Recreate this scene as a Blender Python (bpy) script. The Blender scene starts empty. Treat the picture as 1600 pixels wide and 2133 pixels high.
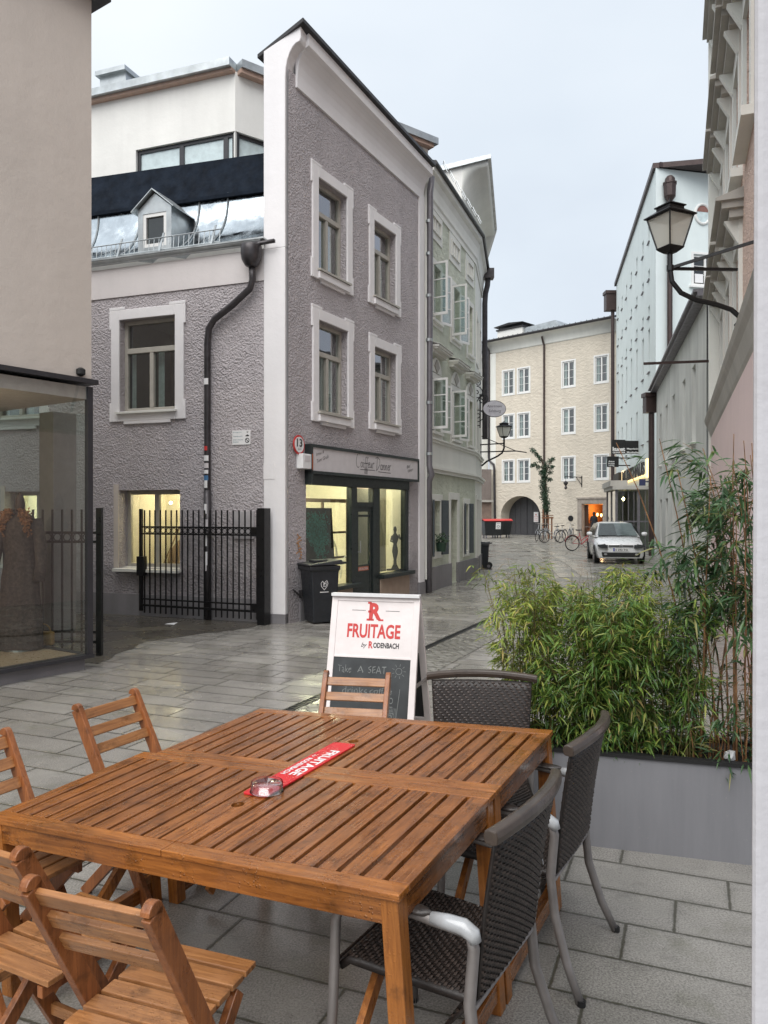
import bpy, math, random
from mathutils import Vector, Matrix
random.seed(7)
R = math.radians
scene = bpy.context.scene
COL = scene.collection
CAMZ = 1.75
FPX, CX, CY = 1602.0, 800.0, 1068.0      # focal length and horizon of the photograph (1600 x 2133)

# ------------------------------------------------------------------ camera
cd = bpy.data.cameras.new("camera")
cam = bpy.data.objects.new("camera", cd); COL.objects.link(cam)
cam.location = (0, 0, CAMZ); cam.rotation_euler = (R(90), 0, 0)
cd.sensor_fit = 'VERTICAL'; cd.sensor_height = 24.0; cd.lens = 24.0 * FPX / 2133
cd.clip_start = 0.05; cd.clip_end = 900
scene.camera = cam

# ------------------------------------------------------------------ world: overcast sky
SUN_EL, SUN_AZ = 52, 200
w = bpy.data.worlds.new("World"); scene.world = w; w.use_nodes = True
nt = w.node_tree; nt.nodes.clear()
def wn(t, **k):
    n = nt.nodes.new(t)
    for a, b in k.items(): setattr(n, a, b)
    return n
out = wn('ShaderNodeOutputWorld'); bg = wn('ShaderNodeBackground')
sky = wn('ShaderNodeTexSky'); sky.sky_type = 'NISHITA'; sky.sun_disc = False
sky.sun_elevation = R(SUN_EL); sky.sun_rotation = R(SUN_AZ); sky.air_density = 1.5; sky.dust_density = 4
tc = wn('ShaderNodeTexCoord'); sep = wn('ShaderNodeSeparateXYZ')
nt.links.new(tc.outputs['Generated'], sep.inputs[0])
noi = wn('ShaderNodeTexNoise'); noi.inputs['Scale'].default_value = 1.6; noi.inputs['Detail'].default_value = 5
noi.inputs['Roughness'].default_value = .45
mp = wn('ShaderNodeMapping'); mp.inputs['Scale'].default_value = (1, 1, 2.2)
nt.links.new(tc.outputs['Generated'], mp.inputs[0]); nt.links.new(mp.outputs[0], noi.inputs['Vector'])
rmp = wn('ShaderNodeValToRGB')
e = rmp.color_ramp.elements
e[0].position = 0.0; e[0].color = (5.2, 5.7, 6.8, 1)
e[1].position = 1.0; e[1].color = (9.0, 9.5, 10.0, 1)
m1 = e.new(.45); m1.color = (7.2, 7.9, 8.7, 1)
# brightness follows elevation, a little the direction, and broad cloud noise
a1 = wn('ShaderNodeMath', operation='MULTIPLY_ADD'); a1.inputs[1].default_value = 1.1; a1.inputs[2].default_value = -.12
nt.links.new(sep.outputs['Z'], a1.inputs[0])
a2 = wn('ShaderNodeMath', operation='MULTIPLY_ADD'); a2.inputs[1].default_value = -.55
nt.links.new(sep.outputs['X'], a2.inputs[0]); nt.links.new(a1.outputs[0], a2.inputs[2])
a3 = wn('ShaderNodeMath', operation='MULTIPLY_ADD'); a3.inputs[1].default_value = 1.5
nt.links.new(noi.outputs[0], a3.inputs[0]); nt.links.new(a2.outputs[0], a3.inputs[2])
a4 = wn('ShaderNodeMath', operation='SUBTRACT'); a4.inputs[1].default_value = .55
nt.links.new(a3.outputs[0], a4.inputs[0]); nt.links.new(a4.outputs[0], rmp.inputs[0])
mx = wn('ShaderNodeMix', data_type='RGBA'); mx.inputs['Factor'].default_value = .9
nt.links.new(sky.outputs[0], mx.inputs[6]); nt.links.new(rmp.outputs[0], mx.inputs[7])
nt.links.new(mx.outputs[2], bg.inputs['Color']); bg.inputs['Strength'].default_value = .053
nt.links.new(bg.outputs[0], out.inputs[0])

# ------------------------------------------------------------------ sun through the cloud layer
sd = bpy.data.lights.new("sun", 'SUN'); sd.energy = 1.5; sd.angle = R(60); sd.color = (1, .975, .95)
so = bpy.data.objects.new("sun", sd); COL.objects.link(so)
so.rotation_euler = (R(90 - SUN_EL), 0, R(180 - SUN_AZ) )
scene.view_settings.view_transform = 'Standard'; scene.view_settings.look = 'None'
scene.view_settings.exposure = 1.12; scene.view_settings.gamma = 1.0
try:
    scene.cycles.max_bounces = 7; scene.cycles.diffuse_bounces = 4; scene.cycles.glossy_bounces = 4
    scene.cycles.transparent_max_bounces = 16; scene.cycles.transmission_bounces = 4
    scene.cycles.caustics_reflective = False; scene.cycles.caustics_refractive = False
    scene.cycles.sample_clamp_indirect = 4
    scene.cycles.use_denoising = True
except Exception: pass

# ------------------------------------------------------------------ materials
MATS = {}
class NT:
    """small node helper"""
    def __init__(s, name):
        s.m = bpy.data.materials.new(name); s.m.use_nodes = True
        s.t = s.m.node_tree; s.b = s.t.nodes['Principled BSDF']; s.o = s.t.nodes['Material Output']
        s.tc = s.n('ShaderNodeTexCoord'); s.P = s.tc.outputs['Object']
    def n(s, t, **k):
        x = s.t.nodes.new(t)
        for a, b in k.items(): setattr(x, a, b)
        return x
    def l(s, a, b): s.t.links.new(a, b)
    def put(s, sock, v):
        if hasattr(v, 'is_linked') or hasattr(v, 'links'): s.l(v, sock)
        else: sock.default_value = v
    def math(s, op, a, b=None, c=None, clamp=False):
        x = s.n('ShaderNodeMath', operation=op); x.use_clamp = clamp
        s.put(x.inputs[0], a)
        if b is not None: s.put(x.inputs[1], b)
        if c is not None: s.put(x.inputs[2], c)
        return x.outputs[0]
    def map(s, v, scale=(1, 1, 1), rot=(0, 0, 0), loc=(0, 0, 0)):
        x = s.n('ShaderNodeMapping'); x.inputs['Scale'].default_value = scale
        x.inputs['Rotation'].default_value = rot; x.inputs['Location'].default_value = loc
        s.l(v, x.inputs[0]); return x.outputs[0]
    def noise(s, scale, detail=3, rough=.5, v=None, dist=0):
        x = s.n('ShaderNodeTexNoise'); x.inputs['Scale'].default_value = scale
        x.inputs['Detail'].default_value = detail; x.inputs['Roughness'].default_value = rough
        x.inputs['Distortion'].default_value = dist
        s.l(v if v is not None else s.P, x.inputs['Vector']); return x.outputs[0]
    def ramp(s, v, stops):
        x = s.n('ShaderNodeValToRGB'); e = x.color_ramp.elements
        while len(e) < len(stops): e.new(.5)
        for q, (p, c) in zip(e, stops):
            q.position = p; q.color = (c, c, c, 1) if not hasattr(c, '__len__') else (*c, 1)
        s.l(v, x.inputs[0]); return x.outputs[0]
    def mix(s, f, a, b, mode='MIX'):
        x = s.n('ShaderNodeMix', data_type='RGBA', blend_type=mode)
        s.put(x.inputs['Factor'], f)
        for i, v in ((6, a), (7, b)):
            if hasattr(v, '__len__') and not hasattr(v, 'links'): x.inputs[i].default_value = (*v[:3], 1)
            else: s.l(v, x.inputs[i])
        return x.outputs[2]
    def bump(s, h, strength=.5, dist=.01, normal=None):
        x = s.n('ShaderNodeBump'); x.inputs['Strength'].default_value = strength
        x.inputs['Distance'].default_value = dist; s.l(h, x.inputs['Height'])
        if normal is not None: s.l(normal, x.inputs['Normal'])
        return x.outputs[0]
    def col(s, v): s.put(s.b.inputs['Base Color'], (*v, 1) if hasattr(v, '__len__') and not hasattr(v, 'links') else v)
    def rough(s, v): s.put(s.b.inputs['Roughness'], v)
    def nrm(s, v): s.l(v, s.b.inputs['Normal'])

def simple(name, c, rough=.5, metal=0, var=.08, scale=9, bump=0, bscale=80, coat=0, spec=.5):
    if name in MATS: return MATS[name]
    t = NT(name)
    n = t.noise(scale, 4, .6)
    k = t.ramp(n, [(.3, 1 - var * 1.6), (.7, 1 + var)])
    t.col(t.mix(1.0, c, k, 'MULTIPLY'))
    n2 = t.noise(scale * 2.3, 3, .6)
    t.rough(t.ramp(n2, [(.3, max(.02, rough - .12)), (.7, min(1, rough + .1))]))
    t.b.inputs['Metallic'].default_value = metal
    t.b.inputs['Specular IOR Level'].default_value = spec
    if coat: t.b.inputs['Coat Weight'].default_value = coat; t.b.inputs['Coat Roughness'].default_value = .08
    if bump: t.nrm(t.bump(t.noise(bscale, 4, .6), .6, bump))
    MATS[name] = t.m; return t.m

def plaster(name, c, kind='smooth', grime=.12):
    """painted render: smooth, rough cast or old trowelled"""
    t = NT(name)
    big = t.noise(.55, 4, .55); st = t.noise(1.6, 4, .6, t.map(t.P, (1.3, 1.3, .22)))
    k = t.ramp(big, [(.3, 1 - grime), (.7, 1.04)]); k2 = t.ramp(st, [(.35, 1 - grime * .9), (.6, 1.0)])
    c1 = t.mix(1.0, t.mix(1.0, c, k, 'MULTIPLY'), k2, 'MULTIPLY')
    if kind == 'cast':
        v = t.n('ShaderNodeTexVoronoi', feature='SMOOTH_F1'); v.inputs['Scale'].default_value = 30
        v.inputs['Smoothness'].default_value = .35
        wv = t.n('ShaderNodeVectorMath', operation='MULTIPLY_ADD')
        nn = t.n('ShaderNodeTexNoise'); nn.inputs['Scale'].default_value = 14; nn.inputs['Detail'].default_value = 3
        t.l(t.P, nn.inputs['Vector']); t.l(nn.outputs['Color'], wv.inputs[0]); wv.inputs[1].default_value = (.09, .09, .09)
        t.l(t.P, wv.inputs[2]); t.l(wv.outputs[0], v.inputs['Vector'])
        h1 = t.math('MULTIPLY', v.outputs['Distance'], 1.0); h2 = t.noise(30, 5, .65)
        h = t.math('ADD', h1, t.math('MULTIPLY', h2, 1.1)); h = t.math('MULTIPLY', h, t.ramp(t.noise(1.7, 4, .65), [(.35, .55), (.65, 1.1)]))
        dk = t.ramp(h, [(.35, .84), (.9, 1.05)])
        c1 = t.mix(1.0, c1, dk, 'MULTIPLY')
        t.nrm(t.bump(h, 1.0, .030)); t.rough(.85)
        sz = t.n('ShaderNodeSeparateXYZ'); t.l(t.P, sz.inputs[0])
        dz = t.math('SUBTRACT', sz.outputs[2], t.math('MULTIPLY', t.noise(3.5, 5, .65), 1.3))
        c1 = t.mix(1.0, c1, t.ramp(dz, [(.0, .70), (.35, 1)]), 'MULTIPLY')
        pt_ = t.ramp(t.noise(1.1, 5, .7), [(.56, 1), (.66, .86)]); c1 = t.mix(1.0, c1, pt_, 'MULTIPLY')
    elif kind == 'old':
        h1 = t.noise(3.2, 5, .6, t.map(t.P, (1, 1, 1.7)), .4); h2 = t.noise(22, 4, .6)
        h = t.math('ADD', h1, t.math('MULTIPLY', h2, .25))
        t.nrm(t.bump(h, .8, .09)); t.rough(.9)
    else:
        h = t.math('ADD', t.noise(5, 4, .6), t.math('MULTIPLY', t.noise(60, 3, .6), .15))
        t.nrm(t.bump(h, .35, .02)); t.rough(.75)
    t.col(c1); MATS[name] = t.m; return t.m

def wood(name, c0, c1, axis='x', rough=.32, wet=.5, rnd=.5):
    t = NT(name)
    sc = {'x': (1, 14, 14), 'y': (14, 1, 14), 'z': (14, 14, 1)}[axis]
    geo = t.n('ShaderNodeNewGeometry'); rnd_s = geo.outputs['Random Per Island']
    off = t.n('ShaderNodeVectorMath', operation='MULTIPLY_ADD'); cb = t.n('ShaderNodeCombineXYZ')
    for i in range(3): t.l(t.math('MULTIPLY', rnd_s, 9.0 + i), cb.inputs[i])
    t.l(cb.outputs[0], off.inputs[0]); off.inputs[1].default_value = (1, 1, 1); t.l(t.P, off.inputs[2])
    g = t.noise(5.5, 6, .65, t.map(off.outputs[0], sc), .6)
    g2 = t.noise(1.3, 3, .5, t.map(off.outputs[0], tuple(.35 * q + 1.2 for q in sc)))
    stain = t.noise(9, 4, .65)
    base = t.mix(t.ramp(g, [(.32, 0), (.68, 1)]), c0, c1)
    k = t.math('MULTIPLY_ADD', rnd_s, rnd, 1 - rnd * .55)
    base = t.mix(t.ramp(t.math('FRACT', t.math('MULTIPLY', rnd_s, 7.3)), [(.55, 0), (1, .45)]), base, t.mix(.5, c0, (.26, .17, .10)))
    base = t.mix(1.0, base, t.ramp(g2, [(.3, .72), (.7, 1.12)]), 'MULTIPLY')
    x = t.n('ShaderNodeVectorMath', operation='SCALE'); t.l(base, x.inputs[0]); t.l(k, x.inputs['Scale'])
    dk = t.ramp(stain, [(.34, .38), (.46, 1)])
    fin = t.mix(.65, x.outputs[0], t.mix(1.0, x.outputs[0], dk, 'MULTIPLY'))
    t.col(fin)
    drop = t.n('ShaderNodeTexVoronoi', feature='F1'); drop.inputs['Scale'].default_value = 85
    t.l(t.P, drop.inputs['Vector'])
    dm = t.ramp(drop.outputs['Distance'], [(.12, 1), (.34, 0)])
    msk = t.ramp(t.noise(5, 3, .6), [(.48, 0), (.6, 1)])
    dh = t.math('MULTIPLY', dm, msk)
    t.rough(t.ramp(t.math('ADD', t.noise(7, 4, .6), t.math('MULTIPLY', g, .25)), [(.45, max(.05, rough - .2)), (.8, rough + .22)]))
    b1 = t.bump(g, .35, .003); t.nrm(t.bump(dh, .8 * wet, .003, b1))
    t.b.inputs['Coat Weight'].default_value = .35 * wet; t.b.inputs['Coat Roughness'].default_value = .15
    MATS[name] = t.m; return t.m

def glass(name, tint=(.9, .95, .93), refl=1.0, rough=.01):
    t = NT(name)
    tr = t.n('ShaderNodeBsdfTransparent'); tr.inputs[0].default_value = (*tint, 1)
    gl = t.n('ShaderNodeBsdfGlossy'); gl.inputs['Roughness'].default_value = rough; gl.inputs[0].default_value = (1, 1, 1, 1)
    fr = t.n('ShaderNodeFresnel'); fr.inputs[0].default_value = 1.5
    geo = t.n('ShaderNodeNewGeometry'); front = t.math('SUBTRACT', 1.0, geo.outputs['Backfacing'])
    f = t.math('MULTIPLY', t.math('MULTIPLY_ADD', fr.outputs[0], refl * 1.5, .02, clamp=True), front)
    nb = t.bump(t.noise(1.2, 2, .5), .06, .05); t.l(nb, gl.inputs['Normal'])
    ms = t.n('ShaderNodeMixShader'); t.l(f, ms.inputs[0]); t.l(tr.outputs[0], ms.inputs[1]); t.l(gl.outputs[0], ms.inputs[2])
    t.l(ms.outputs[0], t.o.inputs[0]); MATS[name] = t.m; return t.m

def emit(name, c, s):
    t = NT(name); t.col((.8, .8, .8)); t.b.inputs['Emission Color'].default_value = (*c, 1)
    t.b.inputs['Emission Strength'].default_value = s; MATS[name] = t.m; return t.m

def paving(name, rowh, length, ang, c0, c1, wet=.6, mortar=.012, bumpd=.006):
    """granite slabs in rows; every row is shifted, every slab has its own tone; wet film with dry patches"""
    t = NT(name)
    v = t.map(t.P, (1, 1, 1), (0, 0, ang))
    wob = t.noise(.8, 2, .5)
    sp = t.n('ShaderNodeSeparateXYZ'); t.l(v, sp.inputs[0])
    yy = t.math('DIVIDE', sp.outputs[1], rowh); row = t.math('FLOOR', yy); fy = t.math('SUBTRACT', yy, row)
    wn_ = t.n('ShaderNodeTexWhiteNoise', noise_dimensions='1D'); t.l(row, wn_.inputs['W'])
    xx = t.math('ADD', t.math('DIVIDE', sp.outputs[0], length), wn_.outputs[0]); ci = t.math('FLOOR', xx)
    fx = t.math('SUBTRACT', xx, ci)
    ex = t.math('MULTIPLY', t.math('MINIMUM', fx, t.math('SUBTRACT', 1.0, fx)), length)
    ey = t.math('MULTIPLY', t.math('MINIMUM', fy, t.math('SUBTRACT', 1.0, fy)), rowh)
    ed = t.math('MINIMUM', ex, ey)
    edn = t.math('ADD', ed, t.math('MULTIPLY', t.math('SUBTRACT', t.noise(28, 4, .7), .5), .014))
    joint = t.ramp(t.math('DIVIDE', edn, mortar), [(.25, 0), (.75, 1)])
    cc = t.n('ShaderNodeCombineXYZ'); t.l(ci, cc.inputs[0]); t.l(row, cc.inputs[1])
    wc = t.n('ShaderNodeTexWhiteNoise', noise_dimensions='3D'); t.l(cc.outputs[0], wc.inputs[0])
    slab = t.mix(wc.outputs[0], c0, c1)
    speck = t.ramp(t.noise(120, 3, .75), [(.36, .50), (.5, 1), (.64, 1.45)])
    slab = t.mix(.8, slab, t.mix(1.0, slab, speck, 'MULTIPLY'))
    stain = t.ramp(t.noise(1.1, 6, .68), [(.3, .76), (.62, 1.08)])
    slab = t.mix(1.0, slab, stain, 'MULTIPLY')
    slab = t.mix(1.0, slab, t.ramp(ed, [(.0, .80), (.035, 1)]), 'MULTIPLY')
    slab = t.mix(1.0, slab, t.ramp(t.noise(5.5, 5, .7), [(.36, .84), (.46, 1)]), 'MULTIPLY')
    slab = t.mix(t.ramp(t.noise(2.3, 4, .7), [(.56, 0), (.72, .35)]), slab, (.12, .125, .07))
    t.col(t.mix(joint, (.075, .072, .055), slab))
    film = t.noise(.9, 4, .6)
    r = t.ramp(t.math('ADD', film, t.math('MULTIPLY', t.math('SUBTRACT', wc.outputs[0], .5), .12)),
               [(.38, .05 + (1 - wet) * .2), (.50, .18 + (1 - wet) * .3), (.66, .42 + (1 - wet) * .3)])
    t.rough(r)
    t.b.inputs['Specular IOR Level'].default_value = .4 + .35 * wet
    h = t.math('ADD', joint, t.math('MULTIPLY', t.noise(90, 3, .6), .12))
    h = t.math('ADD', h, t.math('MULTIPLY', t.noise(4, 3, .5), .8))
    h = t.math('ADD', h, t.math('MULTIPLY', wc.outputs[0], .4))
    t.nrm(t.bump(h, .5, bumpd)); MATS[name] = t.m; return t.m

# ------------------------------------------------------------------ mesh builder
def place_off(o):
    v = Vector((0, 0, 0))
    while o is not None: v += o.location; o = o.parent
    return v
class MB:
    def __init__(s): s.v = []; s.f = []
    def add(s, vs, fs):
        k = len(s.v); s.v += [tuple(q) for q in vs]; s.f += [tuple(k + i for i in f) for f in fs]
    def hexa(s, p): s.add(p, [(0, 3, 2, 1), (4, 5, 6, 7), (0, 1, 5, 4), (1, 2, 6, 5), (2, 3, 7, 6), (3, 0, 4, 7)])
    def box(s, x0, x1, y0, y1, z0, z1):
        s.hexa([(x0, y0, z0), (x1, y0, z0), (x1, y1, z0), (x0, y1, z0), (x0, y0, z1), (x1, y0, z1), (x1, y1, z1), (x0, y1, z1)])
    def bar(s, a, b, w, h, up=(0, 0, 1)):
        a = Vector(a); b = Vector(b); d = (b - a).normalized(); up = Vector(up)
        sd = d.cross(up); sd = sd.normalized() if sd.length > 1e-6 else Vector((1, 0, 0)); u = sd.cross(d)
        p = []
        for q in (a, b):
            for i, j in ((-1, -1), (1, -1), (1, 1), (-1, 1)): p.append(q + sd * (i * w / 2) + u * (j * h / 2))
        s.add(p, [(0, 3, 2, 1), (4, 5, 6, 7), (0, 1, 5, 4), (1, 2, 6, 5), (2, 3, 7, 6), (3, 0, 4, 7)])
    def fb(s, F, s0, s1, z0, z1, o0, o1):
        p = [F.w(a, o, z) for z in (z0, z1) for a, o in ((s0, o0), (s1, o0), (s1, o1), (s0, o1))]
        s.hexa(p)
    def prism(s, poly, F, o0, o1):
        """polygon in (s, z) of a frame, between two depths"""
        n = len(poly)
        s.add([F.w(a, o0, z) for a, z in poly] + [F.w(a, o1, z) for a, z in poly],
              [tuple(range(n))] + [tuple(range(2 * n - 1, n - 1, -1))] + [(i, i + n, (i + 1) % n + n, (i + 1) % n) for i in range(n)])
    def tube(s, pts, r, seg=8, cap=True, closed=False):
        pts = [Vector(p) for p in pts]; n = len(pts)
        rr = r if hasattr(r, '__len__') else [r] * n
        k = len(s.v); prev = None
        for i, p in enumerate(pts):
            if closed: d = pts[(i + 1) % n] - pts[i - 1]
            else: d = (pts[min(i + 1, n - 1)] - pts[max(i - 1, 0)])
            d = d.normalized() if d.length > 1e-9 else Vector((0, 0, 1))
            if prev is None:
                a = Vector((0, 0, 1)) if abs(d.z) < .9 else Vector((1, 0, 0)); x = d.cross(a).normalized()
            else:
                x = prev - d * prev.dot(d); x = x.normalized() if x.length > 1e-6 else d.orthogonal().normalized()
            prev = x; y = d.cross(x)
            for j in range(seg):
                t = 2 * math.pi * j / seg; s.v.append(tuple(p + (x * math.cos(t) + y * math.sin(t)) * rr[i]))
        for i in range(n if closed else n - 1):
            i2 = (i + 1) % n
            for j in range(seg): s.f.append((k + i * seg + j, k + i * seg + (j + 1) % seg, k + i2 * seg + (j + 1) % seg, k + i2 * seg + j))
        if cap and not closed:
            s.f.append(tuple(k + j for j in range(seg - 1, -1, -1))); s.f.append(tuple(k + (n - 1) * seg + j for j in range(seg)))
    def lathe(s, prof, c=(0, 0, 0), seg=20, sx=1, sy=1, cap=True):
        k = len(s.v); n = len(prof)
        for r, z in prof:
            for j in range(seg):
                t = 2 * math.pi * j / seg; s.v.append((c[0] + r * sx * math.cos(t), c[1] + r * sy * math.sin(t), c[2] + z))
        for i in range(n - 1):
            for j in range(seg): s.f.append((k + i * seg + j, k + i * seg + (j + 1) % seg, k + (i + 1) * seg + (j + 1) % seg, k + (i + 1) * seg + j))
        if cap:
            s.f.append(tuple(k + j for j in range(seg - 1, -1, -1))); s.f.append(tuple(k + (n - 1) * seg + j for j in range(seg)))
    def grid(s, rows):
        k = len(s.v); n = len(rows[0])
        for r in rows: s.v += [tuple(q) for q in r]
        for i in range(len(rows) - 1):
            for j in range(n - 1): s.f.append((k + i * n + j, k + i * n + j + 1, k + (i + 1) * n + j + 1, k + (i + 1) * n + j))
    def build(s, name, mat, parent=None, smooth=False, bevel=0, segs=2, label=None, solid=0, sub=0, split=0):
        off = place_off(parent)
        me = bpy.data.meshes.new(name)
        me.from_pydata([(a - off.x, b - off.y, c - off.z) for a, b, c in s.v], [], s.f)
        me.materials.append(mat); me.validate(); me.update()
        if smooth: me.polygons.foreach_set('use_smooth', [True] * len(me.polygons))
        o = bpy.data.objects.new(name, me); COL.objects.link(o)
        if parent is not None: o.parent = parent
        if solid: m = o.modifiers.new('solid', 'SOLIDIFY'); m.thickness = solid
        if sub: m = o.modifiers.new('sub', 'SUBSURF'); m.levels = sub; m.render_levels = sub
        if split: m = o.modifiers.new('split', 'EDGE_SPLIT'); m.split_angle = R(split)
        if bevel:
            m = o.modifiers.new('bevel', 'BEVEL'); m.width = bevel; m.segments = segs; m.limit_method = 'ANGLE'; m.angle_limit = R(40)
        if label: o['label'] = label
        return o
def each(mb, name, mat, parent=None, **k):
    """build every connected piece of a builder as an object of its own"""
    par = list(range(len(mb.v)))
    def find(a):
        while par[a] != a: par[a] = par[par[a]]; a = par[a]
        return a
    for f in mb.f:
        r0 = find(f[0])
        for i in f[1:]: par[find(i)] = r0
    gr = {}
    for f in mb.f: gr.setdefault(find(f[0]), []).append(f)
    o = None
    for fs in gr.values():
        ids = sorted({i for f in fs for i in f}); mp = {a: b for b, a in enumerate(ids)}
        m = MB(); m.v = [mb.v[i] for i in ids]; m.f = [tuple(mp[i] for i in f) for f in fs]; q = m.build(name, mat, parent, **k); o = o or q
    return o
def tag(o, label=None, cat=None, group=None, kind=None):
    if label: o['label'] = label
    if cat: o['category'] = cat
    if group: o['group'] = group
    if kind: o['kind'] = kind
    return o
def empty(name, loc, label=None, cat=None, group=None):
    o = bpy.data.objects.new(name, None); o.location = loc; o.empty_display_size = .1; COL.objects.link(o)
    return tag(o, label, cat, group)
def copy_tree(o, parent=None):
    c = o.copy(); COL.objects.link(c)
    if parent is not None: c.parent = parent
    for ch in list(o.children): copy_tree(ch, c)
    return c
def turn(o, loc, rz, rx=0, ry=0): o.location = loc; o.rotation_euler = (rx, ry, rz); return o

class Frame:
    """vertical facade plane: s runs left to right as seen from the street, o into the building, z up"""
    def __init__(f, P0, P1=None, u=None):
        f.P = Vector((P0[0], P0[1])); u = Vector(u) if u else Vector((P1[0] - P0[0], P1[1] - P0[1]))
        f.u = u.normalized(); f.n = Vector((-f.u.y, f.u.x))
    def w(f, s, o, z):
        q = f.P + f.u * s + f.n * o; return (q.x, q.y, z)
    def px(f, x, y, o=0):
        a = (x - CX) / FPX; P = f.P + f.n * o
        s = (a * P.y - P.x) / (f.u.x - a * f.u.y); t = P.y + s * f.u.y
        return s, CAMZ + (CY - y) / FPX * t
    def s(f, x, o=0): return f.px(x, 0, o)[0]
    def z(f, x, y, o=0): return f.px(x, y, o)[1]
def gp(x, y, z=0):
    """ground (or height z) point under a pixel of the photograph"""
    d = (CAMZ - z) * FPX / (y - CY); return ((x - CX) / FPX * d, d, z)

def wall(mb, F, s0, s1, z0, z1, holes, reveal=.15, o=0, top=None, thick=None):
    """front sheet of a facade with rectangular holes and their reveals. holes: (s0,s1,z0,z1[,reveal])"""
    ss = sorted({s0, s1, *[h[0] for h in holes], *[h[1] for h in holes]}); zs = sorted({z0, z1, *[h[2] for h in holes], *[h[3] for h in holes]})
    ss = [q for q in ss if s0 <= q <= s1]; zs = [q for q in zs if z0 <= q <= z1]
    for i in range(len(ss) - 1):
        for j in range(len(zs) - 1):
            a, b = (ss[i] + ss[i + 1]) / 2, (zs[j] + zs[j + 1]) / 2
            if any(h[0] < a < h[1] and h[2] < b < h[3] for h in holes): continue
            mb.add([F.w(ss[i], o, zs[j]), F.w(ss[i + 1], o, zs[j]), F.w(ss[i + 1], o, zs[j + 1]), F.w(ss[i], o, zs[j + 1])], [(0, 1, 2, 3)])
    for h in holes:
        rv = h[4] if len(h) > 4 else reveal; a, b, c, d = h[:4]
        P = [(a, c), (b, c), (b, d), (a, d)]
        for i in range(4):
            p, q = P[i], P[(i + 1) % 4]
            mb.add([F.w(p[0], o, p[1]), F.w(q[0], o, q[1]), F.w(q[0], o + rv, q[1]), F.w(p[0], o + rv, p[1])], [(0, 1, 2, 3)])
    if thick:
        a, b = s0, s1
        mb.add([F.w(a, o + thick, z0), F.w(b, o + thick, z0), F.w(b, o + thick, z1), F.w(a, o + thick, z1)], [(3, 2, 1, 0)])
        mb.add([F.w(a, o, z0), F.w(a, o + thick, z0), F.w(a, o + thick, z1), F.w(a, o, z1)], [(3, 2, 1, 0)])
        mb.add([F.w(b, o, z0), F.w(b, o + thick, z0), F.w(b, o + thick, z1), F.w(b, o, z1)], [(0, 1, 2, 3)])
        mb.add([F.w(a, o, z1), F.w(b, o, z1), F.w(b, o + thick, z1), F.w(a, o + thick, z1)], [(0, 1, 2, 3)])

def frame_rect(mb, F, s0, s1, z0, z1, o0, o1, w):
    mb.fb(F, s0, s0 + w, z0, z1, o0, o1); mb.fb(F, s1 - w, s1, z0, z1, o0, o1)
    mb.fb(F, s0 + w, s1 - w, z1 - w, z1, o0, o1); mb.fb(F, s0 + w, s1 - w, z0, z0 + w, o0, o1)
# a text outline as flat polygons
_TX = {}
def text_poly(txt, bold=0.0, shear=0.0, space=1.0):
    key = (txt, bold, shear, space)
    if key in _TX: return _TX[key]
    c = bpy.data.curves.new("lettering", 'FONT'); c.body = txt; c.offset = bold; c.shear = shear; c.size = 1
    c.space_character = space; c.resolution_u = 3; c.fill_mode = 'FRONT' if hasattr(c, 'fill_mode') else c.fill_mode
    o = bpy.data.objects.new("lettering", c); COL.objects.link(o)
    dg = bpy.context.evaluated_depsgraph_get(); me = bpy.data.meshes.new_from_object(o.evaluated_get(dg))
    vs = [(v.co.x, v.co.y) for v in me.vertices]; fs = [tuple(p.vertices) for p in me.polygons]
    bpy.data.objects.remove(o); bpy.data.curves.remove(c); bpy.data.meshes.remove(me)
    x0 = min(v[0] for v in vs); x1 = max(v[0] for v in vs); y0 = min(v[1] for v in vs); y1 = max(v[1] for v in vs)
    _TX[key] = ([((a - x0) / (x1 - x0), (b - y0) / (y1 - y0)) for a, b in vs], fs); return _TX[key]
def put_text(mb, txt, fn, x0, x1, y0, y1, bold=0.0, shear=0.0):
    """fn maps flat (x, y) to a world point"""
    vs, fs = text_poly(txt, bold, shear)
    mb.add([fn(x0 + a * (x1 - x0), y0 + b * (y1 - y0)) for a, b in vs], fs)
def ribbon(mb, pts, w, fn):
    """flat stroke through 2D points"""
    for i in range(len(pts) - 1):
        (a, b), (c, d) = pts[i], pts[i + 1]; L = math.hypot(c - a, d - b) or 1e-9
        nx, ny = -(d - b) / L * w / 2, (c - a) / L * w / 2; ex, ey = (c - a) / L * w * .3, (d - b) / L * w * .3
        mb.add([fn(a - ex + nx, b - ey + ny), fn(a - ex - nx, b - ey - ny), fn(c + ex - nx, d + ey - ny), fn(c + ex + nx, d + ey + ny)], [(0, 1, 2, 3)])
def arc(cx, cy, r, a0, a1, n=10, ry=None):
    ry = ry or r
    return [(cx + r * math.cos(R(a0 + (a1 - a0) * i / n)), cy + ry * math.sin(R(a0 + (a1 - a0) * i / n))) for i in range(n + 1)]
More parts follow.
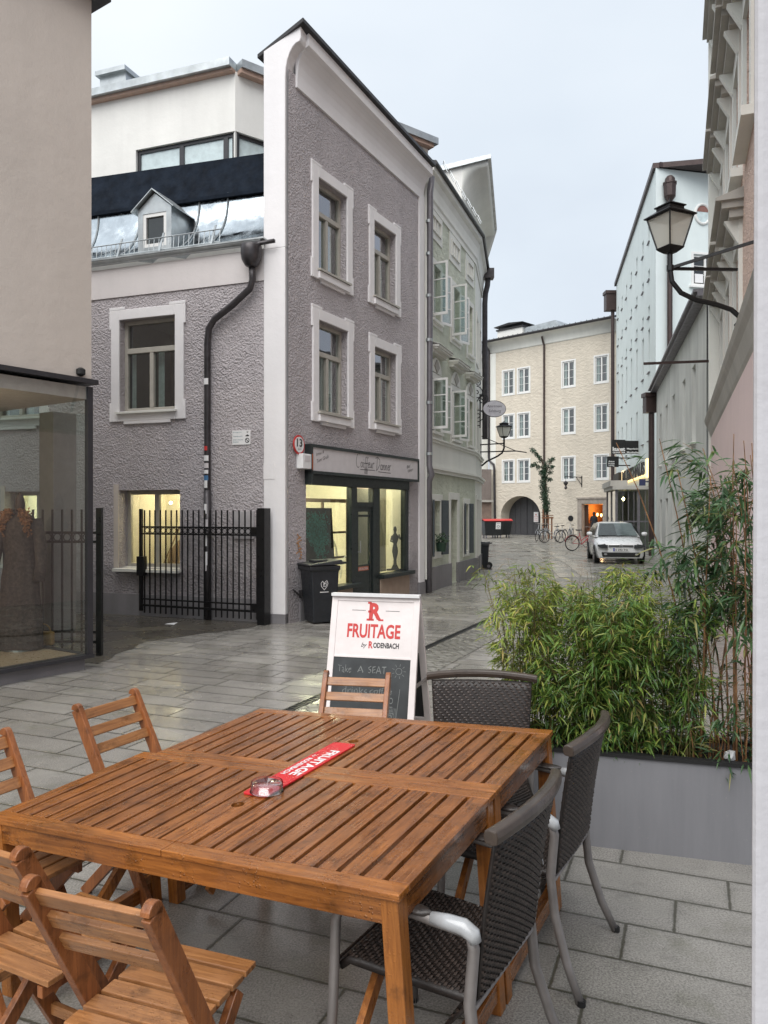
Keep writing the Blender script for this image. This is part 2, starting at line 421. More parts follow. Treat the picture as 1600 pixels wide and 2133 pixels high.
# ------------------------------------------------------------------ shared materials
M = {}
M['cast'] = plaster('grey rough cast', (.50, .462, .475), 'cast', .08)
M['cast2'] = plaster('brown rough cast', (.25, .21, .19), 'cast', .2)
M['white'] = plaster('white render', (.80, .785, .79), 'smooth', .04)
M['cream'] = plaster('cream render', (.80, .79, .75), 'smooth', .07)
M['green'] = plaster('sage render', (.62, .65, .54), 'old', .14)
M['offwhite'] = plaster('off white render', (.74, .74, .69), 'smooth', .07)
M['beige'] = plaster('beige old render', (.64, .58, .485), 'old', .07)
M['mint'] = plaster('mint render', (.68, .75, .745), 'smooth', .04)
M['greygreen'] = plaster('grey green render', (.72, .73, .69), 'smooth', .2)
M['salmon'] = plaster('salmon render', (.74, .55, .46), 'cast', .08)
M['pink'] = plaster('pink render', (.78, .62, .60), 'smooth', .05)
M['stonegrey'] = plaster('grey cornice stone', (.46, .44, .40), 'smooth', .15)
M['near'] = plaster('warm grey render', (.60, .535, .475), 'smooth', .05)
M['plinth'] = plaster('grey plinth', (.25, .24, .25), 'smooth', .25)
M['winwood'] = simple('grey window paint', (.43, .41, .36), .45, var=.06)
M['wwhite'] = simple('white window paint', (.76, .76, .74), .4, var=.04)
M['zinc'] = simple('bright zinc sheet', (.62, .68, .72), .2, 1, .12, 2.5, .006, 3)
M['zincdull'] = simple('dull zinc sheet', (.48, .51, .52), .42, .8, .15, 3)
M['tar'] = simple('black roofing membrane', (.010, .015, .024), .95, 0, .3, 4, .008, 20, spec=.15)
M['roofdark'] = simple('dark roof metal', (.035, .033, .035), .4, .3, .2)
M['pipe'] = simple('dark lead pipe', (.06, .055, .058), .4, .5, .25, 6)
M['pipegrey'] = simple('grey downpipe', (.17, .16, .175), .45, .3, .12, 6)
M['pipebrown'] = simple('brown downpipe', (.055, .035, .032), .45, .3, .15, 6)
M['iron'] = simple('black ironwork', (.012, .012, .013), .38, .3, .2)
M['frameblack'] = simple('shopfront green black', (.02, .027, .027), .38, 0, .15)
M['anthracite'] = simple('anthracite window frame', (.03, .03, .035), .4, 0, .08)
M['tan'] = simple('tan panel', (.36, .27, .21), .6, 0, .08, 5)
M['dark'] = simple('dark room', (.05, .047, .043), .9)
M['darkroomgrey'] = simple('grey room', (.12, .12, .115), .9)
M['curtain'] = simple('white curtain', (.72, .74, .74), .9, 0, .1, 20)
M['glass'] = glass('window glass', (.80, .86, .84), 2.4)
M['shopglass'] = glass('shop glass', (.78, .84, .80), 1.0); M['displayglass'] = glass('display glass', (.91, .95, .93), 1.0)
M['paneopaque'] = simple('dark window pane', (.02, .024, .024), .04, 0, .2, 2, spec=.9)
M['blind'] = simple('pale blind behind glass', (.58, .68, .69), .16, 0, .1, 6, spec=.7)
M['copper'] = simple('faded timber soffit', (.48, .33, .26), .6)
M['warmwall'] = simple('cream shop wall', (.80, .76, .66), .8, 0, .05)
M['signwhite'] = simple('white sign board', (.62, .59, .60), .45, 0, .04)
M['black'] = simple('matt black', (.012, .012, .012), .6)
M['ink'] = simple('black sign lettering', (.015, .015, .017), .5)
M['red'] = simple('red print', (.55, .035, .03), .45, 0, .05)
M['plainwhite'] = simple('white paint', (.78, .78, .78), .4, 0, .03)
M['bulb'] = emit('warm bulb', (1, .72, .36), 18)
M['tube'] = emit('cool tube lamp', (1, .90, .68), 11)

# ------------------------------------------------------------------ ground
def sheet(name, poly, z, mat, kind='structure'):
    mb = MB(); mb.add([(x, y, z) for x, y in poly], [tuple(range(len(poly)))]); o = mb.build(name, mat); o['kind'] = kind; return o
M['pave'] = paving('granite paving', .285, .72, R(22), (.245, .232, .21), (.30, .286, .262), .86)
M['street'] = paving('street slabs', .34, .62, R(-8), (.25, .238, .21), (.31, .296, .265), .5, .012)
M['setts'] = paving('small setts', .10, .11, R(-24.5), (.20, .19, .17), (.29, .28, .25), .8, .014, .012)
M['bandstone'] = paving('pale band stones', .5, .9, R(-5), (.33, .31, .26), (.42, .40, .35), .7, .01)
sheet('ground', [(-150, -40), (160, -40), (160, 300), (-150, 300)], 0, M['pave'])
# street surface past the drain line, drawn up to the house fronts
sheet('street', [(-1.2, 14.5), (3.2, 12.2), (8.5, 12), (16, 40), (12, 60), (2, 62), (2.0, 30)], .003, M['street'])
t = NT('wet asphalt'); t.col(t.mix(t.noise(2.2, 5, .6), (.045, .043, .038), (.12, .105, .085)))
t.rough(t.ramp(t.noise(1.5, 4, .6), [(.35, .06), (.6, .4)])); t.nrm(t.bump(t.noise(60, 4, .7), .6, .006)); M['asphalt'] = t.m
rnd = random.Random(3)
edge = [gp(206, 1385), gp(300, 1338), gp(420, 1322), gp(545, 1306)]
up = [(-1.9, 12.4), (-7, 14.4), (-9, 12), (-6, 10.2)]
poly = []
for i in range(len(edge) - 1):
    for k in range(8):
        a = k / 8; poly.append((edge[i][0] * (1 - a) + edge[i + 1][0] * a + rnd.uniform(-.04, .04), edge[i][1] * (1 - a) + edge[i + 1][1] * a + rnd.uniform(-.04, .04)))
sheet('alley_asphalt', poly + up, .004, M['asphalt'])
# drain channel and the strip of setts beside it
d0 = Vector((-3.2, 1.45)); dd = Vector((1.74, 3.92)).normalized(); dn = Vector((dd.y, -dd.x))
def strip(a, b, w0, w1): return [tuple(d0 + dd * a + dn * w0), tuple(d0 + dd * b + dn * w0), tuple(d0 + dd * b + dn * w1), tuple(d0 + dd * a + dn * w1)]
sheet('sett_strip', [(p[0], p[1]) for p in strip(0, 26, .03, .62)], .006, M['setts'])
mb = MB()
for a in range(12):
    for w0, w1, h in ((-.045, -.028, .012), (.028, .045, .012)):
        p = strip(a + .003, a + .997, w0, w1); mb.hexa([(*q, 0.001) for q in p][::-1] + [(*q, h) for q in p][::-1])
    for k in range(16):
        p = strip(a + k / 16 + .012, a + k / 16 + .034, -.028, .028); mb.hexa([(*q, 0.001) for q in p][::-1] + [(*q, .010) for q in p][::-1])
tag(mb.build('drain_grate', M['iron']), 'black slotted drain channel running up the lane beside the setts', 'drain')
mb = MB(); mb.add([(*q, .006) for q in strip(0, 12.6, -.028, .028)], [(0, 1, 2, 3)])
mb.build('drain_channel', M['black'])['kind'] = 'structure'
for off, wdt in ((0, .32), (.62, .34)):
    pts = [gp(1165, 1205), gp(1140, 1176), gp(1112, 1155), gp(1080, 1142), gp(1040, 1131), gp(1010, 1128)]
    L, Rr = [], []
    for i, p in enumerate(pts):
        a = pts[max(i - 1, 0)]; b = pts[min(i + 1, len(pts) - 1)]; d = Vector((b[0] - a[0], b[1] - a[1])).normalized(); n = Vector((d.y, -d.x))
        L.append((p[0] + n.x * off, p[1] + n.y * off)); Rr.append((p[0] + n.x * (off + wdt), p[1] + n.y * (off + wdt)))
    mb = MB(); mb.grid([[(*a, .010) for a in L], [(*a, .010) for a in Rr]]); mb.build('pale_stone_band', M['bandstone'])['kind'] = 'structure'

# ------------------------------------------------------------------ window kit
def room_box(mb, F, s0, s1, z0, z1, o0, o1):
    P = lambda a, o, z: F.w(a, o, z)
    mb.add([P(s0, o1, z0), P(s1, o1, z0), P(s1, o1, z1), P(s0, o1, z1)], [(0, 1, 2, 3)])
    for a, b, c, d in (((s0, z0), (s1, z0), 0, 0), ((s1, z0), (s1, z1), 0, 0), ((s1, z1), (s0, z1), 0, 0), ((s0, z1), (s0, z0), 0, 0)):
        mb.add([P(a[0], o0, a[1]), P(b[0], o0, b[1]), P(b[0], o1, b[1]), P(a[0], o1, a[1])], [(0, 1, 2, 3)])
def casement(F, par, s0, s1, z0, z1, o, mat, transom=.68, fw=.055, bars=0, pane=None, curtain=None, cols=2, label=None):
    """window (frame with mullion and transom) > pane"""
    mb = MB(); frame_rect(mb, F, s0, s1, z0, z1, o, o + .07, fw)
    zt = z0 + (z1 - z0) * transom
    if transom < 1: mb.fb(F, s0 + fw, s1 - fw, zt - fw * .7, zt + fw * .7, o - .012, o + .068)
    ztop = zt if transom < 1 else z1 - fw
    for c in range(1, cols):
        sm = s0 + (s1 - s0) * c / cols; mb.fb(F, sm - fw * .6, sm + fw * .6, z0 + fw, ztop - (fw * .7 if transom < 1 else 0), o - .008, o + .066)
    for k in range(1, bars + 1):
        zb = z0 + fw + (ztop - z0 - fw) * k / (bars + 1)
        for c in range(cols):
            a = s0 + (s1 - s0) * c / cols + fw * .6; b = s0 + (s1 - s0) * (c + 1) / cols - fw * .6
            mb.fb(F, a, b, zb - .012, zb + .012, o + .008, o + .05)
    wn_ = mb.build('window', mat, par, bevel=.006, segs=1, label=label)
    mb = MB(); mb.fb(F, s0 + fw * .5, s1 - fw * .5, z0 + fw * .5, z1 - fw * .5, o + .045, o + .05); each(mb, 'pane', pane or M['glass'], wn_)
    if curtain:
        mb = MB()
        for a, b in curtain:
            rows = []
            n = 14
            for zz in (z0 + .02, ztop if transom < 1 else z1 - .03):
                rows.append([F.w(s0 + (s1 - s0) * (a + (b - a) * i / n), o + .16 + .02 * math.sin(i * 2.4), zz) for i in range(n + 1)])
            mb.grid(rows)
        each(mb, 'curtain', M['curtain'], wn_)
    return wn_
def moulded_surround(F, par, s0, s1, z0, z1, w, ear=.05, bottom=True, mat=None, p=.035):
    """raised render surround round an opening, with the small ears of the photo"""
    mb = MB(); a, b = s0 - w, s1 + w; t_, l_ = z1 + w, z0 - (w if bottom else .02)
    mb.fb(F, a, s0, l_, t_, -p, .001); mb.fb(F, s1, b, l_, t_, -p, .001)
    mb.fb(F, s0, s1, z1, t_, -p, .001)
    if bottom: mb.fb(F, s0, s1, l_, z0, -p, .001)
    if ear:
        for x0, x1 in ((a - ear * .7, a), (b, b + ear * .7)):
            mb.fb(F, x0, x1, t_ - .32, t_, -p, .001); mb.fb(F, x0, x1, l_, l_ + .32, -p, .001)
        for x0, x1 in ((a - ear * .7, a + .28), (b - .28, b + ear * .7)): mb.fb(F, x0, x1, t_, t_ + ear, -p, .001)
        mb.fb(F, a + .26, b - .26, l_ - ear, l_, -p, .001)
    return mb.build('window_surround', mat or M['white'], par, bevel=.006, segs=1)
def sill(F, par, s0, s1, z, mat, out_=.07, h=.035, deep=.18):
    mb = MB(); mb.hexa([F.w(s0, -out_, z - h - .01), F.w(s1, -out_, z - h - .01), F.w(s1, deep, z - .01), F.w(s0, deep, z - .01), F.w(s0, -out_, z - .012), F.w(s1, -out_, z - .012), F.w(s1, deep, z + .01), F.w(s0, deep, z + .01)])
    return mb.build('sill', mat, par)

# ------------------------------------------------------------------ grey corner house (hairdresser's)
C0 = (-1.5, 12.05)
FC = Frame(C0, u=(.465, .885)); FB = Frame(C0, u=(.94, -.342))
house = empty('corner_house', (C0[0], C0[1], 0), 'grey rough-cast corner house with white trim, tall sloping cornice and hairdresser shopfront', 'house')
mb = MB()
winC = [(.66, 1.96, 5.52, 7.5), (2.6, 3.88, 5.56, 7.44), (.67, 1.99, 3.15, 5.13), (2.62, 3.9, 3.2, 5.06)]
SW = .18
opC = [(a + SW, b - SW, c + SW + .1, d - SW) for a, b, c, d in winC]
shop = (.50, 4.36, 0.0, 2.38)
wall(mb, FC, 0, 4.78, 0, 8.7, [(*h, .17) for h in opC] + [(*shop, .12)])
mb.build('street_wall', M['cast'], house)
mb = MB()
winB = [(-3.20, -2.08, 3.46, 5.02), (-6.05, -4.93, 3.46, 5.02)]
lowB = [(-3.23, -2.0, .80, 2.12), (-5.75, -4.62, .80, 2.12)]
wall(mb, FB, -9, -.42, 0, 5.42, [(*h, .17) for h in winB] + [(*h, .30) for h in lowB])
mb.build('side_wall', M['cast'], house)
# white corner pilaster, it climbs as the end of the tall front wall
mb = MB()
mb.fb(FB, -.42, -.04, .14, 5.9, -.03, .30)
rng = [(-.42, 5.9), (-.04, 5.9), (-.04, 8.55)] + [(-.04 + .25 * (1 - math.cos(R(a))), 8.55 + .52 * math.sin(R(a))) for a in (15, 30, 45, 60, 75, 90)] + [(.23, 9.12), (.23, 9.30), (-.42, 9.04)]
mb.prism(rng, FB, -.03, .30)
mb.build('corner_pilaster', M['white'], house, bevel=.008, segs=1)
mb = MB(); mb.fb(FB, -.44, -.03, 0, .14, -.045, .3); mb.fb(FC, .31, .50, 0, .3, -.02, .02)
mb.fb(FB, -9, -.44, 0, .36, -.022, .02); each(mb, 'plinth', M['plinth'], house)
mb = MB(); mb.fb(FB, -9, -.42, 5.42, 5.92, -.02, .2); mb.build('eave_band', plaster('pale eave band', (.68, .64, .63), 'smooth', .06), house)
# cove cornice of the street front
mb = MB()
prof = [(0, 8.45), (.035, 8.45), (.035, 8.52)] + [(.035 + .19 * (1 - math.cos(R(a))), 8.54 + .56 * math.sin(R(a))) for a in range(0, 91, 15)] + [(.25, 9.12), (.25, 9.33), (0, 9.38)]
k = len(mb.v); n = len(prof)
for s_ in (.20, 4.98): mb.v += [FC.w(s_, -p, z + (.05 if s_ < 1 else -.04) - (z - 8.45) * (.10 if s_ < 1 else .26)) for p, z in prof]
for i in range(n - 1): mb.f.append((k + i, k + n + i, k + n + i + 1, k + i + 1))
mb.f.append(tuple(k + i for i in range(n))); mb.f.append(tuple(k + n + i for i in range(n - 1, -1, -1)))
mb.build('cornice', M['white'], house)
mb = MB()
a = [FC.w(-.05, -.31, 9.35), FC.w(5.0, -.31, 9.13), FC.w(5.0, .50, 8.9), FC.w(-.05, .56, 9.02)]
mb.hexa([(x, y, z - .03) for x, y, z in a] + [(x, y, z + .03) for x, y, z in a])
mb.build('coping', M['roofdark'], house)
mb = MB(); mb.fb(FC, 4.78, 5.02, .25, 8.5, -.04, .14); mb.build('end_pilaster', M['white'], house)
mb = MB(); mb.fb(FC, 4.76, 5.04, 0, .26, -.055, .14); each(mb, 'plinth', M['plinth'], house)
mb = MB(); mb.fb(FC, .3, 5.0, 5.0, 8.85, .32, .40); mb.fb(FC, 4.9, 5.0, 0, 8.85, .41, 4)
mb.build('back_wall', M['white'], house)
room = MB()
for i, (h, outer) in enumerate(zip(opC, winC)):
    cw = casement(FC, house, h[0], h[1], h[2], h[3], .11, M['winwood'], .66, .06, curtain=[(.03, .46), (.54, .97)])  # wide curtains added, their pale cloth stands in for sky reflected in panes
    moulded_surround(FC, cw, h[0], h[1], h[2], h[3], SW, .045)
    sill(FC, cw, h[0] - .05, h[1] + .05, h[2], M['winwood'], .10)
    mb = MB(); mb.fb(FC, h[0] - .03, h[1] + .03, h[2] - .17, h[2] - .045, -.075, -.034); mb.build('apron', M['white'], cw, bevel=.01)
    room_box(room, FC, h[0] - .02, h[1] + .02, h[2] - .1, h[3] + .1, .24, .315)
for h in winB:
    cw = casement(FB, house, *h, .11, M['winwood'], .67, .065, curtain=[(.52, .62), (.04, .1)])
    moulded_surround(FB, cw, *h, .17, .05)
    sill(FB, cw, h[0] - .05, h[1] + .05, h[2], M['offwhite'], .09)
    room_box(room, FB, h[0] - .1, h[1] + .1, h[2] - .1, h[3] + .1, .24, 1.6)
room.build('interior', M['darkroomgrey'], house)
room = MB()
for i, h in enumerate(lowB):
    cw = casement(FB, house, *h, .22, M['winwood'], 1, .07, curtain=None)
    mb = MB()
    wd = .10
    for q in ((h[0] - wd, h[0], h[2], h[3] + wd),): mb.fb(FB, *q, -.012, .003)
    mb.build('window_surround', M['near'], cw)
    sill(FB, cw, h[0] - .06, h[1] + .03, h[2], M['offwhite'], .10, .05, .22)
    room_box(room, FB, h[0] - .12, h[1] + .06, h[2] - .4, h[3] + .15, .31, 1.5)
    # mirror arches and bulbs of the salon behind
    sc_ = (h[0] + h[1]) / 2
    mb = MB()
    for cx_, rr_ in ((sc_ + .05, .62),):
        P = [(cx_ + rr_ * math.cos(R(a_)), h[2] - .05 + rr_ * .95 * math.sin(R(a_))) for a_ in range(0, 181, 12)]
        mb.prism(P, FB, 1.3, 1.34)
    mb.bar(FB.w(sc_ - .5, 1.1, h[2]), FB.w(sc_ - .05, 1.1, h[3] - .45), .02, .02); mb.bar(FB.w(sc_ + .5, 1.1, h[2]), FB.w(sc_ + .1, 1.1, h[3] - .45), .02, .02)
    each(mb, 'chair_back', M['tan'], cw)
    mb = MB()
    for kx in (-.42, -.16, .16, .42): 
        c_ = FB.w(sc_ + kx, 1.2, h[3] - .2); mb.lathe([(.001, -.03), (.028, -.015), (.028, .015), (.001, .03)], c_, 8)
    mb.build('bulb', M['bulb'], cw)
    lp = bpy.data.lights.new('salon_light', 'POINT'); lp.energy = 11; lp.color = (1, .80, .54); lp.shadow_soft_size = .12
    lo = bpy.data.objects.new('salon_light', lp); COL.objects.link(lo); lo.location = FB.w(sc_, 1.0, h[3] - .1)
room.build('interior', M['warmwall'], house)
# --- mansard of bright zinc over the side wing
FBm = FB
def mans(s, t):     # t 0..1 from the eave up, bell-cast curve
    o = -.02 + .90 * math.sin(t * math.pi / 2); z = 6.07 + 1.24 * (.52 * t + .48 * t ** 2.2)
    return FB.w(s, o, z)
mb = MB(); rows = []
for i in range(13): rows.append([mans(-9 + 8.58 * j / 26, i / 12) for j in range(27)])
mb.grid(rows); mb.build('mansard_roof', M['zinc'], house, smooth=True)
for s_ in (-.55, -1.62, -2.2, -3.45, -4.4, -5.4):
    mb = MB(); mb.tube([Vector(mans(s_, i / 12)) + Vector((0, -.012, .012)) for i in range(13)], .014, 5); each(mb, 'roof_seam', M['zincdull'], house)
mb = MB(); gut = []
for s_ in (-9, -.42):
    gut.append([FB.w(s_, -.02 - .065 - .065 * math.cos(R(a_)), 6.04 - .075 * math.sin(R(a_))) for a_ in range(0, 181, 20)])
mb.grid(gut); mb.fb(FB, -9, -.36, 6.035, 6.06, -.16, .04); mb.build('gutter', M['zincdull'], house, solid=.006)
mb = MB()        # snow guard
for zz, oo in ((6.12, -.04), (6.33, -.02)): mb.tube([FB.w(-7, oo, zz), FB.w(-1.2, oo, zz)], .011, 5)
for i in range(60): 
    s_ = -7 + i * .098; mb.bar(FB.w(s_, -.04, 6.12), FB.w(s_, -.02, 6.33), .012, .005)
for s_ in (-1.35, -2.35, -3.2, -4.1): mb.bar(FB.w(s_, -.09, 6.07), FB.w(s_ + .02, .02, 6.42), .045, .012)
mb.build('snow_guard', M['zincdull'], house)
# dormer
ds0, ds1 = FB.s(293, .35), FB.s(362, .35); dz1 = 6.98
dm = empty('dormer', FB.w((ds0 + ds1) / 2, .3, 6.2)); dm.parent = house; dm.location = Vector(FB.w((ds0 + ds1) / 2, .3, 6.2)) - house.location
mb = MB(); wall(mb, FB, ds0, ds1, 6.15, dz1, [(ds0 + .1, ds1 - .1, 6.32, dz1 - .08, .04)], o=.28)
for s_ in (ds0, ds1): mb.add([FB.w(s_, .28, 6.1), FB.w(s_, .28, dz1), FB.w(s_, 1.5, dz1), FB.w(s_, 1.5, 6.9), FB.w(s_, .7, 6.2)], [(0, 1, 2, 3, 4)])
sm = (ds0 + ds1) / 2
mb.add([FB.w(ds0, .28, dz1), FB.w(ds1, .28, dz1), FB.w(sm, .28, dz1 + .26)], [(0, 1, 2)])
dbody = mb.build('dormer_body', M['zincdull'], dm)
mb = MB()
for a_, b_ in ((ds0 - .09, sm), (ds1 + .09, sm)):
    p = [FB.w(a_, .2, dz1 - .05), FB.w(b_, .2, dz1 + .3), FB.w(b_, 1.6, dz1 + .3), FB.w(a_, 1.6, dz1 - .05)]
    mb.hexa([(x, y, z) for x, y, z in p] + [(x, y, z + .02) for x, y, z in p])
mb.build('dormer_roof', M['zincdull'], dm)
mb = MB(); frame_rect(mb, FB, ds0 + .1, ds1 - .1, 6.32, dz1 - .08, .29, .34, .06); mb.build('window_frame', M['wwhite'], dm)
mb = MB(); mb.fb(FB, ds0 + .15, ds1 - .15, 6.36, dz1 - .12, .325, .33); each(mb, 'pane', M['paneopaque'], dm)
# black membrane parapet behind the zinc
mb = MB()
mb.hexa([FB.w(-9, .86, 7.40), FB.w(-.42, .84, 7.24), FB.w(-.42, 1.1, 7.24), FB.w(-9, 1.1, 7.40), FB.w(-9, 1.02, 8.24), FB.w(-.42, 1.0, 7.95), FB.w(-.42, 1.2, 7.95), FB.w(-9, 1.2, 8.24)])
mb.hexa([FB.w(-9, .82, 7.36), FB.w(-.42, .80, 7.20), FB.w(-.42, .86, 7.20), FB.w(-9, .88, 7.36), FB.w(-9, .82, 7.42), FB.w(-.42, .80, 7.26), FB.w(-.42, .86, 7.26), FB.w(-9, .88, 7.42)])
mb.build('membrane_parapet', M['tar'], house)
# hopper and crooked downpipe
mb = MB(); hp = FB.w(-.56, -.17, 5.82)
mb.lathe([(.06, -.22), (.10, -.2), (.155, -.1), (.17, .0), (.165, .1), (.15, .13)], hp, 16)
mb.bar(FB.w(-.75, -.15, 5.95), FB.w(-.16, -.15, 5.97), .05, .05)
P_ = [FB.w(-.56, -.15, 5.65), FB.w(-.56, -.13, 5.42), FB.w(-.62, -.11, 5.28), FB.w(-.95, -.10, 5.05), FB.w(-1.28, -.09, 4.86), FB.w(-1.39, -.085, 4.72), FB.w(-1.42, -.08, 4.5), FB.w(-1.42, -.08, 2.5), FB.w(-1.42, -.08, .02)]
mb.tube(P_, .054, 12); mb.tube([FB.w(-1.42, -.08, 2.1), FB.w(-1.42, -.08, 0.02)], .062, 12)
mb.build('downpipe', M['pipe'], house, smooth=True)
for i, (z_, w_, h_, c_) in enumerate([(3.86, .09, .1, M['plainwhite']), (2.78, .06, .07, M['red']), (2.62, .1, .09, M['plainwhite']), (2.5, .1, .08, M['signwhite']), (2.4, .09, .06, M['plainwhite']), (2.3, .09, .08, simple('blue print', (.05, .16, .32), .5)), (2.2, .06, .12, M['plainwhite']), (1.8, .05, .16, M['plainwhite']), (1.55, .09, .16, M['signwhite']), (1.3, .06, .2, M['plainwhite']), (1.0, .07, .22, M['plainwhite']), (.85, .05, .1, M['signwhite'])]):
    mb = MB(); rr_ = .0555 if z_ > 2.12 else .0635; c = FB.w(-1.42, -.08, z_)
    rows = [[(c[0] + rr_ * math.cos(a_), c[1] + rr_ * math.sin(a_), c[2] + zz) for a_ in [R(-110) + (q - 3) / 6 * w_ / rr_ for q in range(7)]] for zz in (-h_ / 2, h_ / 2)]
    mb.grid(rows); mb.build('sticker', c_, house)
# small wall fittings
mb = MB(); mb.fb(FB, -1.0, -.67, 2.83, 3.06, -.012, .0); sg = mb.build('notice_sign', M['plainwhite']); tag(sg, 'small white notice plate on the rough grey wall right of the crooked downpipe', 'sign')
fn = lambda x, y: FB.w(-1.0 + x, -.0135, 2.83 + y)
mb = MB()
put_text(mb, 'Privatgrund', fn, .02, .17, .185, .207); put_text(mb, 'Videoüberwacht', fn, .02, .19, .125, .147); put_text(mb, 'Einfahrt freihalten', fn, .02, .2, .07, .09); put_text(mb, 'Danke', fn, .02, .12, .035, .055)
mb.build('lettering', simple('teal print', (.1, .22, .25), .5), sg)
mb = MB(); ribbon(mb, arc(.275, .065, .034, 0, 360, 14), .012, fn); ribbon(mb, [(.25, .09), (.30, .04)], .012, fn)
mb.add([fn(.24, .13), fn(.30, .13), fn(.31, .145), fn(.28, .16), fn(.25, .145)], [(0, 1, 2, 3, 4)]); ribbon(mb, arc(.28, .2, .012, 0, 360, 8), .006, fn)
mb.build('pictogram', M['ink'], sg)
mb = MB(); mb.fb(FB, -.98, -.60, 1.32, 1.76, -.02, .0); o = mb.build('meter_cover', simple('grey meter door', (.42, .40, .41), .5), house)
mb = MB(); mb.fb(FB, -.45 + .03, -.22, 2.27, 2.52, -.036, -.031); mb.build('access_cover', M['white'], house)

# ------------------------------------------------------------------ shopfront
SF = empty('shopfront', FC.w(2.4, 0, 0)); SF.parent = house; SF.location = Vector(FC.w(2.4, 0, 0)) - house.location
fm = M['frameblack']
mb = MB()
mb.fb(FC, .50, 4.36, 2.20, 2.38, .0, .12)
mb.fb(FC, 2.02, 2.22, .0, 2.20, .02, .14); mb.fb(FC, 2.83, 3.10, .0, 2.20, .02, .14); mb.fb(FC, 4.22, 4.36, .55, 2.20, .02, .14)
mb.fb(FC, .50, .54, .45, 2.20, .03, .12)
mb.build('shop_frame', fm, SF, bevel=.008, segs=1)
mb = MB(); mb.fb(FC, .5, 2.18, .40, .47, -.10, .16); mb.fb(FC, 3.05, 4.44, .47, .55, -.10, .16); each(mb, 'window_ledge', fm, SF, bevel=.006, segs=1)
mb = MB(); mb.fb(FC, .5, 2.02, 0, .40, .0, .14); mb.fb(FC, 3.10, 4.36, 0, .47, .0, .14); each(mb, 'stall_riser', M['tan'], SF)
for a_, b_, c_, d_ in ((.54, 2.02, .47, 2.2), (3.10, 4.22, .55, 2.2)):
    mb = MB(); mb.fb(FC, a_, b_, c_, d_, .08, .088); each(mb, 'pane', M['shopglass'], SF)
mb = MB(); frame_rect(mb, FC, 2.22, 2.83, 0.04, 1.84, .05, .10, .085); mb.fb(FC, 2.305, 2.745, .125, .66, .055, .095); mb.fb(FC, 2.305, 2.745, 1.66, 1.70, .06, .09); mb.fb(FC, 2.305, 2.745, .74, .77, .06, .09)
mb.fb(FC, 2.22, 2.83, 1.84, 1.93, .03, .12)
dr = mb.build('door', fm, SF)
mb = MB(); mb.fb(FC, 2.3, 2.75, .66, 1.76, .072, .078); mb.fb(FC, 2.24, 2.82, 1.93, 2.18, .072, .078); each(mb, 'pane', M['shopglass'], dr)
mb = MB(); mb.tube([FC.w(2.3, .0, 1.0), FC.w(2.3, .0, 1.22)], .012, 6); mb.bar(FC.w(2.3, .0, 1.02), FC.w(2.3, .06, 1.02), .02, .02); mb.build('handle', M['zincdull'], dr)
mb = MB(); mb.fb(FC, 2.32, 2.72, .66, .735, .065, .07); mb.build('sticker', simple('orange strip', (.55, .16, .08), .5), dr)
mb = MB(); put_text(mb, 'GESCHLOSSEN', lambda x, y: FC.w(2.35 + x, .063, .675 + y), 0, .34, 0, .045, .02); mb.build('lettering', M['signwhite'], dr)
# salon behind
mb = MB(); rp_ = [(.3, .16), (.3, .9), (1.9, 2.2), (1.9, 3.4), (4.7, 3.4), (4.7, .16)]
mb.add([FC.w(a_, b_, .02) for a_, b_ in rp_] + [FC.w(a_, b_, 2.75) for a_, b_ in rp_], [(0, 1, 2, 3, 4, 5), (6, 7, 8, 9, 10, 11)] + [(i, i + 1, i + 7, i + 6) for i in range(5)]); mb.build('shop_interior', M['warmwall'], SF)
mb = MB()
q1, q2, q3 = FC.s(633, .7), FC.s(672, .7), FC.s(724, .7)
for s_ in (q1, q2, q3): mb.fb(FC, s_, s_ + .05, .3, 2.0, .70, .74)
mb.fb(FC, q1 - .2, q3, 1.93, 2.0, .70, .74); mb.fb(FC, q2 + .05, q3, 1.34, 1.38, .70, .74); mb.fb(FC, q2 + .05, q3, .86, .90, .70, .74)
each(mb, 'partition_frame', simple('brown partition', (.16, .11, .08), .6), SF)
mb = MB(); mb.tube([FC.w(q3 - .35 + .36 * math.cos(R(a_)), .95, .85 + .42 * math.sin(R(a_))) for a_ in range(0, 181, 15)], .025, 6); mb.tube([FC.w(FC.s(722, .5) + .22 * math.cos(R(a_)), .5, .50 + .42 * math.sin(R(a_))) for a_ in range(0, 181, 15)], .012, 6); mb.build('mirror_arch', M['plainwhite'], SF)
for s_, o_ in ((1.6, .5), (2.6, 1.5), (3.6, 1.2)):
    mb = MB(); mb.fb(FC, s_ - .4, s_ + .5, 2.62, 2.66, o_, o_ + .07); each(mb, 'tube_lamp', M['tube'], SF)
for s_, o_, e_ in ((1.6, .55, 24), (2.9, 1.4, 46), (3.9, .4, 10)):
    lp = bpy.data.lights.new('shop_light', 'POINT'); lp.energy = e_; lp.color = (1, .86, .62); lp.shadow_soft_size = .2
    lo = bpy.data.objects.new('shop_light', lp); COL.objects.link(lo); lo.location = FC.w(s_, o_, 2.45)
mb = MB(); mb.fb(FC, 3.12, 4.5, .5, 2.3, .62, .66); mb.build('display_screen', simple('grey display back', (.50, .47, .40), .8), SF)
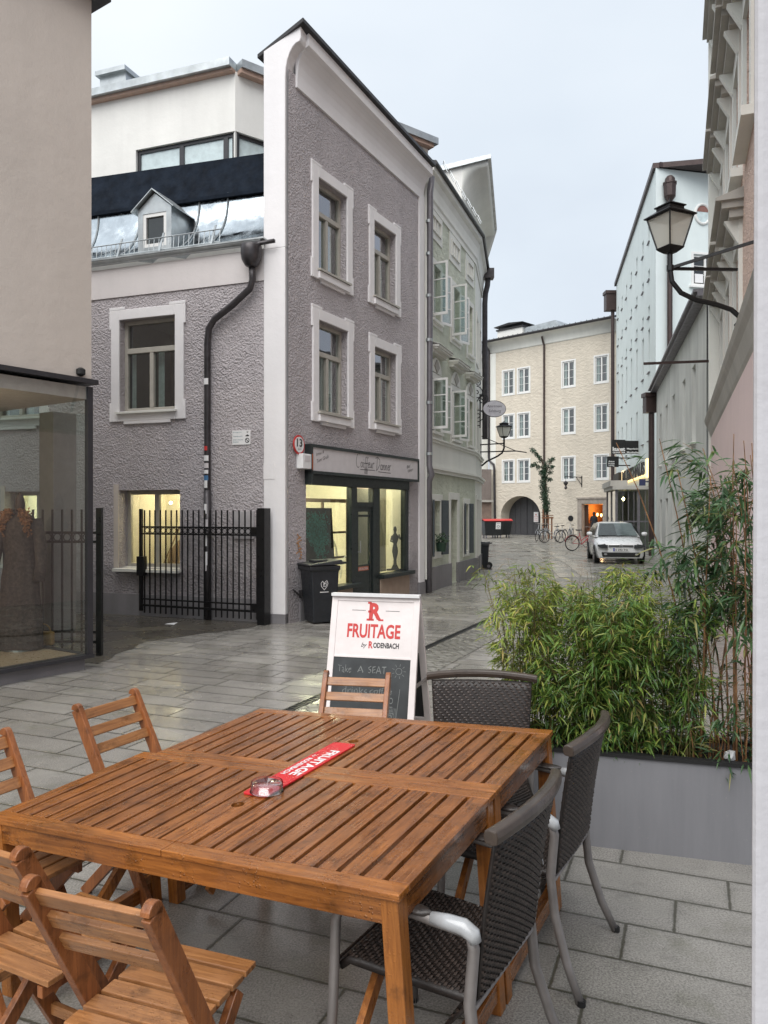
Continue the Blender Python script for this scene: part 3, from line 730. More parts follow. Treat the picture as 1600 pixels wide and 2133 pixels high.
# painting in the window
ta_, tb_ = FC.s(626, .34), FC.s(697, .30)
def tilt(x, y, e=0): return FC.w(ta_ + x * (tb_ - ta_), .34 - x * .04 + y * .06 - e, .86 + y * .96)
pk = empty('painting', FC.w(1.4, .3, .8), 'dark canvas with a turquoise brushwork portrait, leaning in the salon window', 'painting')
mb = MB(); mb.hexa([tilt(0, 0), tilt(1, 0), tilt(1, 0, -.03), tilt(0, 0, -.03), tilt(0, 1), tilt(1, 1), tilt(1, 1, -.03), tilt(0, 1, -.03)])
mb.build('canvas', simple('dark canvas', (.05, .04, .04), .6, 0, .5, 4), pk)
mb = MB(); rp = random.Random(11)
for i in range(1000):
    u_, v_ = rp.gauss(.52, .17), rp.gauss(.55, .2)
    if not (.18 < u_ < .86 and .06 < v_ < .9): continue
    if u_ < .42 and v_ < .38: continue
    a_ = rp.uniform(0, 6.28); l_ = rp.uniform(.03, .1); pts = [(u_ + l_ * k_ * math.cos(a_ + k_ * 1.2), v_ + l_ * k_ * math.sin(a_ + k_ * 1.2)) for k_ in (0, .5, 1)]
    ribbon(mb, pts, rp.uniform(.006, .018), lambda x, y: tilt(x, y, .004))
mb.build('brushwork', simple('turquoise brushwork', (.07, .40, .36), .5, 0, .5, 30), pk)
# figurine in the right-hand window
fg = empty('figurine', FC.w(FC.s(823, .22), .22, .55), 'slim dark sculpture of a standing figure on a foot plate in the right shop window', 'sculpture')
c = FC.w(FC.s(823, .22), .22, .55)
mb = MB()
prof = [(.10, .01), (.075, .05), (.035, .13), (.028, .22), (.05, .32), (.062, .4), (.05, .48), (.035, .54), (.055, .6), (.07, .66), (.06, .72), (.025, .76), (.02, .79)]
mb.lathe(prof, c, 14, 1, .6); mb.lathe([(.012, .78), (.032, .80), (.038, .845), (.03, .885), (.008, .905)], c, 12, .9, .9)
mb.tube([(c[0] - .06, c[1], c[2] + .71), (c[0] - .09, c[1] - .02, c[2] + .6), (c[0] + .02, c[1] - .06, c[2] + .56)], [.02, .018, .014], 8)
mb.tube([(c[0] + .06, c[1], c[2] + .71), (c[0] + .11, c[1] - .02, c[2] + .64), (c[0] + .08, c[1] - .05, c[2] + .74)], [.02, .018, .014], 8)
mb.build('figure', M['black'], fg, smooth=True)
mb = MB(); mb.box(c[0] - .17, c[0] + .17, c[1] - .06, c[1] + .06, c[2], c[2] + .03); mb.build('foot_plate', M['black'], fg)
# sign board
sb = empty('shop_sign', FC.w(2.5, -.05, 2.4), 'long white shop board lettered Coiffeur Danner above the salon', 'sign')
mb = MB(); mb.fb(FC, .50, 4.50, 2.42, 2.80, -.12, -.002); brd = mb.build('board', M['signwhite'], sb)
mb = MB(); mb.fb(FC, .46, 4.54, 2.80, 2.85, -.14, 0.01); mb.fb(FC, .46, 4.54, 2.37, 2.42, -.14, -.001); mb.fb(FC, .46, .50, 2.2, 2.80, -.14, -.001); mb.fb(FC, 4.50, 4.54, 2.42, 2.80, -.14, -.001)
mb.build('board_frame', fm, sb)
GL = {   # handwriting strokes, unit height letters
 'C': ([arc(.32, .5, .32, 60, 300, 12, .55)], .70), 'o': ([arc(.16, .2, .15, 90, 450, 10, .2)], .36), 'i': ([[(.06, .4), (.05, .0), (.14, .02)], [(.08, .56), (.09, .6)]], .2),
 'f': ([[(.3, .75), (.22, .85), (.14, .6), (.12, 0), (.14, -.42), (.24, -.5), (.26, -.2), (.16, .05)], [(0, .3), (.3, .36)]], .28),
 'e': ([[(.03, .2), (.28, .26), (.24, .42), (.08, .36), (.05, .1), (.18, 0), (.32, .08)]], .34), 'u': ([[(.02, .4), (.05, .06), (.2, .04), (.3, .4), (.3, .04), (.38, .02)]], .42),
 'r': ([[(.04, .4), (.06, .0)], [(.06, .28), (.18, .44), (.28, .4)]], .32), 'D': ([[(.18, .9), (.14, -.05)], [(-.12, .85), (.2, .98), (.6, .75), (.62, .35), (.3, .0), (.05, -.12)]], .75),
 'a': ([arc(.16, .2, .15, 20, 380, 10, .2), [(.31, .4), (.31, .05), (.4, .02)]], .42), 'n': ([[(.03, .4), (.06, .0), (.1, .3), (.22, .42), (.28, .3), (.29, 0), (.38, .04)]], .42)}
def script(mb, txt, x, y, h, w, fn, sl=.12):
    for ch in txt:
        if ch == ' ': x += .35 * h; continue
        st, adv = GL[ch]
        for s_ in st: ribbon(mb, [(x + (a_ + sl * b_) * h, y + b_ * h) for a_, b_ in s_], w, fn)
        x += adv * h
    return x
fn = lambda x, y: FC.w(x, -.123, y)
mb = MB(); x_ = script(mb, 'Coiffeur', 1.92, 2.56, .235, .011, fn); ribbon(mb, [(2.08, 2.515), (2.62, 2.525)], .011, fn)
x2 = script(mb, 'Danner', x_ + .06, 2.55, .235, .011, fn); ribbon(mb, [(x_ + .16, 2.505), (x2 - .02, 2.50)], .011, fn)
put_text(mb, 'Irma &', lambda x, y: FC.w(.62 + x - .2 * y, -.123, 2.66 + y + .3 * x), 0, .24, 0, .05, -.006, .3); put_text(mb, 'Tom Grub', lambda x, y: FC.w(.64 + x - .2 * y, -.123, 2.55 + y + .3 * x), 0, .36, 0, .055, -.006, .3)
put_text(mb, 'Bad', lambda x, y: FC.w(3.98 + x, -.123, 2.63 + y + .2 * x), 0, .16, 0, .06, -.006, .3); put_text(mb, 'Wien', lambda x, y: FC.w(4.03 + x, -.123, 2.54 + y + .25 * x), 0, .24, 0, .06, -.006, .3)
mb.build('lettering', M['ink'], brd)
# number 13 disc and meter box on the street wall
def disc(mb, F, s, z, r, o0, o1, n=28, ry=None):
    ry = ry or r
    mb.prism([(s + r * math.cos(2 * math.pi * i / n), z + ry * math.sin(2 * math.pi * i / n)) for i in range(n)], F, o0, o1)
s13, z13 = FC.px(618, 928)
ns = empty('speed_sign', FC.w(s13, -.05, z13), 'round white sign with red rim reading 13 beside the shop board', 'sign')
mb = MB(); disc(mb, FC, s13, z13, .155, -.05, -.035); mb.build('rim', M['red'], ns)
mb = MB(); disc(mb, FC, s13, z13, .125, -.056, -.049); mb.build('face', M['plainwhite'], ns)
mb = MB(); put_text(mb, '13', lambda x, y: FC.w(s13 - .075 + x, -.059, z13 - .035 + y), 0, .15, 0, .13, .02)
put_text(mb, 'km/h', lambda x, y: FC.w(s13 - .045 + x, -.059, z13 - .085 + y), 0, .09, 0, .03); mb.build('lettering', M['ink'], ns)
mb = MB(); mb.fb(FC, s13 - .02, s13 + .02, z13 - .05, z13 + .05, -.035, 0); mb.build('bracket', M['iron'], ns)
eb = empty('junction_box', FC.w(.42, -.1, 2.4), 'small white wall box with an orange side, under the number 13 sign', 'box')
mb = MB(); mb.fb(FC, .22, .47, 2.44, 2.68, -.13, .0); mb.build('housing', M['plainwhite'], eb, bevel=.01)
mb = MB(); mb.fb(FC, .47, .50, 2.43, 2.69, -.14, -.0); mb.build('side_cover', simple('orange cover', (.60, .13, .03), .4), eb)
mb = MB(); mb.fb(FC, .27, .42, 2.56, 2.65, -.134, -.129); mb.build('panel', M['signwhite'], eb)
# ivory graffiti tag on rough wall
mb = MB(); rp = random.Random(5)
for k_ in range(9): ribbon(mb, [(.28 + rp.uniform(-.07, .07), 1.0 + k_ * .045), (.30 + rp.uniform(-.08, .08), 1.03 + k_ * .045), (.33 + rp.uniform(-.07, .05), 1.0 + k_ * .05)], .02, lambda x, y: FC.w(x, -.006, y))
mb.build('paint_mark', simple('orange crayon', (.50, .27, .13), .8), house)
mb = MB(); mb.fb(FC, .30, .38, .38, .5, -.05, 0); mb.bar(FC.w(.3, -.03, .4), FC.w(.1, -.03, .52), .02, .02); mb.build('wall_hook', M['pipe'], house)

# ------------------------------------------------------------------ white building rising behind
bp = Frame(FB.w(FB.s(490, 2.15), 2.15, 0)[:2], u=(.787, .617))
FBh = Frame(FB.w(FB.s(490, 2.15), 2.15, 0)[:2], u=(.94, -.342))
bh = empty('rear_building', (bp.P.x, bp.P.y, 0), 'white building with a ribbon window rising behind the zinc mansard roof', 'house')
z_r = 10.25
mb = MB(); rib = (FBh.px(283, 330)[0], 1.9, 7.3, FBh.px(283, 305)[1])
a1_, a2_ = FBh.px(283, 312); 
wall(mb, FBh, -9, 0, 5.5, z_r, [(a1_, -.0, 7.3, a2_ - .02, .12)])
wall(mb, bp, 0, 4.95, 5.5, z_r, [(0, 1.2, 7.3, a2_ - .02, .12)])
mb.build('wall', M['cream'], bh)
mb = MB(); frame_rect(mb, FBh, a1_, 0.02, 7.3, a2_ - .02, .06, .12, .07)
for px_ in (375, 467): s_ = FBh.s(px_); mb.fb(FBh, s_ - .05, s_ + .05, 7.36, a2_ - .09, .055, .11)
frame_rect(mb, bp, 0, 1.2, 7.3, a2_ - .02, .06, .12, .07)
wf = mb.build('ribbon_window', M['anthracite'], bh)
mb = MB(); mb.fb(FBh, a1_ + .05, 0, 7.35, a2_ - .06, .09, .095); mb.fb(bp, .05, 1.18, 7.35, a2_ - .06, .09, .095); each(mb, 'pane', M['blind'], wf)
mb = MB()
mb.fb(FBh, -1.2, -.07, 7.45, 8.45, .083, .089)
mb.build('lowered_blind', simple('lowered blind', (.50, .56, .62), .4), wf)
mb = MB(); cor = [FBh.w(-9, -.22, z_r), FBh.w(0, -.22, z_r)]
mb.fb(FBh, -9, .0, z_r + .02, z_r + .17, -.22, 3); mb.fb(bp, .05, 5.1, z_r + .021, z_r + .172, -.2, 3); each(mb, 'roof_edge', M['zincdull'], bh)
mb = MB(); mb.fb(FBh, -9, .0, z_r - .035, z_r + .02, -.13, .05); mb.fb(bp, .05, 5.0, z_r - .061, z_r + .021, -.15, .05); each(mb, 'soffit', M['copper'], bh)
cs0, cs1 = FBh.s(208, .9), FBh.s(262, .9)
mb = MB(); mb.fb(FBh, cs0, cs1, z_r, z_r + 1.12, .9, 2.2); ch = mb.build('chimney', M['zincdull'], bh)
mb = MB(); mb.fb(FBh, cs0 - .05, cs1 + .05, z_r + 1.12, z_r + 1.22, .8, 2.3); mb.build('chimney_cap', M['zincdull'], ch)

# ------------------------------------------------------------------ gate
def gate(name, label, F, s0, s1, o, z0, z1, postw, latch, hinge):
    g = empty(name, F.w(s0, o, 0), label, 'gate')
    mb = MB(); n = 21
    mb.fb(F, s0, s1, z1 - .30, z1 - .275, o, o + .03); mb.fb(F, s0, s1, z1 - .415, z1 - .39, o, o + .03)
    mb.fb(F, s0, s1, z0 + .24, z0 + .265, o, o + .03); mb.fb(F, s0, s1, z0 + .13, z0 + .165, o, o + .03)
    fr_ = each(mb, 'rails', M['iron'], g)
    for i in range(n):
        s_ = s0 + .05 + (s1 - s0 - .1) * i / (n - 1); mb = MB(); mb.fb(F, s_ - .009, s_ + .009, z0 + .02, z1 - .01, o - .006 + .012, o + .024); mb.build('bar', M['iron'], g)
    for i in range(n - 1):
        s_ = s0 + .05 + (s1 - s0 - .1) * (i + .5) / (n - 1); mb = MB()
        mb.tube([F.w(s_ + .042 * math.cos(R(a_)), o + .015, z1 - .345 + .042 * math.sin(R(a_))) for a_ in range(0, 360, 30)], .007, 5, closed=True); mb.build('ring', M['iron'], g)
    mb = MB(); mb.fb(F, s1, s1 + postw, .0, z1 + .02, o - .06, o + .12); mb.fb(F, s1 - .14, s1, z1 - .42, z1 - .28, o - .008, o + .04); mb.fb(F, s1 - .14, s1, z0 + .13, z0 + .27, o - .008, o + .04)
    mb.build('post', M['iron'], g)
    mb = MB(); mb.fb(F, s0 - .05, s0, .1, z1 + .01, o - .005, o + .04); mb.build('stile', M['iron'], g)
    mb = MB(); mb.fb(F, s0 - .08, s0 + .06, z1 - 1.1, z1 - .78, o - .03, o + .06); mb.build('lock_case', M['iron'], g)
    return g
FG = Frame(gp(290, 1286)[:2], gp(548, 1303)[:2])
gate('iron_gate', 'black iron gate leaf of upright bars and rings across the alley beside the white corner', FG, .05, FG.s(540), 0, .05, FG.px(548, 1060)[1] - .02, .13, True, True)
p0 = gp(208, 1370)
g2 = empty('open_gate_leaf', p0, 'open leaf of black iron gate seen edge-on beside the shop display corner', 'gate')
F2 = Frame((p0[0] - 2.1, p0[1] + .15), (p0[0], p0[1]))
L2 = 2.1
mb = MB(); mb.fb(F2, L2 - .03, L2 + .035, .02, 1.8, -.03, .03); mb.build('stile', M['iron'], g2)
mb = MB()
for z_ in (1.5, 1.39, .30, .18): mb.fb(F2, 0, L2 - .03, z_ - .015, z_ + .015, -.012, .012)
each(mb, 'rails', M['iron'], g2)
for i in range(17):
    mb = MB(); s_ = .05 + i * .122; mb.fb(F2, s_ - .01, s_ + .01, .06, 1.78, -.009, .009); mb.build('bar', M['iron'], g2)
for i in range(16):
    mb = MB(); s_ = .111 + i * .122; mb.tube([F2.w(s_ + .045 * math.cos(R(a_)), 0, 1.445 + .045 * math.sin(R(a_))) for a_ in range(0, 360, 30)], .007, 5, closed=True); mb.build('ring', M['iron'], g2)

# ------------------------------------------------------------------ near left building with glass corner
FA = Frame((-3.26, 8.57), u=(.561, .828))
na = empty('boutique_building', (-3.26, 8.57, 0), 'plain warm grey building with a glazed corner shop window, at the left edge', 'house')
mb = MB(); mb.fb(FA, -14, 0, 3.22, 7.45, 0, 7); mb.build('upper_wall', M['near'], na)
mb = MB(); mb.fb(FA, -14, .14, 7.45, 7.62, -.16, 7.2); mb.build('eave', M['roofdark'], na)
mb = MB(); mb.fb(FA, -14, .05, 3.17, 3.22, -.06, 7); mb.build('canopy_edge', M['anthracite'], na)
mb = MB(); mb.fb(FA, -14, -.02, 3.0, 3.14, .02, 7); mb.build('shop_ceiling', simple('grey ceiling', (.35, .31, .29), .7), na)
mb = MB(); mb.fb(FA, -14, -.05, 0, .13, .05, 7); mb.build('base', M['plinth'], na)
mb = MB(); mb.fb(FA, -14, .02, .13, .17, -.03, .12); mb.fb(FA, -.06, .02, .13, .17, .12, 3.2); mb.build('bottom_rail', M['anthracite'], na)
mb = MB(); mb.fb(FA, -.05, .012, .17, 3.14, -.012, .05); mb.build('corner_post', M['anthracite'], na)
mb = MB(); mb.fb(FA, -6, -.05, .17, 3.14, .015, .027); mb.build('display_glass', M['displayglass'], na)
mb = MB(); mb.fb(FA, -.027, -.015, .17, 3.14, .05, 3.2); mb.build('side_glass', M['displayglass'], na)
mb = MB(); mb.fb(FA, -14, -.06, .14, .16, .06, 3.2); mb.build('display_floor', simple('display floor', (.30, .22, .15), .35), na)
mb = MB(); mb.fb(FA, -14, 0, .13, 3.14, 3.2, 7); mb.fb(FA, -6.2, -6, .13, 3.14, .05, 3.2); mb.build('inner_wall', simple('mauve inner wall', (.26, .22, .22), .7), na)
ps = FA.s(132, 1.3)
mb = MB(); mb.fb(FA, ps - .17, ps + .15, .16, 3.0, 1.25, 1.55); mb.build('pillar', simple('mauve pillar', (.27, .24, .25), .6), na)
mb = MB(); c = FA.w(FA.s(165), -.03, 3.28); mb.lathe([(.02, -.04), (.05, -.02), (.05, .03), (.02, .05)], c, 10); mb.build('sensor', M['black'], na)
for s_, o_ in ((-1.9, 1.2), (-3.0, .9)):
    c = FA.w(s_, o_, 2.98); mb = MB(); mb.lathe([(.05, -.01), (.05, .02)], c, 12); each(mb, 'spotlight', M['bulb'], na)
lp = bpy.data.lights.new('display_light', 'POINT'); lp.energy = 26; lp.color = (1, .78, .55); lp.shadow_soft_size = .1
lo = bpy.data.objects.new('display_light', lp); COL.objects.link(lo); lo.location = FA.w(-1.9, .7, 2.6)
# dressed mannequin
mc = FA.w(FA.s(42, .95), .95, .16)
mn = empty('dressed_mannequin', mc, 'headless shop mannequin in a long dark coat with an orange fur collar', 'mannequin')
mb = MB(); mb.lathe([(.05, 1.60), (.055, 1.66), (.045, 1.74), (.012, 1.82)], mc, 14); mb.build('neck_cap', simple('dark felt', (.05, .035, .03), .8), mn, smooth=True)
mb = MB(); prof = [(.235, .02), (.23, .3), (.205, .6), (.19, .85), (.175, 1.0), (.16, 1.1), (.185, 1.25), (.2, 1.38), (.19, 1.48), (.11, 1.56), (.05, 1.6)]
k = len(mb.v)
for r_, z_ in prof:
    for j in range(36):
        t_ = 2 * math.pi * j / 36; rr_ = r_ * (1 + (.06 * math.sin(9 * t_) if z_ < .95 else .015 * math.sin(5 * t_)))
        mb.v.append((mc[0] + rr_ * 1.05 * math.cos(t_), mc[1] + rr_ * .72 * math.sin(t_), mc[2] + z_))
for i in range(len(prof) - 1):
    for j in range(36): mb.f.append((k + i * 36 + j, k + i * 36 + (j + 1) % 36, k + (i + 1) * 36 + (j + 1) % 36, k + (i + 1) * 36 + j))
for sx in (-1, 1):
    mb.tube([(mc[0] + sx * .17, mc[1], mc[2] + 1.5), (mc[0] + sx * .24, mc[1] - .02, mc[2] + 1.25), (mc[0] + sx * .27, mc[1] - .06, mc[2] + 1.0), (mc[0] + sx * .26, mc[1] - .1, mc[2] + .8)], [.075, .07, .06, .065], 10)
mb.build('coat', simple('brown tweed coat', (.05, .035, .03), .9, 0, .5, 30, .01, 60), mn, smooth=True)
mb = MB(); rp = random.Random(2)
for i in range(520):
    sx = rp.choice((-1, 1)); u_ = rp.random(); x_ = mc[0] + sx * (.06 + .1 * u_) + rp.uniform(-.03, .03); z_ = mc[2] + 1.60 - .28 * u_ * rp.random() + rp.uniform(-.05, .03); y_ = mc[1] - .13 + rp.uniform(-.03, .05)
    d_ = Vector((rp.uniform(-1, 1), rp.uniform(-1, .3), rp.uniform(-1, .6))).normalized() * .03
    mb.tube([(x_, y_, z_), Vector((x_, y_, z_)) + d_], [.012, .002], 4)
mb.build('fur_collar', simple('orange fur', (.26, .11, .045), .8, 0, .5, 20), mn)
mb = MB(); mb.lathe([(.16, 0), (.16, .02), (.02, .03)], mc, 20); mb.build('stand', M['zincdull'], mn)
hb = FA.w(FA.s(88, 1.0), 1.0, .16)
hbg = empty('handbag', hb, 'small tan handbag on the display floor beside the mannequin', 'bag')
mb = MB(); mb.box(hb[0] - .14, hb[0] + .14, hb[1] - .05, hb[1] + .05, hb[2], hb[2] + .17); mb.build('bag_body', simple('tan leather', (.42, .22, .07), .45), hbg, bevel=.03)
mb = MB(); mb.tube([(hb[0] + .1 * math.cos(R(a_)), hb[1], hb[2] + .16 + .1 * math.sin(R(a_))) for a_ in range(0, 181, 15)], .008, 6); mb.build('handle', simple('tan leather', (.42, .22, .07), .45), hbg)
# ------------------------------------------------------------------ sage green house along the lane
D1 = Frame((.89, 16.6), u=(1.6, 4.4)); D2 = Frame(D1.w(4.68, 0, 0)[:2], u=(.6, 3.3))
gh = empty('green_house', (.89, 16.6, 0), 'sage green house with white pediments and open casements, next to the hairdresser house', 'house')
upW = [(.42, 1.16, 6.05, 7.28), (2.15, 2.9, 5.98, 7.25), (3.75, 4.3, 5.9, 7.2)]
loW = [(.42, 1.16, 3.55, 4.72), (2.15, 2.9, 3.52, 4.70), (3.75, 4.3, 3.5, 4.68)]
attW = [(.40, 1.15, 8.05, 8.36), (2.1, 2.85, 8.0, 8.34), (3.7, 4.3, 7.98, 8.32)]
grW = [(.55, 1.15, .85, 2.0), (3.45, 3.85, .75, 1.95)]
doorD = (2.05, 2.7, 0.02, 2.05)
mb = MB(); wall(mb, D1, .05, 4.68, 3.35, 9.0, [(*h, .16) for h in upW + loW], o=0); mb.build('upper_wall', M['green'], gh)
mb = MB(); wall(mb, D1, .05, 4.68, 0, 2.62, [(*h, .22) for h in grW] + [(*doorD, .35)], o=.0); mb.build('ground_wall', M['green'], gh)
mb = MB(); wall(mb, D2, 0, 3.3, 0, 9.0, [(.5, 1.1, 6.0, 7.2, .15), (1.9, 2.5, 6.0, 7.2, .15), (.5, 1.1, 3.5, 4.7, .15), (1.9, 2.5, 3.5, 4.7, .15), (.45, 1.1, .05, 2.1, .25), (1.6, 2.2, .05, 2.1, .25)]); mb.build('far_wall', M['offwhite'], gh)
mb = MB(); mb.fb(D1, .05, 4.68, 2.62, 3.35, -.015, .3); mb.build('belt_wall', M['offwhite'], gh)
mb = MB()
for z0_, z1_, p_ in ((2.62, 2.70, .07), (2.70, 2.76, .11), (3.30, 3.36, .05), (3.36, 3.40, .08)):
    mb.fb(D1, .04, 4.68, z0_, z1_, -p_, 0); mb.fb(D2, .0, 3.3, z0_, z1_, -p_, 0)
each(mb, 'string_course', M['offwhite'], gh)
mb = MB(); mb.fb(D1, .05, 2.05, 0, .52, -.05, .02); mb.fb(D1, 2.7, 4.68, 0, .5, -.05, .02); mb.fb(D2, 0, .45, 0, .48, -.05, .02); mb.fb(D2, 1.1, 1.6, 0, .48, -.05, .02); mb.fb(D2, 2.2, 3.3, 0, .48, -.05, .02); each(mb, 'plinth', M['plinth'], gh)
mb = MB(); mb.fb(D1, -.05, .25, .3, 8.9, -.05, .1); mb.build('corner_pilaster', M['offwhite'], gh)
def cornice(F, s0, s1, prof, name, mat, par, smooth=False):
    mb = MB(); n = len(prof); k = len(mb.v)
    for s_ in (s0, s1): mb.v += [F.w(s_, -p, z) for p, z in prof]
    for i in range(n - 1): mb.f.append((k + i, k + n + i, k + n + i + 1, k + i + 1))
    mb.f.append(tuple(k + i for i in range(n))); mb.f.append(tuple(k + n + i for i in range(n - 1, -1, -1)))
    return mb.build(name, mat, par, smooth=smooth)
pf = [(0, 8.5), (.03, 8.5), (.03, 8.62), (.06, 8.66), (.06, 8.74)] + [(.06 + .11 * (1 - math.cos(R(a))), 8.76 + .34 * math.sin(R(a))) for a in (0, 30, 60, 90)] + [(.19, 9.12), (.19, 9.24), (0, 9.27)]
cornice(D1, -.0, 4.70, pf, 'cornice', M['offwhite'], gh); cornice(D2, 0.02, 3.3, pf, 'cornice', M['offwhite'], gh)
mb = MB()
for F_, a_, b_ in ((D1, .0, 4.7), (D2, .02, 3.35)):
    mb.tube([F_.w(a_, -.22, 9.27), F_.w(b_, -.22, 9.27)], .05, 10)
    mb.hexa([F_.w(a_, -.20, 9.25), F_.w(b_, -.20, 9.25), F_.w(b_, 4, 10.6), F_.w(a_, 4, 10.6), F_.w(a_, -.20, 9.32), F_.w(b_, -.20, 9.32), F_.w(b_, 4, 10.67), F_.w(a_, 4, 10.67)])
each(mb, 'roof', M['roofdark'], gh)
mb = MB(); mb.fb(D1, .05, .15, 0, 9, .3, 6); mb.fb(D1, 0, 4.7, 0, 9, 4, 4.1); mb.fb(D2, 3.2, 3.3, 0, 9, .3, 6); each(mb, 'rear_walls', M['offwhite'], gh)
# snow hooks and antenna on the roof edge
mb = MB()
for i in range(7):
    s_ = .6 + i * .55; mb.tube([D1.w(s_, -.35, 9.33), D1.w(s_, -.25, 9.55), D1.w(s_ + .12, -.2, 9.55), D1.w(s_ + .12, -.3, 9.34)], .01, 5)
each(mb, 'snow_hooks', M['zincdull'], gh)
for i, h in enumerate(attW):
    mb = MB(); frame_rect(mb, D1, h[0] - .16, h[1] + .16, h[2] - .2, h[3] + .16, -.02, .001, .16); o = mb.build('attic_panel', M['offwhite'], gh)
    mb = MB(); mb.fb(D1, h[0], h[1], h[2] - .04, h[3], -.012, .001); frame_rect(mb, D1, h[0], h[1], h[2] - .04, h[3], -.05, -.012, .035)
    sm = (h[0] + h[1]) / 2; mb.fb(D1, sm - .1, sm - .06, h[2], h[3] - .04, -.035, -.012); mb.fb(D1, sm + .08, sm + .12, h[2], h[3] - .04, -.035, -.012); mb.build('moulding', M['offwhite'], o)
room = MB()
def open_sash(F, par, s, z0, z1, wd, ang, side):
    """casement leaf swung outward, hinged at s; side +1 opens to the right"""
    mb = MB(); h0 = Vector(F.w(s, -.03, 0)); d = Vector((F.u.x, F.u.y, 0)) * side; n_ = Vector((-F.n.x, -F.n.y, 0))
    e_ = (d * math.cos(ang) + n_ * math.sin(ang)); t_ = Vector((-e_.y, e_.x, 0)) * .035
    def P(a, z, q=0): v_ = h0 + e_ * a + t_ * q; return (v_.x, v_.y, z)
    def B_(a0, a1, c0, c1): mb.hexa([P(a0, c0), P(a1, c0), P(a1, c0, 1), P(a0, c0, 1), P(a0, c1), P(a1, c1), P(a1, c1, 1), P(a0, c1, 1)])
    f_ = .045; B_(0, f_, z0, z1); B_(wd - f_, wd, z0, z1); B_(f_, wd - f_, z1 - f_, z1); B_(f_, wd - f_, z0, z0 + f_ * 1.3)
    for k_ in (1, 2): zz = z0 + (z1 - z0) * k_ / 3; B_(f_, wd - f_, zz - .012, zz + .012)
    o = mb.build('open_casement', M['wwhite'], par)
    mb = MB(); mb.hexa([P(f_, z0 + .04, .4), P(wd - f_, z0 + .04, .4), P(wd - f_, z0 + .04, .5), P(f_, z0 + .04, .5), P(f_, z1 - .04, .4), P(wd - f_, z1 - .04, .4), P(wd - f_, z1 - .04, .5), P(f_, z1 - .04, .5)]); each(mb, 'pane', M['glass'], o)
for i, h in enumerate(upW + loW):
    cw = casement(D1, gh, *h, .10, M['wwhite'], 1, .05, bars=2, pane=M['paneopaque'])
    moulded_surround(D1, cw, *h, .14, .0, mat=M['offwhite'], p=.03)
    mb = MB(); mb.fb(D1, h[0] - .04, h[1] + .04, h[2] - .06, h[2], -.09, .1); mb.build('sill', M['offwhite'], cw)
    if h in upW[:2] or h in loW[:2]:
        open_sash(D1, cw, h[1] + .02, h[2] + .03, h[3] - .03, .40, R(22), 1); open_sash(D1, cw, h[0] - .02, h[2] + .03, h[3] - .03, .38, R(100), 1)
    if h in loW:
        sm = (h[0] + h[1]) / 2
        mb = MB(); P_ = [(sm + .42 * math.cos(R(a_)), h[3] + .16 + .34 * math.sin(R(a_))) for a_ in range(0, 181, 15)]; mb.prism(P_, D1, -.03, .001); mb.build('lunette', M['offwhite'], cw)
        mb = MB(); mb.prism([(sm - .2, h[3] + .3), (sm, h[3] + .16), (sm + .2, h[3] + .3), (sm, h[3] + .46)], D1, -.05, -.03); mb.build('rhombus', M['stonegrey'], cw)
        mb = MB(); mb.fb(D1, h[0] - .18, h[1] + .18, h[3] + .54, h[3] + .60, -.12, 0); mb.fb(D1, h[0] - .2, h[1] + .2, h[3] + .60, h[3] + .64, -.22, 0); mb.fb(D1, h[0] - .22, h[1] + .22, h[3] + .64, h[3] + .69, -.25, 0)
        mb.hexa([D1.w(h[0] - .24, -.27, h[3] + .69), D1.w(h[1] + .24, -.27, h[3] + .69), D1.w(h[1] + .24, 0, h[3] + .76), D1.w(h[0] - .24, 0, h[3] + .76), D1.w(h[0] - .24, -.27, h[3] + .70), D1.w(h[1] + .24, -.27, h[3] + .70), D1.w(h[1] + .24, 0, h[3] + .78), D1.w(h[0] - .24, 0, h[3] + .78)])
        mb.build('hood', M['offwhite'], cw)
for i, h in enumerate(grW):
    cw = casement(D1, gh, *h, .15, M['wwhite'], 1, .05, bars=1, pane=M['paneopaque'])
    moulded_surround(D1, cw, *h, .15, .0, mat=M['offwhite'], p=.03)
    for sg_ in (-1, 1):
        a_ = h[0] - .02 if sg_ < 0 else h[1] + .02; wd = .30 if i == 0 else .2
        mb = MB(); ang = R(14); b0 = Vector(D1.w(a_, -.045, 0)); d = Vector((D1.u.x, D1.u.y, 0)) * sg_ * math.cos(ang) - Vector((D1.n.x, D1.n.y, 0)) * math.sin(ang)
        mb.bar((b0.x, b0.y, (h[2] + h[3]) / 2 - .03), tuple(Vector((b0.x + d.x * wd, b0.y + d.y * wd, (h[2] + h[3]) / 2 - .03))), .035, h[3] - h[2] + .1)
        mb.build('shutter', simple('blue grey shutter', (.07, .085, .095), .5, 0, .1), cw)
mb = MB(); mb.fb(D1, doorD[0], doorD[1], .02, 2.05, .28, .34); dd_ = mb.build('door', simple('warm grey door', (.36, .32, .28), .5), gh)
mb = MB()
for a_, b_, c_, d_ in ((.08, .57, .2, .9), (.08, .57, 1.0, 1.85)): frame_rect(mb, D1, doorD[0] + a_, doorD[0] + b_, c_, d_, .265, .28, .04)
each(mb, 'door_panel', simple('warm grey door', (.36, .32, .28), .5), dd_)
moulded_surround(D1, dd_, *doorD[:2], .3, 2.05, .17, .0, bottom=False, mat=M['offwhite'], p=.03)
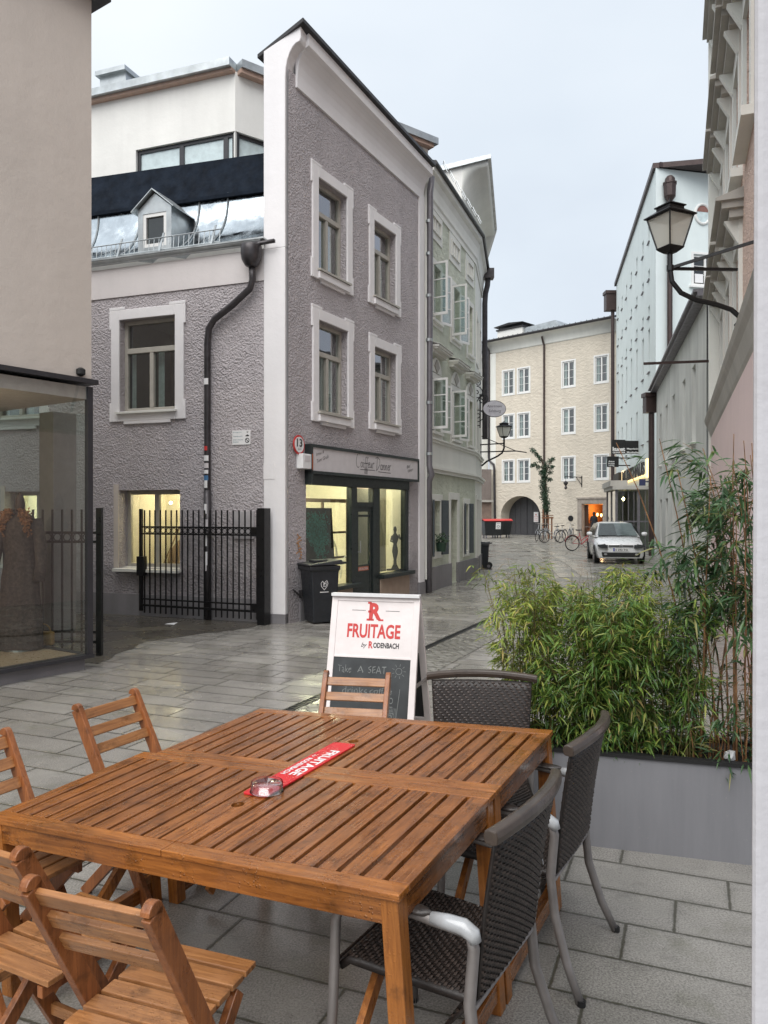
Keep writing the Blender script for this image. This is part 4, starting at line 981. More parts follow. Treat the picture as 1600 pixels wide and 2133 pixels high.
for a_, b_, c_, d_ in ((.5, 1.1, 6.0, 7.2), (1.9, 2.5, 6.0, 7.2), (.5, 1.1, 3.5, 4.7), (1.9, 2.5, 3.5, 4.7), (.45, 1.1, .05, 2.1), (1.6, 2.2, .05, 2.1)):
    cw = casement(D2, gh, a_, b_, c_, d_, .10, M['wwhite'], 1, .05, bars=2, pane=M['paneopaque']); moulded_surround(D2, cw, a_, b_, c_, d_, .13, 0, mat=M['offwhite'], p=.03)
# downpipes: grey one between the houses, dark one at the bend
dp = MB(); dp.tube([FC.w(5.13, -.16, 8.95), FC.w(5.13, -.12, 8.6), FC.w(5.13, -.12, 8.2), FC.w(5.13, -.10, 2.75), FC.w(5.13, -.16, 2.55), FC.w(5.16, -.08, 2.4), FC.w(5.16, -.08, .02)], .065, 12)
dpo = dp.build('downpipe', M['pipegrey'], smooth=True); tag(dpo, 'grey downpipe in the joint between hairdresser house and green house', 'downpipe')
mb = MB()
for z_ in (8.0, 7.3, 6.4, 5.45, 4.1, 3.0): mb.lathe([(.075, -.03), (.075, .03)], FC.w(5.13, -.10, z_), 12)
each(mb, 'pipe_clamp', M['zincdull'], dpo)
mb = MB(); q = D2.w(2.85, -.12, 0); h0 = D2.w(2.85, -.22, 9.0)
mb.tube([h0, D2.w(2.85, -.20, 8.75), D2.w(2.85, -.14, 8.5), D2.w(2.85, -.12, 8.2), D2.w(2.85, -.12, 4.0)], .085, 10); mb.box(h0[0] - .17, h0[0] + .17, h0[1] - .15, h0[1] + .15, 8.95, 9.25)
tag(mb.build('downpipe', M['pipe']), 'dark downpipe with square hopper at the far end of the green house', 'downpipe')
pot = D1.w(.85, -.12, .86)
pp = empty('potted_plant', pot, 'small leafy plant in a dark pot on the green house window ledge', 'plant')
mb = MB(); mb.lathe([(.10, 0), (.13, .2), (.12, .2)], pot, 12); mb.build('pot', simple('dark green pot', (.02, .05, .03), .5), pp)
mb = MB(); rp = random.Random(9)
for i in range(160):
    a_ = rp.uniform(0, 6.28); b_ = rp.uniform(-.2, 1.4); r_ = rp.uniform(.05, .2)
    c_ = Vector((pot[0] + r_ * math.cos(a_) * math.cos(b_), pot[1] + r_ * math.sin(a_) * math.cos(b_), pot[2] + .22 + r_ * math.sin(b_)))
    d1 = Vector((rp.uniform(-1, 1), rp.uniform(-1, 1), rp.uniform(-.4, .8))).normalized() * .05; d2 = d1.orthogonal().normalized() * .018
    mb.add([c_ - d1 * .2, c_ + d1 * .4 + d2, c_ + d1, c_ + d1 * .4 - d2], [(0, 1, 2, 3)])
mb.build('foliage', simple('dark leaf', (.03, .07, .025), .5, 0, .4, 20), pp)

# ------------------------------------------------------------------ taller white house behind, with a deep eave
E1 = Frame((2.55, 25.2), u=(1.1, 6.2)); e2 = E1.w(6.3, 0, 0); E2 = Frame(e2[:2], u=(.3, 9))
eh = empty('tall_white_house', (2.55, 25.2, 0), 'tall off-white house with deep curved eaves rising beyond the green house', 'house')
mb = MB(); wall(mb, E1, 0, 6.3, 0, 12.2, [(.9 + i * 1.9, 1.8 + i * 1.9, z_, z_ + 1.5, .2) for i in range(3) for z_ in (1.2, 4.2, 7.2, 9.9)]); wall(mb, E2, 0, 9, 0, 12.2, [])
mb.add([E1.w(0, 0, 0), E1.w(0, 6, 0), E1.w(0, 6, 12.0), E1.w(0, 3.2, 12.7), E1.w(0, 1.2, 12.9), E1.w(0, 0, 13.15)], [(5, 4, 3, 2, 1, 0)])
mb.build('wall', M['cream'], eh)
pe = [(0, 11.9)] + [(.78 * (1 - math.cos(R(a))), 12.0 + 1.0 * math.sin(R(a))) for a in range(0, 91, 15)] + [(.86, 13.05), (.86, 13.2), (0, 13.25)]
cornice(E1, 0, 6.3, pe, 'eave_cove', M['offwhite'], eh, True); cornice(E2, .0, 9, pe, 'eave_cove', M['offwhite'], eh, True)
mb = MB()
for F_, a_, b_ in ((E1, -.12, 6.35), (E2, .0, 9)): mb.hexa([F_.w(a_, -.95, 13.22), F_.w(b_, -.95, 13.22), F_.w(b_, 1.6, 13.0), F_.w(a_, 1.6, 12.78), F_.w(a_, -.95, 13.36), F_.w(b_, -.95, 13.36), F_.w(b_, 1.6, 13.1), F_.w(a_, 1.6, 12.95)])
mb.fb(E1, -.1, 6, 12.75, 12.85, 1.6, 4.5)
each(mb, 'roof', M['zincdull'], eh)
for i in range(3):
    for z_ in (1.2, 4.2, 7.2, 9.9): casement(E1, eh, .9 + i * 1.9, 1.8 + i * 1.9, z_, z_ + 1.5, .12, M['wwhite'], .66, .05, pane=M['paneopaque'])
mb = MB(); mb.fb(E1, -.02, .0, 10.9, 11.0, .1, 1.6)
mb.build('ledge', M['cream'], eh)

# ------------------------------------------------------------------ beige building closing the street
FF = Frame((8.17, 59.5), (15.68, 52.0))
F_ = FF
bg_ = empty('beige_building', (8.17, 59.5, 0), 'long beige rough-rendered building with arched gateway closing the street', 'house')
cols_ = [(1.27, 2.27), (2.66, 3.66), (6.48, 7.45), (9.05, 10.02)]
rows_ = [(10.66, 12.45), (7.35, 9.1), (4.03, 5.64)]
holes = [(a_, b_, c_, d_, .12) for a_, b_ in cols_ for c_, d_ in rows_]
zg = -.0
gate_h = (1.05, 4.62, 0, 2.95, 1.1); door_h = (8.06, 9.66, 0, 2.3, .5)
mb = MB(); wall(mb, FF, -.0, 10.75, 0, 14.05, holes + [gate_h, door_h])
# spandrels of the arch
for sd_ in (0, 1):
    cx_, rx, rz, zs_ = 2.835, 1.785, 1.55, 1.4
    pts = [(cx_ + rx * math.cos(R(a_)), zs_ + rz * math.sin(R(a_))) for a_ in range(90, 181, 10)] if not sd_ else [(cx_ + rx * math.cos(R(a_)), zs_ + rz * math.sin(R(a_))) for a_ in range(90, -1, -10)]
    cor = (gate_h[0], 2.95) if not sd_ else (gate_h[1], 2.95)
    for i in range(len(pts) - 1):
        mb.add([FF.w(cor[0], 0, cor[1]), FF.w(pts[i][0], 0, pts[i][1]), FF.w(pts[i + 1][0], 0, pts[i + 1][1])], [(0, 1, 2)])
        mb.add([FF.w(pts[i][0], 0, pts[i][1]), FF.w(pts[i + 1][0], 0, pts[i + 1][1]), FF.w(pts[i + 1][0], 1.1, pts[i + 1][1]), FF.w(pts[i][0], 1.1, pts[i][1])], [(0, 1, 2, 3)])
mb.build('wall', M['beige'], bg_)
mb = MB(); mb.fb(FF, -.05, 10.75, 0, 14, 6, 6.1); mb.fb(FF, -.05, 0, 0, 14, .1, 6); each(mb, 'rear_walls', M['beige'], bg_)
pfb = [(0, 13.95), (.04, 13.95), (.04, 14.05)] + [(.04 + .42 * (1 - math.cos(R(a))), 14.08 + .66 * math.sin(R(a))) for a in range(0, 91, 18)] + [(.5, 14.76), (0, 14.8)]
cornice(FF, -.1, 10.75, pfb, 'eave_cove', M['offwhite'], bg_, True)
mb = MB(); mb.hexa([FF.w(-.35, -.62, 14.76), FF.w(10.75, -.62, 14.76), FF.w(10.75, 4, 16.0), FF.w(-.35, 4, 16.0), FF.w(-.35, -.62, 14.9), FF.w(10.75, -.62, 14.9), FF.w(10.75, 4, 16.2), FF.w(-.35, 4, 16.2)])
mb.tube([FF.w(-.35, -.68, 14.8), FF.w(10.75, -.68, 14.8)], .1, 8); each(mb, 'roof', M['roofdark'], bg_)
mb = MB()
for i in range(24): mb.fb(FF, .3 + i * .44, .34 + i * .44, 14.88, 15.0, -.5, -.46)
each(mb, 'snow_hooks', M['roofdark'], bg_)
mb = MB(); mb.hexa([FF.w(1.2, .6, 14.9), FF.w(6.1, .6, 14.9), FF.w(6.1, 3, 14.9), FF.w(1.2, 3, 14.9), FF.w(1.2, .6, 15.55), FF.w(5.5, .6, 15.75), FF.w(5.5, 3, 15.75), FF.w(1.2, 3, 15.55)]); mb.build('roof_structure', M['zincdull'], bg_)
c0, c1 = FF.s(1046, 1), FF.s(1098, 1)
mb = MB(); mb.fb(FF, c0, c1, 14.9, 15.75, .4, 1.6); ch = mb.build('chimney', M['cream'], bg_)
mb = MB(); mb.fb(FF, c0 - .08, c1 + .08, 15.70, 15.80, .3, 1.7); 
for s_ in (c0 + .1, c1 - .15): mb.fb(FF, s_, s_ + .06, 15.80, 15.98, .5, .56); mb.fb(FF, s_, s_ + .06, 15.80, 15.98, 1.4, 1.46)
mb.prism([(c0 - .2, 15.96), (c1 + .15, 16.0), (c1 + .15, 16.04), ((c0 + c1) / 2, 16.16), (c0 - .2, 16.01)], FF, .2, 1.8); mb.build('chimney_hood', M['roofdark'], ch)
room = MB()
for a_, b_ in cols_:
    for c_, d_ in rows_:
        cur = [(.05, .45)] if rnd.random() < .5 else [(.05, .25), (.75, .95)]
        cw = casement(FF, bg_, a_, b_, c_, d_, .03, M['wwhite'], 1, .085, bars=2, curtain=cur)
        mb = MB(); frame_rect(mb, FF, a_ - .10, b_ + .10, c_ - .10, d_ + .10, -.03, .03, .10); mb.build('window_surround', M['wwhite'], cw)
        room_box(room, FF, a_, b_, c_, d_, .14, 1.2)
room.build('interior', M['dark'], bg_)
mb = MB(); mb.fb(FF, 1.05, 4.62, 0, 2.95, 1.1, 1.16); gd = mb.build('gateway_door', simple('anthracite gate', (.055, .055, .06), .55, 0, .1), bg_)
mb = MB()
for s_ in (1.6, 2.1, 3.2, 3.8, 4.3): mb.fb(FF, s_, s_ + .04, .1, 2.8, 1.07, 1.1)
mb.fb(FF, 2.6, 2.72, 0, 2.9, 1.04, 1.1); mb.fb(FF, 1.05, 4.62, .9, .96, 1.07, 1.1); each(mb, 'door_ribs', simple('anthracite gate', (.055, .055, .06), .55), gd)
mb = MB(); mb.fb(FF, 3.35, 3.75, 1.0, 1.75, 1.03, 1.05); nsn = mb.build('notice', M['plainwhite'], gd)
mb = MB(); put_text(mb, 'ACHTUNG', lambda x, y: FF.w(3.38 + x, 1.025, 1.35 + y), 0, .34, 0, .08, .01); put_text(mb, 'Ausfahrt', lambda x, y: FF.w(3.4 + x, 1.025, 1.2 + y), 0, .3, 0, .08); put_text(mb, 'freihalten', lambda x, y: FF.w(3.4 + x, 1.025, 1.07 + y), 0, .3, 0, .07); mb.prism([(3.48, 1.5), (3.62, 1.5), (3.55, 1.64)], FF, 1.02, 1.028); mb.build('lettering', M['red'], nsn)
mb = MB(); mb.fb(FF, 3.95, 4.4, .98, 1.28, 1.03, 1.05); nsn = mb.build('notice', M['plainwhite'], gd)
mb = MB(); put_text(mb, 'Zufahrt', lambda x, y: FF.w(4.0 + x, 1.025, 1.15 + y), 0, .34, 0, .07, .01); put_text(mb, 'frei', lambda x, y: FF.w(4.05 + x, 1.025, 1.03 + y), 0, .2, 0, .07); mb.build('lettering', M['ink'], nsn)
# lit doorway
mb = MB(); frame_rect(mb, FF, 7.72, 10.0, -.3, 2.66, -.08, .0, .33); mb.fb(FF, 7.66, 10.06, 2.66, 2.76, -.14, 0); mb.build('door_surround', simple('grey sandstone', (.34, .30, .26), .8, 0, .15, 4, .01, 20), bg_)
mb = MB(); room_box(mb, FF, 8.06, 9.66, 0.02, 2.3, .5, 3); mb.build('hall', simple('amber wall', (.55, .24, .06), .7), bg_)
mb = MB(); mb.fb(FF, 8.06, 8.35, .03, 2.25, .3, .36); mb.fb(FF, 8.5, 9.1, .03, 2.0, 2.0, 2.1); mb.fb(FF, 9.0, 9.5, .9, 1.9, 2.6, 2.7); mb.build('door', simple('dark brown timber', (.07, .03, .015), .5), bg_)
mb = MB()
for s_, z_ in ((8.55, 1.55), (8.85, 1.5)): mb.lathe([(.02, -.1), (.07, 0), (.05, .12)], FF.w(s_, 1.2, z_), 10)
each(mb, 'bulb', emit('dim amber bulb', (1, .6, .2), 4), bg_)
lp = bpy.data.lights.new('hall_light', 'POINT'); lp.energy = 22; lp.color = (1, .62, .30); lp.shadow_soft_size = .15
lo = bpy.data.objects.new('hall_light', lp); COL.objects.link(lo); lo.location = FF.w(8.9, 1.3, 2.0)
mb = MB(); disc(mb, FF, 7.15, 1.3, .2, -.05, 0); mb.build('round_vent', M['iron'], bg_)
mb = MB(); mb.fb(FF, 10.05, 10.5, 1.95, 2.35, -.04, 0); hn = mb.build('house_number', M['plainwhite'], bg_)
mb = MB(); frame_rect(mb, FF, 10.06, 10.49, 1.96, 2.34, -.046, -.04, .02); put_text(mb, '16', lambda x, y: FF.w(10.15 + x, -.045, 2.05 + y), 0, .22, 0, .2, .02); mb.build('lettering', M['ink'], hn)
mb = MB(); mb.tube([FF.w(4.92, -.28, 14.5), FF.w(4.92, -.12, 14.1), FF.w(4.98, -.08, 13.9), FF.w(4.98, -.08, .1)], .07, 8)
tag(mb.build('downpipe', M['pipebrown']), 'thin brown downpipe down the middle of the beige building', 'downpipe')
mb = MB(); mb.tube([FF.w(.0, -.5, 14.6), FF.w(-.0, -.12, 14.2), FF.w(0, -.1, 6.0), FF.w(0.05, -.1, 5.7), FF.w(.45, -.1, 5.4), FF.w(.52, -.1, 5.1), FF.w(.6, -.1, 0.1)], .09, 8)
tag(mb.build('downpipe', M['pipe']), 'dark kinked downpipe at the left edge of the beige building', 'downpipe')
mb = MB(); mb.fb(FF, .08, .6, 5.0, 14.0, -.03, 0); mb.build('corner_strip', M['offwhite'], bg_)
# iron bracket with small hanging lamp on the beige wall
s_b, z_b = FF.px(1212, 1003)
wb = empty('wall_lantern', FF.w(s_b, 0, z_b), 'small wall lantern on an iron arm above the round vent of the beige building', 'lamp')
mb = MB(); mb.bar(FF.w(s_b, 0, z_b + .25), FF.w(s_b - .9, -.75, z_b + .3), .05, .05); mb.bar(FF.w(s_b, 0, z_b - .45), FF.w(s_b, 0, z_b + .35), .06, .06); mb.bar(FF.w(s_b, 0, z_b - .3), FF.w(s_b - .3, -.25, z_b + .26), .04, .04); mb.build('arm', M['iron'], wb)
q = FF.w(s_b - .85, -.7, z_b - .2); mb = MB(); mb.tube([(q[0], q[1], q[2] + .5), (q[0], q[1], q[2] + .1)], .015, 5); mb.lathe([(.02, .2), (.16, .1), (.17, .02), (.05, -.15), (.12, -.3), (.02, -.42)], q, 10); each(mb, 'lamp_body', M['pipe'], wb)
# lower rough wall left of the beige building
LW = Frame((6.2, 58.0), (8.6, 58.8))
lw = empty('rough_wall', (6.2, 58.0, 0), 'low brown rough-cast wall with posters between the white house and the beige building', 'wall')
mb = MB(); mb.fb(LW, 0, 2.1, 0, 5.0, 0, .5); mb.build('wall', M['cast2'], lw)
mb = MB(); mb.fb(LW, -.1, 2.15, 2.5, 2.65, -.25, .0); mb.build('ledge', M['stonegrey'], lw)
mb = MB(); mb.fb(LW, -.0, 2.1, 0, 2.5, -.03, .0); mb.build('lower_render', simple('brown render', (.22, .16, .13), .9, 0, .2, 3), lw)
for z_, c_ in ((1.75, M['signwhite']), (1.25, simple('pink poster', (.55, .1, .2), .6)), (.85, M['plainwhite'])):
    mb = MB(); mb.fb(LW, .62, 1.1, z_, z_ + .4, -.05, -.03); mb.build('poster', c_, lw)
Lb = Frame((4.4, 60.5), (8.2, 60.5))
mb = MB(); wall(mb, Lb, -3, 3.8, 5, 13.8, [(1.8, 2.6, z_, z_ + 1.7, .2) for z_ in (5.5, 8.4, 11)]); mb.fb(Lb, -3, 3.9, 13.8, 14.1, -.4, 5)
br = mb.build('cream_house', M['offwhite']); tag(br, 'narrow slice of cream house behind the dark kinked downpipe, left of the beige building', 'house')
mb = MB()
for z_ in (5.5, 8.4, 11): frame_rect(mb, Lb, 1.8, 2.6, z_, z_ + 1.7, .05, .12, .08); mb.fb(Lb, 2.17, 2.23, z_ + .08, z_ + 1.62, .05, .12)
wfo = mb.build('window', M['wwhite'], br); mb = MB()
for z_ in (5.5, 8.4, 11): mb.fb(Lb, 1.8, 2.6, z_, z_ + 1.7, .13, .15)
each(mb, 'pane', M['paneopaque'], wfo)
mb = MB(); mb.hexa([Lb.w(-3, -.5, 14.1), Lb.w(4.0, -.5, 14.1), Lb.w(4.0, 4, 15.6), Lb.w(-3, 4, 15.6), Lb.w(-3, -.5, 14.3), Lb.w(4.0, -.5, 14.3), Lb.w(4.0, 4, 15.8), Lb.w(-3, 4, 15.8)]); each(mb, 'roof', M['roofdark'], br)

# ------------------------------------------------------------------ mint building
GS = Frame((15.1, 50.0), u=(-3.5, -17.2))
SG = 17.5
gc = GS.w(SG, 0, 0); GF = Frame(gc[:2], u=(.97, .22))
mg = empty('mint_building', (gc[0], gc[1], 0), 'tall mint green building with a round window and narrow deep openings on the right', 'house')
zE = 16.45
colsG = [1.0, 3.4, 5.8, 8.2, 10.6, 13.0, 15.1]
slots = []
for i, s_ in enumerate(colsG):
    for z_, h_ in ((14.0, .75), (12.3, .45), (10.6, .5), (8.1, 1.7), (5.0, 1.6)):
        slots.append((s_, s_ + (.55 if h_ < 1 else .62), z_, z_ + h_ + (.25 if h_ > 1 else 0), .30))
mb = MB(); wall(mb, GS, 0, SG, 0, zE, slots); mb.build('street_wall', M['mint'], mg)
mb = MB()
for a_, b_, c_, d_, r_ in slots: mb.fb(GS, a_, b_, c_, d_, .28, .31)
each(mb, 'pane', M['paneopaque'], mg)
mb = MB()
for a_, b_, c_, d_, r_ in slots: mb.fb(GS, a_ - .03, b_ + .03, c_ - .06, c_ - .02, -.07, .02)
each(mb, 'sill', M['pipegrey'], mg)
fs0, fz0 = GF.px(1444, 595); fs1, fz1 = GF.px(1474, 534)
fs1 = fs0 + 1.25
mb = MB(); wall(mb, GF, 0, 9, 0, zE, [(fs0, fs1, fz0, fz1, .15)]); mb.build('front_wall', M['mint'], mg)
cw = casement(GF, mg, fs0, fs1, fz0, fz1, .05, M['wwhite'], 1, .08, bars=2, pane=M['paneopaque'])
mb = MB(); frame_rect(mb, GF, fs0 - .1, fs1 + .1, fz0 - .04, fz1 + .12, -.03, .05, .1); mb.fb(GF, fs0 - .2, fs1 + .2, fz0 - .12, fz0 - .04, -.12, .05); mb.build('window_surround', M['wwhite'], cw)
mb = MB(); mb.fb(GF, fs0 + .1, fs0 + .5, fz0 + .12, fz0 + .5, .02, .035); mb.build('sticker', M['plainwhite'], cw)
rs, rz = GF.px(1463, 448)
mb = MB(); mb.tube([GF.w(rs + .36 * math.cos(R(a_)), -.02, rz + .42 * math.sin(R(a_))) for a_ in range(0, 360, 15)], .06, 8, closed=True); rw = mb.build('round_window', M['wwhite'], mg)
mb = MB(); disc(mb, GF, rs, rz, .36, -.02, .0, ry=.42); each(mb, 'pane', M['blind'], rw)
mb = MB(); mb.prism([(rs + .34 * math.cos(R(a_)), rz + .1 + .3 * math.sin(R(a_))) for a_ in range(0, 181, 15)], GF, -.03, -.021); mb.build('blind', simple('brown blind', (.25, .12, .1), .7), rw)
mb = MB(); mb.fb(GS, -.1, SG + .0, zE, zE + .22, -.12, 9); mb.fb(GF, .13, 9.2, zE, zE + .221, -.12, .5); mb.build('roof_edge', M['pipebrown'], mg)
hp2 = GS.w(-.2, -.3, 0)
mb = MB(); mb.box(hp2[0] - .4, hp2[0] + .4, hp2[1] - .3, hp2[1] + .3, 14.9, 16.1); mb.box(hp2[0] - .46, hp2[0] + .46, hp2[1] - .36, hp2[1] + .36, 15.95, 16.15); mb.tube([(hp2[0] + .1, hp2[1], 15), (hp2[0] + .1, hp2[1], .05)], .12, 8)
tag(mb.build('downpipe', M['pipebrown']), 'brown downpipe with box hopper where the beige and the mint building meet', 'downpipe')
ds_, dz_ = GF.px(1394, 395, -.15)
mb = MB(); q = GF.w(ds_, -.2, dz_)
mb.lathe([(.10, -.55), (.25, -.35), (.27, .15), (.3, .18), (.3, .24)], q, 8); mb.lathe([(.22, .24), (.2, .42), (.12, .52), (.02, .56)], q, 12)
q2 = GF.w(ds_, -.2, 0); mb.tube([(q2[0], q2[1], dz_ - .5), (q2[0], q2[1], 0.05)], .11, 10)
tag(mb.build('downpipe', M['pipebrown']), 'tall brown downpipe with domed hopper running down the front of the mint building', 'downpipe')
# glass vestibule on the mint facade
vf = Frame(GS.w(2.0, 0, 0)[:2], u=(-3.5, -17.2))
vb = empty('glass_vestibule', GS.w(5, -1, 0), 'glazed entrance porch with flat grey roof beside the white car', 'porch')
a0, a1, d0_, zt_ = 11.5, 16.3, -1.55, 2.75
mb = MB()
for s_ in (a0, 13.9, a1 - .1): mb.fb(GS, s_, s_ + .1, 0, zt_, d0_, d0_ + .1)
mb.fb(GS, a1 - .1, a1, 0, zt_, -.62, -.50); mb.fb(GS, a1 - .1, a1, 0, zt_, -.1, -.0)
mb.fb(GS, a0 + .1, a1 - .1, .0, .12, d0_, d0_ + .08); mb.fb(GS, a1 - .08, a1, .0, .12, d0_ + .1, -.1); mb.fb(GS, a1 - .06, a1 - .01, 1.3, 1.36, d0_ + .1, -.1)
for k_ in range(5): mb.fb(GS, a1 - .05, a1 - .02, .12, zt_, d0_ + .3 + k_ * .24, d0_ + .33 + k_ * .24)
mb.build('frame', M['pipegrey'], vb)
mb = MB(); mb.fb(GS, a0 - .1, a1 + .15, zt_, zt_ + .16, d0_ - .12, 0); mb.fb(GS, a0, a1 - .2, zt_ + .16, zt_ + .42, d0_ - .2, -1.0); each(mb, 'roof', M['stonegrey'], vb)
mb = MB(); mb.fb(GS, a0 + .1, a1 - .1, .12, zt_, d0_ + .04, d0_ + .05); mb.fb(GS, a1 - .04, a1 - .035, .12, zt_, d0_ + .1, -.05); each(mb, 'pane', M['shopglass'], vb)
mb = MB(); mb.fb(GS, a0, a0 + .1, 0, zt_, d0_ + .1, 0); mb.fb(GS, a0 + .1, a1 - .1, .02, zt_, -.08, -.03); mb.build('back_panel', simple('grey brown panel', (.24, .21, .18), .6), vb)
mb = MB(); mb.lathe([(.02, -.08), (.07, 0), (.02, .08)], GS.w(15.2, -1.1, 2.35), 10); each(mb, 'bulb', M['bulb'], vb)
# letters with warm back light above the porch
ls = empty('shop_lettering', GS.w(9, -.2, 4.4), 'row of dark cut-out letters glowing warm along the mint wall above the porch', 'sign')
mb = MB(); mb.fb(GS, 1.2, 4.6, 3.5, 4.1, -.3, -.05); mb.build('dark_panel', M['black'], ls)
mb = MB(); mb.fb(GS, 5.0, 5.5, 3.45, 4.15, -.16, -.02); mb.fb(GS, 5.5, 15.6, 3.40, 3.46, -.16, -.02); mb.fb(GS, 15.5, 16.0, 3.3, 4.15, -.16, -.02); mb.build('light_box', emit('amber light box', (1, .62, .18), .9), ls)
mb = MB(); put_text(mb, 'MUSIKHAUS', lambda x, y: GS.w(5.6 + x, -.2, 3.46 + y), 0, 9.6, 0, .62, .03); mb.build('lettering', M['black'], ls, solid=.04)
mb = MB(); mb.fb(GS, 15.3, 15.4, 2.95, 3.25, -.42, -.15); mb.fb(GS, 15.32, 15.38, 3.1, 3.16, -.15, 0)
bs = mb.build('street_sign', simple('blue enamel', (.02, .03, .10), .4)); tag(bs, 'small dark blue hanging sign on the mint wall above the porch', 'sign')
# hanging signs: kunst quartier
def hang_sign(name, label, px0, px1, y0, y1, dist, texts, split=None):
    X0, X1 = (px0 - CX) / FPX * dist, (px1 - CX) / FPX * dist; Z0, Z1 = CAMZ + (CY - y1) / FPX * dist, CAMZ + (CY - y0) / FPX * dist
    HF = Frame((X0, dist), u=(1, .12)); W = X1 - X0
    g = empty(name, (X0, dist, Z0), label, 'sign')
    mb = MB()
    if split: mb.fb(HF, 0, W * split - .01, Z0, Z1 + .04, 0, .12); mb.fb(HF, W * split + .01, W, Z0 + .03, Z1, .01, .12)
    else: mb.fb(HF, 0, W, Z0, Z1, 0, .12)
    mb.build('board', M['black'], g)
    mb = MB()
    for z_ in (Z0 + (Z1 - Z0) * .15, Z0 + (Z1 - Z0) * .86): mb.fb(HF, W, W + 1.2, z_ - .03, z_ + .03, .03, .09)
    each(mb, 'brackets', M['iron'], g)
    mb = MB()
    for tx, x0, x1, z0, z1, bd in texts: put_text(mb, tx, lambda x, y: HF.w(x * W, -.006, Z0 + y * (Z1 - Z0)), x0, x1, z0, z1, bd)
    mb.build('lettering', M['plainwhite'], g); return g
hang_sign('projecting_sign', 'wide black projecting sign lettered kunst QUARTIER beside Mayrische Musikalien', 1275, 1337, 919, 947, 38.5, [('kunst', .02, .46, .22, .52, .045), ('QUARTIER', .02, .47, .03, .17, .035), ('Mayrische', .52, .97, .30, .46, .03), ('Musikalien', .52, .97, .07, .20, .03)], .48)
hang_sign('projecting_sign', 'small square black projecting sign lettered Anton Pustet Verlag below the wide one', 1266, 1290, 952, 974, 42.0, [('Anton', .06, .6, .44, .6, .03), ('Pustet', .06, .62, .24, .38, .03), ('Verlag', .06, .6, .04, .18, .03)])

# ------------------------------------------------------------------ low grey-green building
HS = Frame((10.6, 30.0), u=(-3.75, -13.8))
hg = empty('grey_green_building', (7.0, 16.7, 0), 'low stained grey-green building with tall white casements, in front of the mint one', 'house')
hw = []
for pxs in (1375, 1387, 1401, 1422, 1442): s_ = HS.s(pxs); hw.append(s_)
hh = [(s_ - .05, s_ + .65, 3.45, 5.3, .28) for s_ in hw]
mb = MB(); wall(mb, HS, .3, 13.9, 0, 6.35, hh + [(a_ - .1, a_ + .75, .6, 2.2, .2) for a_ in hw]); mb.build('street_wall', M['greygreen'], hg)
mb = MB(); mb.fb(HS, .3, .35, 0, 6.3, .3, 6); mb.build('end_wall', M['greygreen'], hg)
for a_, b_, c_, d_, r_ in hh:
    casement(HS, hg, a_, b_, c_, d_, .16, M['wwhite'], .62, .06, pane=M['paneopaque']); mb = MB(); mb.fb(HS, a_ - .05, b_ + .05, c_ - .07, c_ - .02, -.10, .05); mb.build('sill', M['cream'], hg)
    casement(HS, hg, a_ - .05, b_ + .05, .6, 2.2, .12, M['winwood'], 1, .06, pane=M['paneopaque'])
mb = MB(); mb.fb(HS, .25, 14.2, 6.35, 6.44, -.22, 5); mb.fb(HS, .2, 14.2, 6.44, 6.5, -.3, 5); mb.build('roof_edge', M['pipegrey'], hg)
hpx = HS.w(.2, -.22, 0)
mb = MB(); mb.box(hpx[0] - .22, hpx[0] + .22, hpx[1] - .2, hpx[1] + .2, 5.6, 6.3); mb.box(hpx[0] - .27, hpx[0] + .27, hpx[1] - .25, hpx[1] + .25, 6.2, 6.36); mb.tube([(hpx[0] + .05, hpx[1], 5.7), (hpx[0] + .05, hpx[1], .05)], .11, 10)
tag(mb.build('downpipe', M['pipebrown']), 'brown downpipe with square box hopper at the far corner of the grey-green building', 'downpipe')

# ------------------------------------------------------------------ salmon building on the right with hooded windows
IS = Frame((6.74 + .23, 16.0 - .09), u=(-3.1, -8.2))
sh = empty('salmon_building', (6.74, 16.0, 0), 'salmon rough-cast building with heavy grey window hoods at the right edge', 'house')
zc = 3.62
wi = []
for k_, s_ in enumerate((.55, 2.4, 4.3, 6.1)):
    for z_ in ((3.95, 6.65, 9.35) if k_ < 3 else (6.65, 9.35)): wi.append((s_, s_ + .95, z_, z_ + 1.65, .16))
mb = MB(); wall(mb, IS, 0, 12.5, zc, 14.2, wi); mb.build('upper_wall', M['salmon'], sh)
mb = MB(); mb.fb(IS, 0, 12.5, 0, zc - .3, -.2, .3); mb.build('ground_wall', M['pink'], sh)
cornice(IS, -.05, 12.5, [(0, zc - .42), (.18, zc - .40), (.22, zc - .3), (.26, zc - .12), (.30, zc - .04), (.32, zc + .03), (0, zc + .08)], 'string_course', M['stonegrey'], sh)
mb = MB(); mb.fb(IS, -.1, 0.28, 0, 14.2, -.24, .4); mb.build('end_pilaster', M['offwhite'], sh)
mb = MB(); mb.fb(IS, -.05, 0.0, 0, 14.2, .4, 6); mb.build('end_wall', M['greygreen'], sh)
mb = MB(); mb.fb(IS, -.4, 12.5, 14.2, 14.5, -.55, 1); mb.build('eave', M['stonegrey'], sh)
